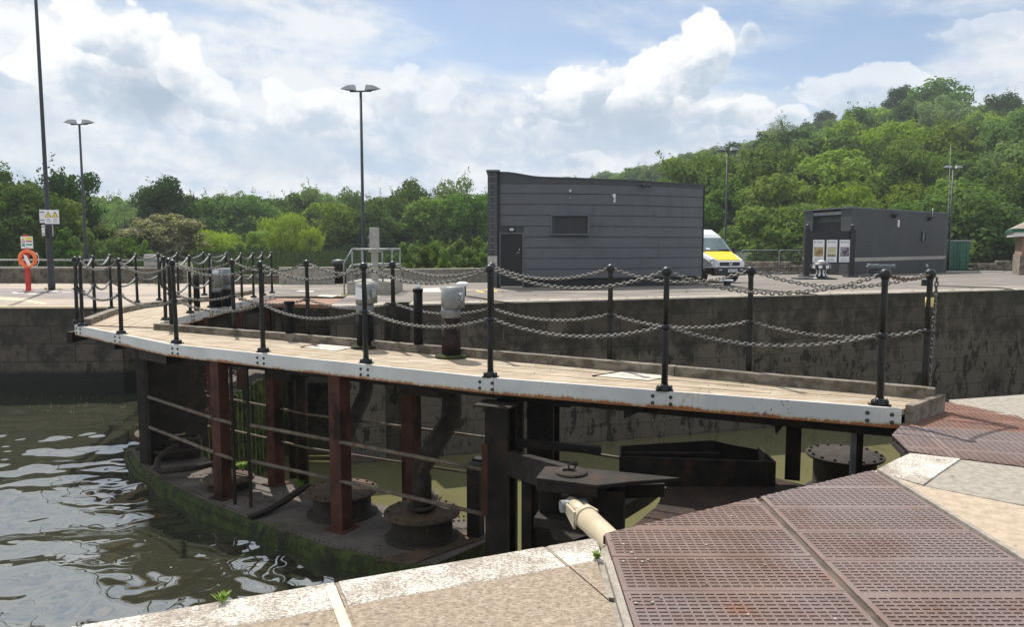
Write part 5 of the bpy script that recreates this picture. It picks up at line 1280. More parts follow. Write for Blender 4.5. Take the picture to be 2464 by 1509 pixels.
for dx_, dz_, sx_, sz_ in ((0, .33, .60, .05), (0, -.33, .60, .05), (.27, 0, .05, .61), (-.27, 0, .05, .61)): q.box(p + Matrix.Rotation(bang, 3, 'Z') @ Vector((dx_, -.03, dz_)), (sx_, .08, sz_), bang)
q.build('window_frame', 'trim_dark', wn)
p = onwall(2161, 537.5, .02); q = MB(); q.box(p, (.26, .04, .48), bang); a = q.build('alarm_sign', 'sign_white', b2); q = MB(); q.box(p + Matrix.Rotation(bang, 3, 'Z') @ Vector((-.11, -.025, 0)), (.04, .01, .48), bang); q.build('red_edge', 'sign_red', a)
for u, v in ((2148, 517), (2233, 524)):
    p = onwall(u, v, .2); q = MB(); q.box(p, (.34, .3, .16), bang); q.box(p + Vector((0, .12, -.1)), (.08, .2, .2), bang); q.build('floodlight', 'plinth_dark', b2, .02)
p = onwall(2242, 512, .06); q = MB(); q.tube([p + Vector((0, 0, -.28)), p + Vector((0, 0, .34))], .022, 6); q.build('vent_pipe', 'lamp_glass', b2)
p = onwall(2228, 640, .05); q = MB(); q.ball(p, .11, 10, 6, 1.3); q.build('wall_fitting', 'lamp_glass', b2)

# -------- notice board
nbL, nbR = G(1941, 667), G(2050, 666); ny = (nbL.y + nbR.y) / 2; z0 = gz(ny)
nb = thing('notice_board', ((nbL.x + nbR.x) / 2, ny, z0), 'black framed notice board with three white posters and finial posts', 'notice board')
for u in (1942, 2049.5):
    p = Yd(u, 600, ny); w_ = 12 / 1820 * ny; q = MB(); q.box((p.x, ny, (z0 + Yd(u, 553, ny).z) / 2), (w_, .24, Yd(u, 553, ny).z - z0)); zt = Yd(u, 553, ny).z
    q.lathe([(w_ * .55, zt), (w_ * .6, zt + .06), (w_ * .3, zt + .10), (w_ * .5, zt + .18), (w_ * .35, zt + .28), (.01, zt + .33)], (p.x, ny, 0), 14); q.build('post', 'door_dark', nb)
    q = MB(); q.box((p.x, ny, z0 + .03), (w_ * 2.2, .7, .12)); q.build('foot', 'trim_dark', nb)
pa, pb = Yd(1942, 634, ny), Yd(2049, 556, ny); q = MB(); q.box(((pa.x + pb.x) / 2, ny + .02, (pa.z + pb.z) / 2), (pb.x - pa.x, .1, pb.z - pa.z)); q.build('panel', 'door_dark', nb)
for k, (u0, u1, m, lb, sp) in enumerate([(1955, 1984, 'poster_sepia', 'poster with a golden harbour painting', .64), (1987.5, 2015, 'poster_sky', 'poster with a hazy yellow river painting', .62), (2018.5, 2046, 'poster_dark', 'poster with a dark purple plan', .62)]):
    a, b = Yd(u0, 631, ny - .06), Yd(u1, 577, ny - .06); w_, h_ = b.x - a.x, b.z - a.z
    q = MB(); q.box(((a.x + b.x) / 2, ny - .06, (a.z + b.z) / 2), (w_, .03, h_)); po = q.build('poster', 'sign_white', nb, label=lb)
    q = MB(); q.box(((a.x + b.x) / 2, ny - .08, a.z + h_ * .47), (w_ * .82, .008, h_ * .42)); q.build('picture', m, po)
    q = MB(); q.box((a.x + w_ * .18, ny - .078, b.z - h_ * .1), (w_ * .14, .005, h_ * .07)); q.box((a.x + w_ * .58, ny - .078, b.z - h_ * .09), (w_ * .55, .005, h_ * .03)); q.box((a.x + w_ * .58, ny - .078, b.z - h_ * .125), (w_ * .5, .005, h_ * .012))
    for j in range(4): q.box((a.x + w_ * (.45 + .02 * (j % 2)), ny - .078, a.z + h_ * (.05 + .04 * j)), (w_ * (.7 - .06 * j), .005, h_ * .012))
    q.build('printed_text', 'sign_grey', po)
    if k == 1:
        q = MB(); rr = random.Random(2)
        for j in range(12): q.box((a.x + w_ * (.13 + .065 * j), ny - .086, a.z + h_ * (.30 + .01 * rr.random())), (w_ * .06, .005, h_ * (.02 + .04 * rr.random())))
        q.box(((a.x + b.x) / 2, ny - .0855, a.z + h_ * .28), (w_ * .8, .004, h_ * .035)); q.build('painted_shore', 'bark', po)

# -------- capstan
cp = G(1975, 672); cs = cp.y / 1820; r0 = 21 * cs; cap = thing('capstan', cp, 'black and white striped capstan with a white hub on a flat iron base', 'capstan')
H_ = 44 * cs
q = MB(); q.lathe([(r0 * 1.25, 0), (r0 * 1.2, .07), (r0 * .95, .09), (r0 * .62, H_ * .2), (r0 * .47, H_ * .36), (r0 * .45, H_ * .46), (r0 * .62, H_ * .56)], cp, 28); q.box(cp + Vector((-.35, 0, .03)), (1.9, 1.1, .06)); q.build('barrel', 'black_paint', cap)
q = MB()
for k in range(8):
    a = 2 * math.pi * (k + .15) / 8
    for j, (ra, za, rb, zb) in enumerate([(.67, .18, .485, .34), (.485, .34, .465, .44), (.465, .44, .60, .54)]):
        vs = []
        for rr_, zz in ((ra, za), (rb, zb)):
            for s_ in (-.19, .19): vs.append(cp + Vector((r0 * (rr_ + .02) * math.cos(a + s_), r0 * (rr_ + .02) * math.sin(a + s_), H_ * zz + .006)))
        q.slab([vs[0], vs[1], vs[3], vs[2]], Vector((math.cos(a), math.sin(a), 0)) * .012)
q.build('barrel_stripes', 'white_paint', cap)
q = MB(); q.lathe([(r0 * .7, H_ * .56), (r0 * .98, H_ * .58), (r0 * 1.0, H_ * .78), (r0 * .98, H_ * .80), (r0 * .9, H_ * .86), (r0 * .45, H_ * .95)], cp, 28); q.build('drumhead', 'trim_dark', cap)
q = MB()
for k in range(8):
    a = 2 * math.pi * (k + .4) / 8; vs = [cp + Vector((r0 * 1.012 * math.cos(a + s_), r0 * 1.012 * math.sin(a + s_), z)) for s_, z in ((-.2, H_ * .60), (.2, H_ * .60), (.2, H_ * .77), (-.2, H_ * .77))]
    q.slab(vs, Vector((math.cos(a), math.sin(a), 0)) * .012)
q.build('drumhead_stripes', 'white_paint', cap)
q = MB(); q.lathe([(r0 * .44, H_ * .93), (r0 * .42, H_ * .99), (r0 * .2, H_ * 1.03), (.01, H_ * 1.04)], cp, 18); q.build('hub', 'white_gloss', cap)

# -------- cannon
cb = G(2115, 667); cs = cb.y / 1820
can = thing('cannon', cb, 'old grey iron cannon on a low carriage in front of the brick house', 'cannon')
x0, x1 = Yd(2088, 640, cb.y).x, Yd(2153, 640, cb.y).x; zc = Yd(2100, 643, cb.y).z; L_ = x1 - x0
q = MB(); pr = [(.01, -.10), (.05, -.09), (.07, -.05), (.04, -.015), (.14, 0), (.215, .02), (.22, .06), (.195, .08), (.19, .35 * L_), (.20, .36 * L_), (.175, .38 * L_), (.155, .72 * L_), (.165, .73 * L_), (.15, .75 * L_), (.15, .9 * L_), (.18, .95 * L_), (.185, .99 * L_), (.14, L_), (.01, L_ - .01)]
q.lathe([(r_ * cs * 42, z) for r_, z in pr], (x0, cb.y, zc), 24, axis='X'); q.build('barrel', 'cannon_iron', can)
q = MB(); q.box(((x0 + x1) / 2 - .2, cb.y, zc - .32), (L_ * .62, .55, .22)); q.box((x0 + .2, cb.y, zc - .5), (.3, .7, .3)); q.box((x0 + L_ * .65, cb.y, zc - .5), (.3, .7, .3)); q.box(((x0 + x1) / 2 - .3, cb.y, cb.z + .06), (L_ * .9, .8, .14)); q.build('carriage', 'plinth_dark', can, .02)
# -------- shipping container
cc = G(2300, 651); cs = cc.y / 1820; w_, h_ = 63 * cs, 70 * cs; xl = Yd(2271, 600, cc.y).x
con = thing('shipping_container', (xl + w_ / 2, cc.y, cc.z), 'dark green shipping container end with double doors beside the brick house', 'container')
q = MB(); q.box((xl + w_ / 2, cc.y + 3.05, cc.z + h_ / 2 + .05), (w_, 6, h_)); q.build('body', 'container_green', con)
for s_ in (0, 1):
    q = MB(); xd = xl + w_ * (.26 + .48 * s_); q.box((xd, cc.y + .02, cc.z + h_ / 2 + .05), (w_ * .46, .06, h_ * .93)); 
    for k in range(5): q.box((xd, cc.y - .02, cc.z + h_ * (.17 + .165 * k)), (w_ * .40, .05, h_ * .07))
    dd = q.build('door', 'container_green', con, .012)
    q = MB()
    for t in (-.13, .13): q.tube([(xd + w_ * t, cc.y - .07, cc.z + .1), (xd + w_ * t, cc.y - .07, cc.z + h_ - .05)], .022, 6)
    q.build('locking_bars', 'container_green', dd)
q = MB(); q.box((xl + w_ / 2, cc.y + .0, cc.z + h_ + .06), (w_ + .04, .12, .12)); q.build('top_rail', 'galv_tube', con)
q = MB(); p0 = G(2268, 655); q.box((p0.x + 2.2, p0.y - .2, p0.z + .04), (4.4, .5, .12)); solo('kerb_stone', q, 'pale_slab', (p0.x + 2.2, p0.y, p0.z), 'low pale kerb in front of the green container', 'kerb')
# -------- brick lodge at the right edge
lp = G(2453, 662); cs = lp.y / 1820
lodge = thing('brick_lodge', lp, 'red brick lodge corner with a tiled hipped roof at the right edge', 'building')
q = MB(); ze = Yd(2440, 566, lp.y).z; q.box((lp.x + 3.0, lp.y + 3, (ze + lp.z + 1.2) / 2 + .0), (5.9, 6, ze - lp.z - 1.2)); q.build('wall', 'red_brick', lodge)
q = MB(); q.box((lp.x + 3.0, lp.y + 3, lp.z + .6), (6.06, 6.16, 1.3)); q.build('stone_base', 'rubble', lodge)
q = MB(); q.box((lp.x + 3.0, lp.y + 3, ze + .06), (6.9, 7, .26)); q.build('white_fascia', 'white_paint', lodge); q = MB(); q.box((lp.x + 3.0, lp.y + 3, ze + .30), (7.1, 7.2, .22)); q.build('gutter', 'container_green', lodge)
q = MB(); zt = ze + .41; a = [(lp.x - .5, lp.y - .55, zt), (lp.x + 6.5, lp.y - .55, zt), (lp.x + 6.5, lp.y + 6.5, zt), (lp.x - .5, lp.y + 6.5, zt), (lp.x + 3, lp.y + 3, zt + 2.0)]
q.add(a, [(0, 1, 4), (1, 2, 4), (2, 3, 4), (3, 0, 4), (3, 2, 1, 0)]); q.build('roof', 'tile_roof', lodge)
lodge.rotation_euler = (0, 0, R(-30))

# -------- van
vp = G(1755, 682.5)
van = thing('van', (vp.x + .26, vp.y + .9, vp.z), 'white high-roofed van with a yellow bonnet parked behind the pump house', 'van')
VS = .93
def vloc(x, y, z):                                                  # x to the van's left as seen from the front, y backwards, z up
    return (x * VS, y * VS, z * VS)
van.rotation_euler = (0, 0, R(22))
def vb(mb, n, m, par=None, bevel=0., label=None):
    me = bpy.data.meshes.new(n); me.from_pydata([vloc(*p) for p in mb.v], [], mb.f); me.polygons.foreach_set('use_smooth', mb.sm); me.materials.append(MATS[m])
    o = bpy.data.objects.new(n, me); C.objects.link(o); o.parent = par or van
    if bevel: md = o.modifiers.new('bevel', 'BEVEL'); md.width = bevel; md.segments = 3; md.limit_method = 'ANGLE'; md.angle_limit = R(30)
    if label: o['label'] = label
    return o
ring_def = [  # y, half width low, half width top, z bottom, z shoulder, z top
    (.02, .80, .74, .45, .80, .98), (.12, .93, .80, .42, .90, 1.06), (.55, .98, .86, .36, 1.10, 1.26), (.98, .99, .90, .34, 1.24, 1.42), (1.62, .99, .80, .34, 1.36, 2.08), (1.80, .99, .74, .34, 1.36, 2.26), (2.3, .99, .72, .34, 1.36, 2.50), (3.2, .99, .74, .34, 1.36, 2.53), (5.4, .99, .76, .34, 1.36, 2.53), (5.5, .97, .74, .38, 1.36, 2.48)]
q = MB(); vs = []
for y, wl, wt, zb, zs, zt in ring_def:
    vs += [(-wl * .96, y, zb), (-wl, y, zb + .15), (-wl, y, zs), (-lerp(wl, wt, .75), y, lerp(zs, zt, .72)), (-wt, y, zt - .06), (-wt + .1, y, zt), (wt - .1, y, zt), (wt, y, zt - .06), (lerp(wl, wt, .75), y, lerp(zs, zt, .72)), (wl, y, zs), (wl, y, zb + .15), (wl * .96, y, zb)]
m_ = 12; nr_ = len(ring_def)
q.add(vs, [(i * m_ + j, i * m_ + (j + 1) % m_, (i + 1) * m_ + (j + 1) % m_, (i + 1) * m_ + j) for i in range(nr_ - 1) for j in range(m_)] + [tuple(range(m_ - 1, -1, -1)), tuple((nr_ - 1) * m_ + j for j in range(m_))])
vb(q, 'body', 'van_white', bevel=.03)
q = MB(); q.slab([(-.66, .09, 1.035), (.66, .09, 1.035), (.80, .97, 1.435), (-.80, .97, 1.435)], (0, -.01, .022)); vb(q, 'bonnet', 'van_yellow', bevel=.01)
q = MB(); q.slab([(-.78, 1.0, 1.46), (.78, 1.0, 1.46), (.68, 1.60, 2.08), (-.68, 1.60, 2.08)], (0, -.022, .022)); ws = vb(q, 'windscreen', 'van_glass', bevel=.01)
q = MB(); q.slab([(-.80, .965, 1.425), (.80, .965, 1.425), (.79, 1.01, 1.475), (-.79, 1.01, 1.475)], (0, -.02, .03)); q.slab([(.70, 1.0, 1.50), (.10, 1.02, 1.475), (.10, 1.04, 1.495), (.7, 1.03, 1.53)], (0, -.04, .03)); vb(q, 'wipers', 'van_black', ws)
q = MB(); q.slab([(-.60, 1.03, 1.51), (-.35, 1.03, 1.51), (-.37, 1.10, 1.58), (-.57, 1.13, 1.61)], (0, -.025, .025)); vb(q, 'windscreen_ticket', 'sign_white', ws)
q = MB(); q.box((0, -.0, .87), (1.12, .06, .17)); g_ = vb(q, 'grille', 'van_black', bevel=.02)
q = MB(); q.bar((-.10, -.05, .98), (0, -.05, .80), .04, .045); q.bar((.10, -.05, .98), (0, -.05, .80), .04, .045); q.tube([(.085 * math.cos(t), -.045, .89 + .10 * math.sin(t)) for t in [k * math.pi / 8 for k in range(16)]], .012, 6, closed=True); vb(q, 'badge', 'chrome', g_)
q = MB(); q.box((0, -.02, .74), (1.3, .05, .06)); vb(q, 'grille_surround', 'van_white', bevel=.015)
q = MB(); q.box((0, .07, .52), (1.86, .32, .38)); q.box((-.93, .34, .56), (.16, .5, .34)); q.box((.93, .34, .56), (.16, .5, .34)); vb(q, 'bumper', 'van_black', bevel=.05)
q = MB(); q.box((.1, -.095, .56), (.52, .02, .13)); np_ = vb(q, 'number_plate', 'sign_white'); q = MB()
for k, w_ in enumerate((.05, .045, .05, .05, .03, .05, .05)): q.box((-.1 + .066 * k, -.107, .56), (w_ * .75, .004, .075))
vb(q, 'plate_characters', 'van_black', np_)
for s_ in (-1, 1):
    q = MB(); q.slab([(s_ * .62, .035, .84), (s_ * .88, .10, .86), (s_ * .955, .34, 1.06), (s_ * .80, .16, 1.10), (s_ * .66, .06, 1.0)], (0, -.035, .01)); vb(q, 'headlight', 'van_lamp', bevel=.01)
    q = MB(); q.box((s_ * .6, -.1, .60), (.16, .02, .05)); vb(q, 'fog_lamp', 'van_lamp')
    q = MB(); q.slab([(s_ * 1.0, 1.12, 1.38), (s_ * 1.0, 1.85, 1.38), (s_ * .87, 1.90, 2.0), (s_ * .88, 1.62, 2.0)], (s_ * .012, 0, .004)); vb(q, 'side_window', 'van_glass')
    q = MB(); q.box((s_ * 1.14, 1.18, 1.48), (.14, .12, .34)); q.box((s_ * 1.03, 1.2, 1.42), (.12, .06, .06)); vb(q, 'mirror', 'van_black', bevel=.03)
    for y in (.98, 4.3):
        q = MB(); q.lathe([(.2, -.11), (.31, -.11), (.335, -.08), (.335, .08), (.31, .11), (.2, .11)], (s_ * .89, y, .335), 24, axis='X'); wh = vb(q, 'wheel', 'rubber')
        q = MB(); q.lathe([(.01, -.02), (.19, -.03), (.205, .0), (.19, .03), (.01, .02)], (s_ * .985, y, .335), 18, axis='X'); vb(q, 'wheel_rim', 'chrome', wh)
        q = MB(); q.lathe([(.01, -.1), (.41, -.1), (.41, .1), (.01, .1)], (s_ * .895, y, .38), 22, axis='X'); vb(q, 'wheel_arch', 'van_black')
q = MB(); q.box((1.0, 2.05, 1.2), (.012, .02, 1.6)); q.box((-1.0, 2.05, 1.2), (.012, .02, 1.6)); vb(q, 'door_gaps', 'van_black')

# -------- street lamps
def lamp(u_base, u_top, v_top, label, H=7.6, base=None):
    y = (H - EYE) * 1820 / (588 - v_top); z0 = gz(y) if y < 60 else -1; x = (u_base - 1232) / 1820 * y
    t = thing('street_lamp', (x, y, z0), label, 'street lamp', 'twin-headed lamp posts on the quay')
    def b(q, n, m, par=None):
        me = q.mesh(n); me.materials.append(MATS[m]); o = bpy.data.objects.new(n, me); C.objects.link(o); o.parent = par or t; return o
    h = H - z0
    q = MB(); q.lathe([(.10, 0), (.10, 1.5), (.065, 1.62), (.05, h - .12)], (0, 0, 0), 12); b(q, 'pole', 'lamp_post')
    q = MB(); q.bar((-.42, 0, h - .12), (.42, 0, h - .10), .05, .05); b(q, 'crossarm', 'lamp_post')
    for s_ in (-1, 1):
        q = MB(); q.add([(s_ * .18, -.17, h - .10), (s_ * .18, .17, h - .10), (s_ * .34, .19, h + .06), (s_ * .34, -.19, h + .06), (s_ * .78, -.04, h - .02), (s_ * .78, .04, h - .02), (s_ * .5, -.12, h + .10), (s_ * .5, .12, h + .10), (s_ * .22, -.13, h + .12), (s_ * .22, .13, h + .12)],
            [(0, 1, 9, 8), (8, 9, 7, 6), (6, 7, 5, 4), (0, 8, 6, 4), (1, 5, 7, 9), (0, 4, 5, 1)])
        hd = b(q, 'lamp_head', 'lamp_head'); q = MB(); q.sheet([(s_ * .24, -.13, h - .094), (s_ * .24, .13, h - .094), (s_ * .62, .07, h - .055), (s_ * .62, -.07, h - .055)]); b(q, 'lens', 'lamp_post', hd)
    return t
l1 = lamp(210, 196, 300, 'twin-headed lamp post at the left, seen against the trees behind the low wall')
lamp(876, 873, 222, 'tall twin-headed lamp post in the middle, behind the railed concrete block')
lamp(1743, 1749, 363, 'twin-headed lamp post rising behind the van', ); lamp(2280, 2285, 405, 'twin-headed lamp post behind the brick house')
# tall bare mast at the left with signs
mp_ = P(125, 698, 0); mast = thing('mast', mp_, 'tall dark tapered mast with warning signs, rising out of the top left of the photo', 'mast')
q = MB(); q.lathe([(.115, 0), (.115, .25), (.106, .28), (.103, 2.0), (.106, 2.32), (.072, 2.38), (.060, 6), (.045, 11.5)], mp_, 16); q.build('pole', 'lamp_post', mast)
q = MB(); q.box(mp_ + Vector((0, -.11, 1.95)), (.1, .03, .3)); q.box(mp_ + Vector((.0, -.08, 2.42)), (.07, .03, .09)); q.build('service_door', 'black_paint', mast)
sy = mp_.y - .13
def signrect(u0, v0, u1, v1, y): a, b = Yd(u0, v1, y), Yd(u1, v0, y); return (a.x + b.x) / 2, (a.z + b.z) / 2, b.x - a.x, b.z - a.z
x, z, w_, h_ = signrect(108.5, 505, 141, 538.5, sy); q = MB(); q.box((x, sy, z), (w_, .02, h_)); sg = q.build('warning_sign', 'sign_white', mast, label='white sign with two yellow warning triangles')
for s_ in (-1, 1):
    cx = x + s_ * w_ * .24; cz = z + h_ * .16
    q = MB(); t_ = h_ * .24; q.slab([(cx - t_, sy - .013, cz - t_ * .75), (cx + t_, sy - .013, cz - t_ * .75), (cx, sy - .013, cz + t_ * 1.05)], (0, -.004, 0)); tr = q.build('triangle_border', 'door_dark', sg)
    q = MB(); t2 = t_ * .80; q.slab([(cx - t2, sy - .018, cz - t_ * .66), (cx + t2, sy - .018, cz - t_ * .66), (cx, sy - .018, cz + t_ * .86)], (0, -.004, 0)); q.build('warning_triangle', 'sign_yellow', sg)
    q = MB(); q.box((cx, sy - .025, cz + .015), (.018, .004, .07)); q.box((cx, sy - .025, cz - .045), (.018, .004, .018)); 
    for j in range(5): q.box((cx, sy - .012, z - h_ * (.16 + .06 * j)), (w_ * (.34 if j else .25), .004, h_ * (.02 if j else .045)))
    q.build('sign_lettering', 'sign_grey', sg)
x, z, w_, h_ = signrect(96, 504, 122, 536, sy + .3); q = MB(); q.box((x, sy + .3, z), (w_, .02, h_)); sg2 = q.build('sign_back', 'sign_white', mast, label='white back of a second sign'); q = MB()
for k in (-.3, .3): q.box((x, sy + .28, z + h_ * k), (w_ * .9, .03, .03))
q.build('sign_rails', 'galv_tube', sg2)
x, z, w_, h_ = signrect(101.5, 541, 127, 567.5, sy + .27); q = MB(); q.box((x, sy + .27, z), (w_, .02, h_)); sg3 = q.build('sign_back', 'sign_white', mast, label='smaller white sign back below'); q = MB()
for k in (-.32, .32): q.box((x, sy + .25, z + h_ * k), (w_ * .95, .03, .03))
q.build('sign_rails', 'galv_tube', sg3)
# lifebuoy post
lp_ = P(69, 700, 0); lb = thing('lifebuoy_post', lp_, 'red square post with a small multicoloured safety sign, holding the lifebuoy', 'post')
q = MB(); q.box(lp_ + Vector((0, 0, .95)), (.125, .10, 1.9)); q.box(lp_ + Vector((0, 0, .01)), (.28, .2, .02)); q.build('post', 'red_paint', lb)
sy = lp_.y - .07; x, z, w_, h_ = signrect(51, 569, 78.5, 598, sy); q = MB(); q.box((x, sy, z), (w_, .015, h_)); sg = q.build('safety_sign', 'sign_white', lb, .01)
for n_, m, dz, hh in (('yellow_panel', 'sign_yellow', .33, .22), ('red_panel', 'sign_red', .10, .10), ('green_panel', 'sign_green', -.17, .12)):
    q = MB(); q.box((x + w_ * .2, sy - .012, z + h_ * dz), (w_ * .5, .006, h_ * hh)); q.build(n_, m, sg)
q = MB(); q.slab([(x - w_ * .42, sy - .01, z + h_ * .24), (x - w_ * .14, sy - .01, z + h_ * .24), (x - w_ * .28, sy - .01, z + h_ * .44)], (0, -.004, 0)); q.build('hazard_symbol', 'sign_yellow', sg)
q = MB(); q.tube([(x - w_ * .28 + w_ * .12 * math.cos(t), sy - .012, z + h_ * .07 + w_ * .12 * math.sin(t)) for t in [k * math.pi / 8 for k in range(16)]], .007, 5, closed=True); q.bar((x - w_ * .36, sy - .012, z + h_ * .14), (x - w_ * .2, sy - .012, z), .01, .01); q.box((x, sy - .012, z - h_ * .43), (w_ * .3, .005, .012)); q.build('prohibition_symbol', 'sign_red', sg)
q = MB(); q.box((x - w_ * .28, sy - .012, z - h_ * .22), (w_ * .26, .005, h_ * .2)); q.build('aid_symbol', 'sign_green', sg)
bc = Yd(66.5, 622.5, lp_.y - .12)
by = thing('lifebuoy', bc, 'orange lifebuoy ring hung on the red post at the left', 'lifebuoy')
q = MB(); q.tube([bc + Vector((.255 * math.cos(t), 0, .255 * math.sin(t))) for t in [k * math.pi / 16 for k in range(32)]], .062, 12, closed=True); q.build('ring', 'orange_buoy', by)
q = MB(); q.slab([bc + Vector(p) for p in ((-.1, -.02, .15), (.0, -.02, .10), (.12, -.02, -.2), (.05, -.02, -.27), (-.07, -.02, -.05))], (0, -.04, 0)); q.build('throw_bag', 'sign_white', by, .01)
q = MB(); q.tube([bc + Vector(p) for p in ((.1, -.05, -.2), (.2, -.06, -.28), (.33, -.05, -.24), (.40, -.04, -.1), (.38, -.03, .1), (.3, 0, .2))], .009, 5); q.build('rope_loop', 'sign_white', by)

# -------- river wall, bins, blocks, rails on the quay
def wallrun(name, pts, h, m, label, th=.4, cop_=.08, copm='concrete', zf=None):
    t = thing(name, V2(pts[0], gz(pts[0][1])), label, 'wall'); q = MB(); q2 = MB()
    for a, b in zip(pts[:-1], pts[1:]):
        a, b = Vector(a[:2]), Vector(b[:2]); d_ = (b - a).normalized(); nr = Vector((-d_.y, d_.x)) * th; z = gz((a.y + b.y) / 2)
        q.prism([a, b, b + nr, a + nr], z - 1, z + h); q2.prism([a - nr * .1, b - nr * .1, b + nr * 1.1, a + nr * 1.1], z + h + .001, z + h + cop_)
    q.build('wall_body', m, t); q2.build('wall_coping', copm, t); return t
wy = G(200, 682).y
wallrun('river_wall', [(-45, wy + .8), (G(440, 682).x, wy)], .62, 'wall_dark_stone', 'long dark stone river wall behind the lifebuoy, mossy coping')
wallrun('river_wall', [G(440, 684).xy + Vector((.4, -.3)), G(600, 684).xy, G(668, 684).xy], .30, 'wall_dark_stone', 'low broken stretch of stone wall behind the far gate', copm='wall_dark_stone')
wallrun('river_wall', [G(672, 685).xy, G(805, 684).xy], .62, 'concrete', 'pale weathered concrete wall left of the black bin')
wallrun('river_wall', [G(828, 682).xy, G(1172, 679).xy + Vector((0, .3))], .52, 'concrete', 'low weathered concrete wall between the railed block and the pump house')
ra = G(0, 680); q = MB(); q.tube([(-45, wy + 1.0, gz(wy) + 1.0), (G(400, 682).x, wy + .3, gz(wy) + .98)], .035, 8)
for k in range(12): x = -44 + 2.8 * k; q.tube([(x, wy + 1.0, gz(wy) + .6), (x, wy + 1.0, gz(wy) + 1.0)], .03, 6)
solo('pipe_rail', q, 'galv_tube', (-25, wy + 1, gz(wy)), 'pale pipe running along the top of the long river wall', 'rail')
p = G(370, 681); p.y = wy + .0; q = MB(); q.box((p.x + .0, wy + .55, gz(wy) + .97), (.62, .4, .52)); o = solo('cabinet', q, 'locker_grey', (p.x, wy + .55, gz(wy) + .7), 'small grey metal cabinet fixed on the long river wall', 'cabinet', bevel=.02)
p = G(817, 682); q = MB(); q.lathe([(.28, 0), (.30, .8), (.32, .86), (.32, .9), (.27, .98), (.01, 1.0)], p, 20); o = thing('litter_bin', p, 'round black litter bin by the wooden rail posts', 'bin'); q.build('bin_body', 'black_paint', o); q = MB(); q.lathe([(.325, .84), (.33, .9), (.25, 1.01), (.01, 1.03)], p, 20); q.build('bin_lid', 'trim_dark', o)
q = MB(); p2 = G(802, 682); q.box(p2 + Vector((0, .1, .5)), (.09, .09, 1.0)); p3 = G(748, 682); q.box(p3 + Vector((0, .1, .5)), (.09, .09, 1.0)); q.bar(p2 + Vector((0, .1, .95)), p3 + Vector((0, .1, .98)), .05, .05); solo('wooden_rail', q, 'bark', (p2 + p3) / 2, 'thin wooden post rail left of the black bin', 'rail')
q = MB(); q.box(p2 + Vector((-.12, -.05, .2)), (.22, .2, .4)); solo('stone_stub', q, 'pale_slab', p2 + Vector((-.12, -.05, 0)), 'short pale stone stub at the foot of the rail post', 'stone', bevel=.03)
# railed concrete block with the grey locker
bl0, bl1 = P(835, 709, 0), P(944, 709, 0); zt = Yd(880, 678, bl0.y + .1).z
q = MB(); q.prism([bl0.xy, bl1.xy, bl1.xy + Vector((0, 2.3)), bl0.xy + Vector((0, 2.3))], -.05, zt); solo('concrete_block', q, 'concrete', ((bl0.x + bl1.x) / 2, bl0.y + 1, 0), 'low concrete block carrying the galvanised rails and grey locker', 'block', bevel=.03)
rl = thing('guard_rail', ((bl0.x + bl1.x) / 2, bl0.y + .4, zt), 'galvanised tube guard rail standing on the concrete block', 'rail')
yb, yf = bl0.y + 2.0, bl0.y + .3; zt1, zt2 = Yd(890, 600, yf).z, Yd(890, 638, yf).z
q = MB(); xl_, xr_ = Yd(847, 600, yf).x, Yd(943, 600, yf).x
for z in (zt1, zt2): q.tube([(xl_, yf, z), (xr_, yf, z)], .027, 8); q.tube([(xl_, yb, z), (xr_, yb, z)], .027, 8); q.tube([(xr_, yf, z), (xr_, yb, z)], .027, 8); q.tube([(xl_, yf, z), (xl_, yb, z)], .027, 8)
q.tube([(xl_ - .27, yf, -0.02), (xl_ - .27, yf, zt2 - .35), (xl_ - .02, yf, zt2)], .026, 8); q.tube([(xl_ - .27, yf, zt2 - .35), (xl_ - .27, yf, zt1 - .45), (xl_, yf, zt1)], .026, 8)
q.build('rail_tubes', 'galv_tube', rl)
for x, y in ((xl_, yf), (xr_, yf), (lerp(xl_, xr_, .25), yf), (lerp(xl_, xr_, .76), yf), (xl_, yb), (xr_, yb)):
    q = MB(); q.tube([(x, y, zt), (x, y, zt1)], .027, 8); q.cyl((x, y), .06, zt, zt + .015, 10); q.build('rail_post', 'galv_tube', rl)
lx = Yd(901, 575, yf + .6).x; lk = thing('locker', (lx, yf + .6, zt), 'tall narrow grey steel locker on a post above the concrete block', 'locker')
a, b = Yd(891, 603, yf + .6), Yd(911, 548, yf + .6); q = MB(); q.box((lx, yf + .6, (a.z + b.z) / 2), (b.x - a.x, .26, b.z - a.z)); q.build('locker_box', 'locker_grey', lk, .015)
q = MB(); q.box((lx - .0, yf + .6, (zt + a.z) / 2), (.2, .14, a.z - zt)); q.box((lx, yf + .6, a.z - .02), (.36, .28, .05)); q.build('locker_post', 'locker_grey', lk)
q = MB()
for z in (.25, .6): q.box((a.x - .02, yf + .48, lerp(a.z, b.z, z)), (.05, .05, .1))
q.build('hinges', 'galv_tube', lk)
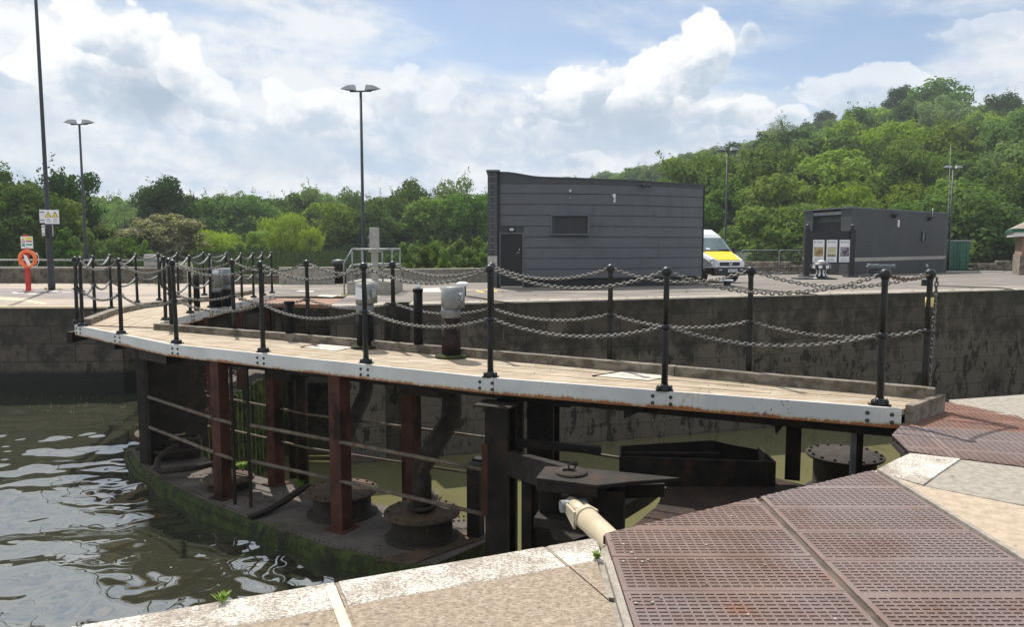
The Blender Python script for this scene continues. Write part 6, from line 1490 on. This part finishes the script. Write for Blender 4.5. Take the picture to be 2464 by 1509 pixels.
# bollards
def bollard(u, v, wpx, hpx, label):
    p = P(u, v, 0); cs = p.y / 1820; p = Vector((p.x, p.y, gz(p.y))) if p.y > 27 else p; r_ = wpx / 2 * cs; h = hpx * cs
    t = thing('bollard', p, label, 'bollard', 'black bollards with white caps on the far quay')
    q = MB(); q.lathe([(r_ * .62, 0), (r_ * .58, .03), (r_ * .56, h * .65)], p, 18); q.build('bollard_stem', 'black_paint', t)
    q = MB(); q.lathe([(r_ * .62, h * .66), (r_ * .95, h * .72), (r_, h * .82), (r_ * .9, h * .93), (r_ * .5, h), (.01, h * 1.01)], p, 22); q.build('bollard_cap', 'white_gloss', t)
    return p
b1 = bollard(1113, 712, 31, 34, 'white-capped bollard right behind the hooded standpipes'); b2_ = bollard(1750, 684, 29, 15, 'white-capped bollard in front of the van'); b3 = bollard(2226, 685, 30, 22, 'white-capped bollard just left of the yellow-taped post')
def groundcable(pts, label):
    q = MB(); q.tube([Vector((p.x, p.y, gz(p.y) + .025)) for p in pts], .02, 6); solo('mooring_chain', q, 'plinth_dark', pts[0], label, 'chain', 'thin dark chains lying on the quay from the bollards')
groundcable([P(1118, 714), P(1160, 720), P(1200, 728), P(1250, 734)], 'thin dark chain lying on the quay from the bollard near the hooded standpipes')
groundcable([P(1757, 689), P(1800, 696), P(1870, 703), P(1966, 711)], 'thin dark chain lying on the quay from the bollard before the van')
groundcable([P(2250, 688), P(2330, 691), P(2400, 694), P(2438, 699)], 'thin dark chain lying on the quay to the right of the yellow-taped post')
q = MB()
for vs in ([(710, 701), (752, 703), (758, 700.5), (722, 699)], [(762, 713), (800, 715), (812, 712), (775, 710)]): q.slab([P(u, v, .003) for u, v in vs], (0, 0, .004))
struct('pale_ground_slabs', q, 'pale_slab')
q = MB(); q.slab([P(u, v, .003) for u, v in [(1012, 703), (1062, 703), (1056, 693), (1018, 694)]], (0, 0, .004)); struct('drain_cover', q, 'tread_mesh')
# brown steel plate bridging the gate recess and the things inside the recess
q = MB(); q.prism([(-7.0, 20.3), (-4.78, 19.72), (-4.9, 22.0), (-7.0, 22.2)], -.10, -.005); struct('steel_bridge_plate', q, 'brown_plate')
q = MB(); q.box((-5.9, 21.6, -1.5), (1.6, .25, .3)); q.box((-5.9, 21.7, -2.3), (1.8, .25, .25)); q.box((-6.6, 21.3, -2.2), (.14, .14, 4)); struct('recess_beams', q, 'joist_grey' if 'joist_grey' in MATS else 'wall_dark_stone')
# temporary fence, rubble wall, right-hand stones
def tfence(u0, u1, label, rounded=True):
    y = G(1870, 664).y + 3; z0 = gz(y); x0, x1 = (u0 - 1232) / 1820 * y, (u1 - 1232) / 1820 * y; zt = z0 + (662 - 603) / 1820 * y
    t = thing('site_fence', ((x0 + x1) / 2, y, z0), label, 'fence', 'temporary mesh fence panels by the rubble wall')
    q = MB(); r_ = .12; q.tube([(x0, y, z0), (x0, y, zt - r_), (x0 + .04, y, zt - .04), (x0 + r_, y, zt), (x1 - .03, y, zt), (x1, y, zt - .03), (x1, y, z0)], .026, 8); q.tube([(x0, y, z0 + .15), (x1, y, z0 + .15)], .022, 6); q.box((x1, y, z0 + .05), (.5, .2, .12)); q.build('fence_frame', 'galv_tube', t)
    q = MB(); n = int((x1 - x0) / .13)
    for k in range(1, n): x = x0 + (x1 - x0) * k / n; q.tube([(x, y, z0 + .15), (x, y, zt)], .0028, 4)
    for k in range(1, 8): z = lerp(z0 + .15, zt, k / 8); q.tube([(x0, y, z), (x1, y, z)], .0028, 4)
    q.build('fence_mesh', 'galv_tube', t)
tfence(1781, 1872, 'mesh fence panel with rounded corner just right of the van'); tfence(1873.5, 1936, 'mesh fence panel running behind the brick house')
def rubblewall(u0, u1, v0, vt, dy, label, seed, gap=0):
    rr = random.Random(seed); y = G((u0 + u1) / 2, v0).y + dy; z0 = gz(y); x = (u0 - 1232) / 1820 * y; xe = (u1 - 1232) / 1820 * y; H = (v0 - vt) / 1820 * y
    q = MB(); z = z0; x00 = x
    while z < z0 + H:
        h = rr.uniform(.14, .26); x = x00 - rr.uniform(0, .3)
        while x < xe:
            l = rr.uniform(.3, 1.1)
            if z < z0 + H * (.55 + .45 * noise.noise(Vector((x * .5, seed, 0))) + .3): q.box((x + l / 2, y + rr.uniform(-.06, .06), z + h / 2), (l - .03, .5, h - .02), rr.uniform(-.04, .04), Matrix.Rotation(rr.uniform(-.05, .05), 3, 'Y'))
            x += l
        z += h
    return solo('stone_wall', q, 'rubble', ((x00 + xe) / 2, y, z0), label, 'wall', bevel=.03)
rubblewall(1795, 1934, 664, 638, 5, 'tumbled dry-stone wall behind the fence panels', 4); rubblewall(2340, 2392, 652, 634, 3, 'low grey stone wall right of the green container', 5); rubblewall(2402, 2442, 652, 632, 4, 'low reddish stone wall beside the brick lodge', 6)
p = G(1880, 660); q = MB(); q.box(p + Vector((0, 1.5, .42)), (.5, .4, .34)); q.box(p + Vector((0, 1.5, .12)), (.3, .3, .26)); solo('meter_box', q, 'sign_white', p + Vector((0, 1.5, 0)), 'small white box on a stub in front of the dry-stone wall', 'box', bevel=.03)
# radio aerial behind the brick house
q = MB(); pa = Yd(2293, 440, 56); pb_ = Yd(2288, 348, 56); q.tube([(pa.x - .2, 56, -.6), pb_], [.035, .012], 6); solo('aerial', q, 'galv_tube', (pa.x, 56, -.6), 'thin leaning whip aerial beside the lamp post behind the brick house', 'aerial')
# ================================================================ TREES
def crown_mesh(name, seed, n_puffs=46, per=150, ls=.055, shape='round', flat=.75):
    rr = random.Random(seed); vs, fs = [], []
    puffs = []
    for k in range(n_puffs):                                     # puffs through an uneven crown volume, unit radius, z 0..2
        for _ in range(30):
            a = rr.uniform(0, 6.283); zc = rr.uniform(-.95, 1.0); rad = math.sqrt(max(0, 1 - zc * zc))
            f = rr.uniform(.45, .88); wob = 1 + .22 * noise.noise(Vector((math.cos(a) * 1.7, math.sin(a) * 1.7, zc * 2 + seed)))
            p = Vector((rad * math.cos(a) * f * wob, rad * math.sin(a) * f * wob, zc * f * wob))
            if shape == 'cone': p.x *= 1 - .45 * max(0, p.z); p.y *= 1 - .45 * max(0, p.z)
            if shape == 'umbrella' and p.z < -.1 and rr.random() < .8: continue
            if all((p - o).length > .17 for o, _ in puffs): break
        puffs.append((p, rr.uniform(.17, .33)))
    for p, r_ in puffs:
        n = int(per * (r_ / .25) ** 2)
        for _ in range(n):
            d_ = Vector((rr.gauss(0, 1), rr.gauss(0, 1), rr.gauss(0, 1))).normalized(); rr_ = r_ * rr.uniform(.62, 1.05) * (1 + .25 * noise.noise((p + d_) * 6))
            c_ = p + Vector((d_.x, d_.y, d_.z * flat)) * rr_
            if shape == 'willow': c_.z -= abs(rr.gauss(0, .16)) * (c_.xy.length + .2)
            nrm = (d_ + Vector((rr.gauss(0, .55), rr.gauss(0, .55), rr.gauss(.35, .5)))).normalized()
            t = nrm.cross(Vector((rr.gauss(0, 1), rr.gauss(0, 1), rr.gauss(0, 1)))).normalized(); b = nrm.cross(t); s_ = ls * rr.uniform(.55, 1.25)
            if shape == 'willow': t = Vector((rr.gauss(0, .2), rr.gauss(0, .2), -1)).normalized(); b = nrm.cross(t).normalized() * .42; t = t * 1.7
            k = len(vs); c_ = c_ + Vector((0, 0, 1))
            vs += [c_ - t * s_, c_ + b * s_ * .62 - t * s_ * .1, c_ + t * s_, c_ - b * s_ * .62 + t * s_ * .15]; fs.append((k, k + 1, k + 2, k + 3))
    for k in range(18):                                            # stray sprigs that break the outline
        p, r_ = rr.choice(puffs); d_ = p.normalized() if p.length > .1 else Vector((0, 0, 1)); c0 = p + d_ * r_ * .9
        for j in range(16):
            c_ = c0 + d_ * j * .012 + Vector((rr.gauss(0, .035), rr.gauss(0, .035), rr.gauss(0, .035))) + Vector((0, 0, 1)); t = Vector((rr.gauss(0, 1), rr.gauss(0, 1), rr.gauss(0, 1))).normalized(); b = t.cross(d_).normalized(); s_ = ls * rr.uniform(.4, .9); m_ = len(vs)
            vs += [c_ - t * s_, c_ + b * s_ * .6, c_ + t * s_, c_ - b * s_ * .6]; fs.append((m_, m_ + 1, m_ + 2, m_ + 3))
    me = bpy.data.meshes.new(name); me.from_pydata([tuple(v) for v in vs], [], fs); me.update(); me.materials.append(MATS['leaf_mid']); return me
def trunk_mesh(name, seed, spread=.5):
    rr = random.Random(seed); q = MB(); q.tube([(0, 0, -.15), (.01, 0, .35), (.03, .02, .8), (.02, 0, 1.4)], [.075, .055, .045, .02], 8)
    for k in range(7):
        a = rr.uniform(0, 6.28); z = rr.uniform(.35, 1.0); e = Vector((math.cos(a), math.sin(a), 0)) * rr.uniform(.35, .65) * spread * 1.6
        q.tube([(0.01, 0, z), Vector((e.x * .5, e.y * .5, z + .18)), Vector((e.x, e.y, z + rr.uniform(.35, .6)))], [.03, .02, .008], 6)
    me = q.mesh(name); me.materials.append(MATS['bark']); return me
CR = {'round': [crown_mesh('crown', s_, 52, 150) for s_ in (1, 2, 3)], 'dense': [crown_mesh('crown', s_, 62, 190, .042) for s_ in (11, 12, 13)], 'cone': [crown_mesh('crown', 21, 46, 150, .05, 'cone')],
      'willow': [crown_mesh('crown', s_, 44, 190, .045, 'willow') for s_ in (31, 32)], 'sparse': [crown_mesh('crown', s_, 34, 60, .04) for s_ in (41, 42)], 'umbrella': [crown_mesh('crown', 51, 34, 110, .045, 'umbrella', .5)], 'bush': [crown_mesh('crown', s_, 30, 150, .075) for s_ in (61, 62)]}
TR = [trunk_mesh('trunk', s_) for s_ in (1, 2)]
tr_rnd = random.Random(99)
def tree(base, rx, h, kind, m, label, group=None, name='tree', cat='tree', trunk=True, low=.0, k=None, ry=None):
    t = thing(name, base, label, cat, group); me = CR[kind][(k if k is not None else tr_rnd.randrange(9)) % len(CR[kind])]
    c = bpy.data.objects.new('crown' if trunk else 'foliage', me); C.objects.link(c); c.parent = t
    c.location = (0, 0, h * low); c.scale = (rx, ry or rx * tr_rnd.uniform(.85, 1.1), h * (1 - low) / 2); c.rotation_euler = (0, 0, tr_rnd.uniform(0, 6.28))
    c.material_slots[0].link = 'OBJECT'; c.material_slots[0].material = MATS[m]
    if trunk:
        o = bpy.data.objects.new('trunk', TR[tr_rnd.randrange(2)]); C.objects.link(o); o.parent = t; o.scale = (rx * .8, rx * .8, h / 2.1)
    return t
# -------- trees across the river, one by one: u centre, v top, width px, distance, kind, tint, low, label
near = [
 (-70, 380, 190, 64, 'round', 'leaf_mid', .0, 'leafy tree cut by the left edge of the photo'),
 (18, 400, 150, 62, 'round', 'leaf_mid', .0, 'mid green tree at the far left, behind the lifebuoy sign'),
 (100, 395, 150, 70, 'sparse', 'leaf_dark', .0, 'thin-topped dark tree right behind the mast, tallest of the left group'),
 (70, 452, 170, 60, 'dense', 'leaf_mid', .0, 'dense green tree below the thin-topped one at the mast'),
 (182, 405, 110, 66, 'round', 'leaf_dark', .0, 'dark tree behind the left lamp post'),
 (140, 470, 130, 62, 'round', 'leaf_bright', .05, 'brighter green tree between mast and left lamp post'),
 (245, 462, 110, 82, 'sparse', 'leaf_pale', .0, 'pale thin tree right of the left lamp post'),
 (305, 466, 100, 86, 'sparse', 'leaf_pale', .0, 'pale thin tree with sky showing through, left of the dark round tree'),
 (412, 430, 135, 84, 'dense', 'leaf_dark', .0, 'dark round-headed tree standing above the pale hawthorn'),
 (392, 506, 170, 68, 'round', 'leaf_hawthorn', .0, 'pale cream-flecked hawthorn in front of the dark round tree'),
 (270, 540, 170, 66, 'round', 'leaf_olive', .0, 'olive green low tree left of the hawthorn'),
 (520, 545, 110, 74, 'willow', 'leaf_willow', .0, 'low yellow-green willow right of the hawthorn'),
 (520, 470, 120, 104, 'round', 'leaf_mid', .0, 'broad green tree behind the low willow'),
 (590, 462, 140, 106, 'dense', 'leaf_mid', .0, 'broad tree behind and left of the big willow'),
 (650, 470, 110, 112, 'round', 'leaf_mid', .0, 'tree seen over the left shoulder of the big willow'),
 (620, 552, 56, 76, 'round', 'leaf_bright', .05, 'small bright green tree left of the big willow'),
 (697, 497, 116, 80, 'willow', 'leaf_willow', .0, 'big yellow-green weeping willow'),
 (748, 538, 78, 79, 'willow', 'leaf_willow', .0, 'right-hand lower half of the weeping willow group'),
 (715, 462, 110, 118, 'dense', 'leaf_mid', .0, 'tree topping the line right behind the big willow'),
 (765, 446, 110, 120, 'round', 'leaf_pale', .0, 'pale tall tree between the willow and the middle lamp post'),
 (812, 483, 110, 96, 'round', 'leaf_bright', .0, 'bright green tree left of the middle lamp post'),
 (838, 448, 90, 124, 'dense', 'leaf_mid', .0, 'tall tree peeping over the bright one by the middle lamp post'),
 (905, 482, 100, 96, 'round', 'leaf_mid', .0, 'green tree directly right of the middle lamp post'),
 (985, 420, 100, 112, 'round', 'leaf_mid', .0, 'tall narrow-topped tree left of the umbrella-shaped one'),
 (960, 470, 120, 104, 'round', 'leaf_mid', .0, 'full tree below the narrow-topped one'),
 (1100, 421, 120, 122, 'umbrella', 'leaf_pale', .0, 'pale umbrella-topped tree left of the pump house'),
 (1040, 470, 150, 100, 'round', 'leaf_olive', .0, 'olive spreading tree between middle lamp post and pump house'),
 (1135, 458, 150, 98, 'dense', 'leaf_mid', .0, 'broad green tree touching the pump house wall'),
 (1230, 440, 160, 106, 'round', 'leaf_mid', .0, 'tree hidden mostly behind the left end of the pump house'),
]
for u, vt, wpx, y, kind, m, low, lb in near:
    zt = EYE + (588 - vt) / 1820 * y; z0 = min(bank_z(0, y), .2) - .2; tree(Vector(((u - 1232) / 1820 * y, y, z0)), wpx / 2 / 1820 * y * 1.22, zt - z0, kind, m, lb)
GB2 = 'trees of the second row across the river'
r2 = random.Random(41)
for i in range(26):
    u = -20 + i * 50 + r2.uniform(-12, 12); y = r2.uniform(126, 140); vt = r2.uniform(452, 478) if u > 330 else r2.uniform(440, 468)
    if 215 < u < 350: vt += 25
    zt = EYE + (588 - vt) / 1820 * y; tree(Vector(((u - 1232) / 1820 * y, y, -.5)), r2.uniform(54, 70) / 1820 * y, zt + .5, r2.choice(['round', 'dense']), r2.choice(['leaf_mid', 'leaf_mid', 'leaf_dark', 'leaf_pale', 'leaf_olive']), 'tree in the closed second row behind the trees across the river', GB2)
# undergrowth along the bank: individual bushes
GB = 'bushes along the river bank'
rb = random.Random(17)
for i in range(26):
    u = 10 + i * 25 + rb.uniform(-8, 8); y = 58 + rb.uniform(-2, 3) if u < 380 else 72 + rb.uniform(-2, 6)
    vt = rb.uniform(556, 586) if u < 380 else rb.uniform(588, 604)
    zt = EYE + (588 - vt) / 1820 * y; z0 = -1.2; tree(Vector(((u - 1232) / 1820 * y, y, z0)), rb.uniform(26, 42) / 1820 * y, zt - z0, 'bush', rb.choice(['leaf_dark', 'leaf_mid', 'leaf_olive']) if u < 480 else 'leaf_scrub', 'dark bush at the foot of the trees across the river' if u < 480 else 'low scrubby bush on the grassy river bank', GB, 'bush', 'bush', False)
for i in range(14):
    u = 560 + i * 30; y = 92 + rb.uniform(-3, 6); tree(Vector(((u - 1232) / 1820 * y, y, -.2)), 34 / 1820 * y, 1.8 + rb.uniform(0, .8), 'bush', 'leaf_dark', 'dark bush under the trees beyond the meadow', 'dark bushes beyond the meadow', 'bush', 'bush', False)
for i, (u, vt, wpx, y) in enumerate([(965, 592, 60, 50), (1000, 580, 70, 52), (1045, 572, 80, 54), (1085, 583, 60, 50), (1110, 568, 80, 56), (1150, 580, 70, 52), (1180, 575, 60, 54), (1020, 602, 80, 46), (1120, 604, 90, 46), (940, 606, 50, 46), (1170, 600, 60, 46), (1070, 606, 60, 45)]):
    zt = EYE + (588 - vt) / 1820 * y; tree(Vector(((u - 1232) / 1820 * y, y, -1.5)), wpx / 2 / 1820 * y * 1.1, zt + 1.5, 'bush', 'leaf_scrub', 'sunlit bramble bush in the thicket left of the pump house', 'bramble thicket left of the pump house', 'bush', 'bush', False)
# -------- wooded hill: rows of trees climbing to the ridge
GH = 'trees on the wooded hill'
rh = random.Random(23); count = 0
SIL = [(1100, 425), (1370, 425), (1500, 405), (1620, 380), (1700, 357), (1800, 335), (1850, 312), (1950, 292), (2050, 262), (2120, 228), (2250, 206), (2330, 255), (2400, 240), (2464, 262), (2600, 262)]
def sil(u):
    for (a, va), (b, vb) in zip(SIL[:-1], SIL[1:]):
        if u <= b: return lerp(va, vb, max(0, (u - a) / (b - a)))
    return 262
tints = ['leaf_mid'] * 4 + ['leaf_dark'] * 1 + ['leaf_bright'] * 3 + ['leaf_olive'] * 3 + ['leaf_pale'] * 1
srows = [0.0, .05, .11, .18, .26, .35, .45, .56, .68, .80, .91, 1.0]
for si, s_ in enumerate(srows):
    step = None; u = 1290 if si else 1650
    while u < 2520:
        v, rg = ridge(u); p = hill_pt(u, min(1, max(0, s_ + rh.uniform(-.02, .02)))); R_ = rh.uniform(4.2, 6.4) if si < 2 else rh.uniform(5.0, 7.6)
        h = (R_ * rh.uniform(1.75, 2.3) if si < 9 else R_ * rh.uniform(1.6, 2.1)) if si else rh.uniform(8, 10.5)
        stepu = R_ * 1.5 / p.y * 1820; vmin = sil(u) + rh.uniform(-2, 20); h = max(R_ * .9, min(h, EYE + (588 - vmin) / 1820 * p.y - p.z + 1.2))
        hidden = 1250 < u < 1660 and si < 6
        if not hidden:
            m = rh.choice(tints if si > 1 else ['leaf_bright', 'leaf_bright', 'leaf_mid', 'leaf_olive']); kind = rh.choice(['round', 'round', 'dense', 'dense', 'cone', 'sparse' if si > 5 and rh.random() < .4 else 'round'])
            lb = 'bright green tree in the front row at the foot of the hill' if si == 0 else ('tree on the lower slope of the wooded hill' if si < 5 else ('tree on the upper slope of the wooded hill' if si < 11 else 'tree on the skyline ridge of the wooded hill'))
            tree(p + Vector((0, 0, -1.2)), R_, h, kind, m, lb, GH, trunk=True); count += 1
        u += stepu * rh.uniform(.85, 1.1)
# the landmark trees of the skyline
for u, vt, wpx, y, kind, m, lb in [(2240, 203, 190, 205, 'dense', 'leaf_mid', 'huge domed tree at the top of the hill, the highest in the photo'), (2160, 212, 100, 215, 'dense', 'leaf_dark', 'dark round tree at the left shoulder of the huge domed tree'), (2395, 228, 110, 200, 'dense', 'leaf_dark', 'dark tree standing apart at the right end of the ridge'),
                               (1970, 274, 70, 280, 'dense', 'leaf_dark', 'dark round tree on the skyline left of the summit'), (1872, 282, 80, 260, 'sparse', 'leaf_pale', 'thin ragged tree on the skyline above the van'), (2070, 262, 80, 260, 'dense', 'leaf_mid', 'round tree on the skyline between the dark tree and the summit'), (2310, 270, 120, 190, 'round', 'leaf_dark', 'shadowed tree in the dip right of the huge domed tree'),
                               (1960, 315, 130, 180, 'dense', 'leaf_mid', 'broad dark-sided tree in the middle of the hill'), (2075, 355, 110, 150, 'cone', 'leaf_bright', 'bright pointed tree in the middle of the hill above the brick house')]:
    zt = EYE + (588 - vt) / 1820 * y; R_ = wpx / 2 / 1820 * y; h = max(R_ * 2.0, 10); tree(Vector(((u - 1232) / 1820 * y, y, zt - h)), R_ * 1.1, h, kind, m, lb)
print('hill trees', count)
# ================================================================ the air
q = MB(); q.prism([(-420, -60), (560, -60), (560, 560), (-420, 560)], -8.5, 92)
hz = q.build('haze', None); hz['kind'] = 'stuff'; hm = bpy.data.materials.new('haze'); hm.use_nodes = True; T = NT(hm.node_tree); T.n.remove(T.n['Principled BSDF'])
pv = T.new('ShaderNodeVolumePrincipled'); pv.inputs['Color'].default_value = (.86, .93, 1, 1); pv.inputs['Density'].default_value = .00038; pv.inputs['Anisotropy'].default_value = .3
T.l.new(pv.outputs[0], T.n['Material Output'].inputs['Volume']); hz.data.materials.append(hm)
SC.cycles.volume_bounces = 0
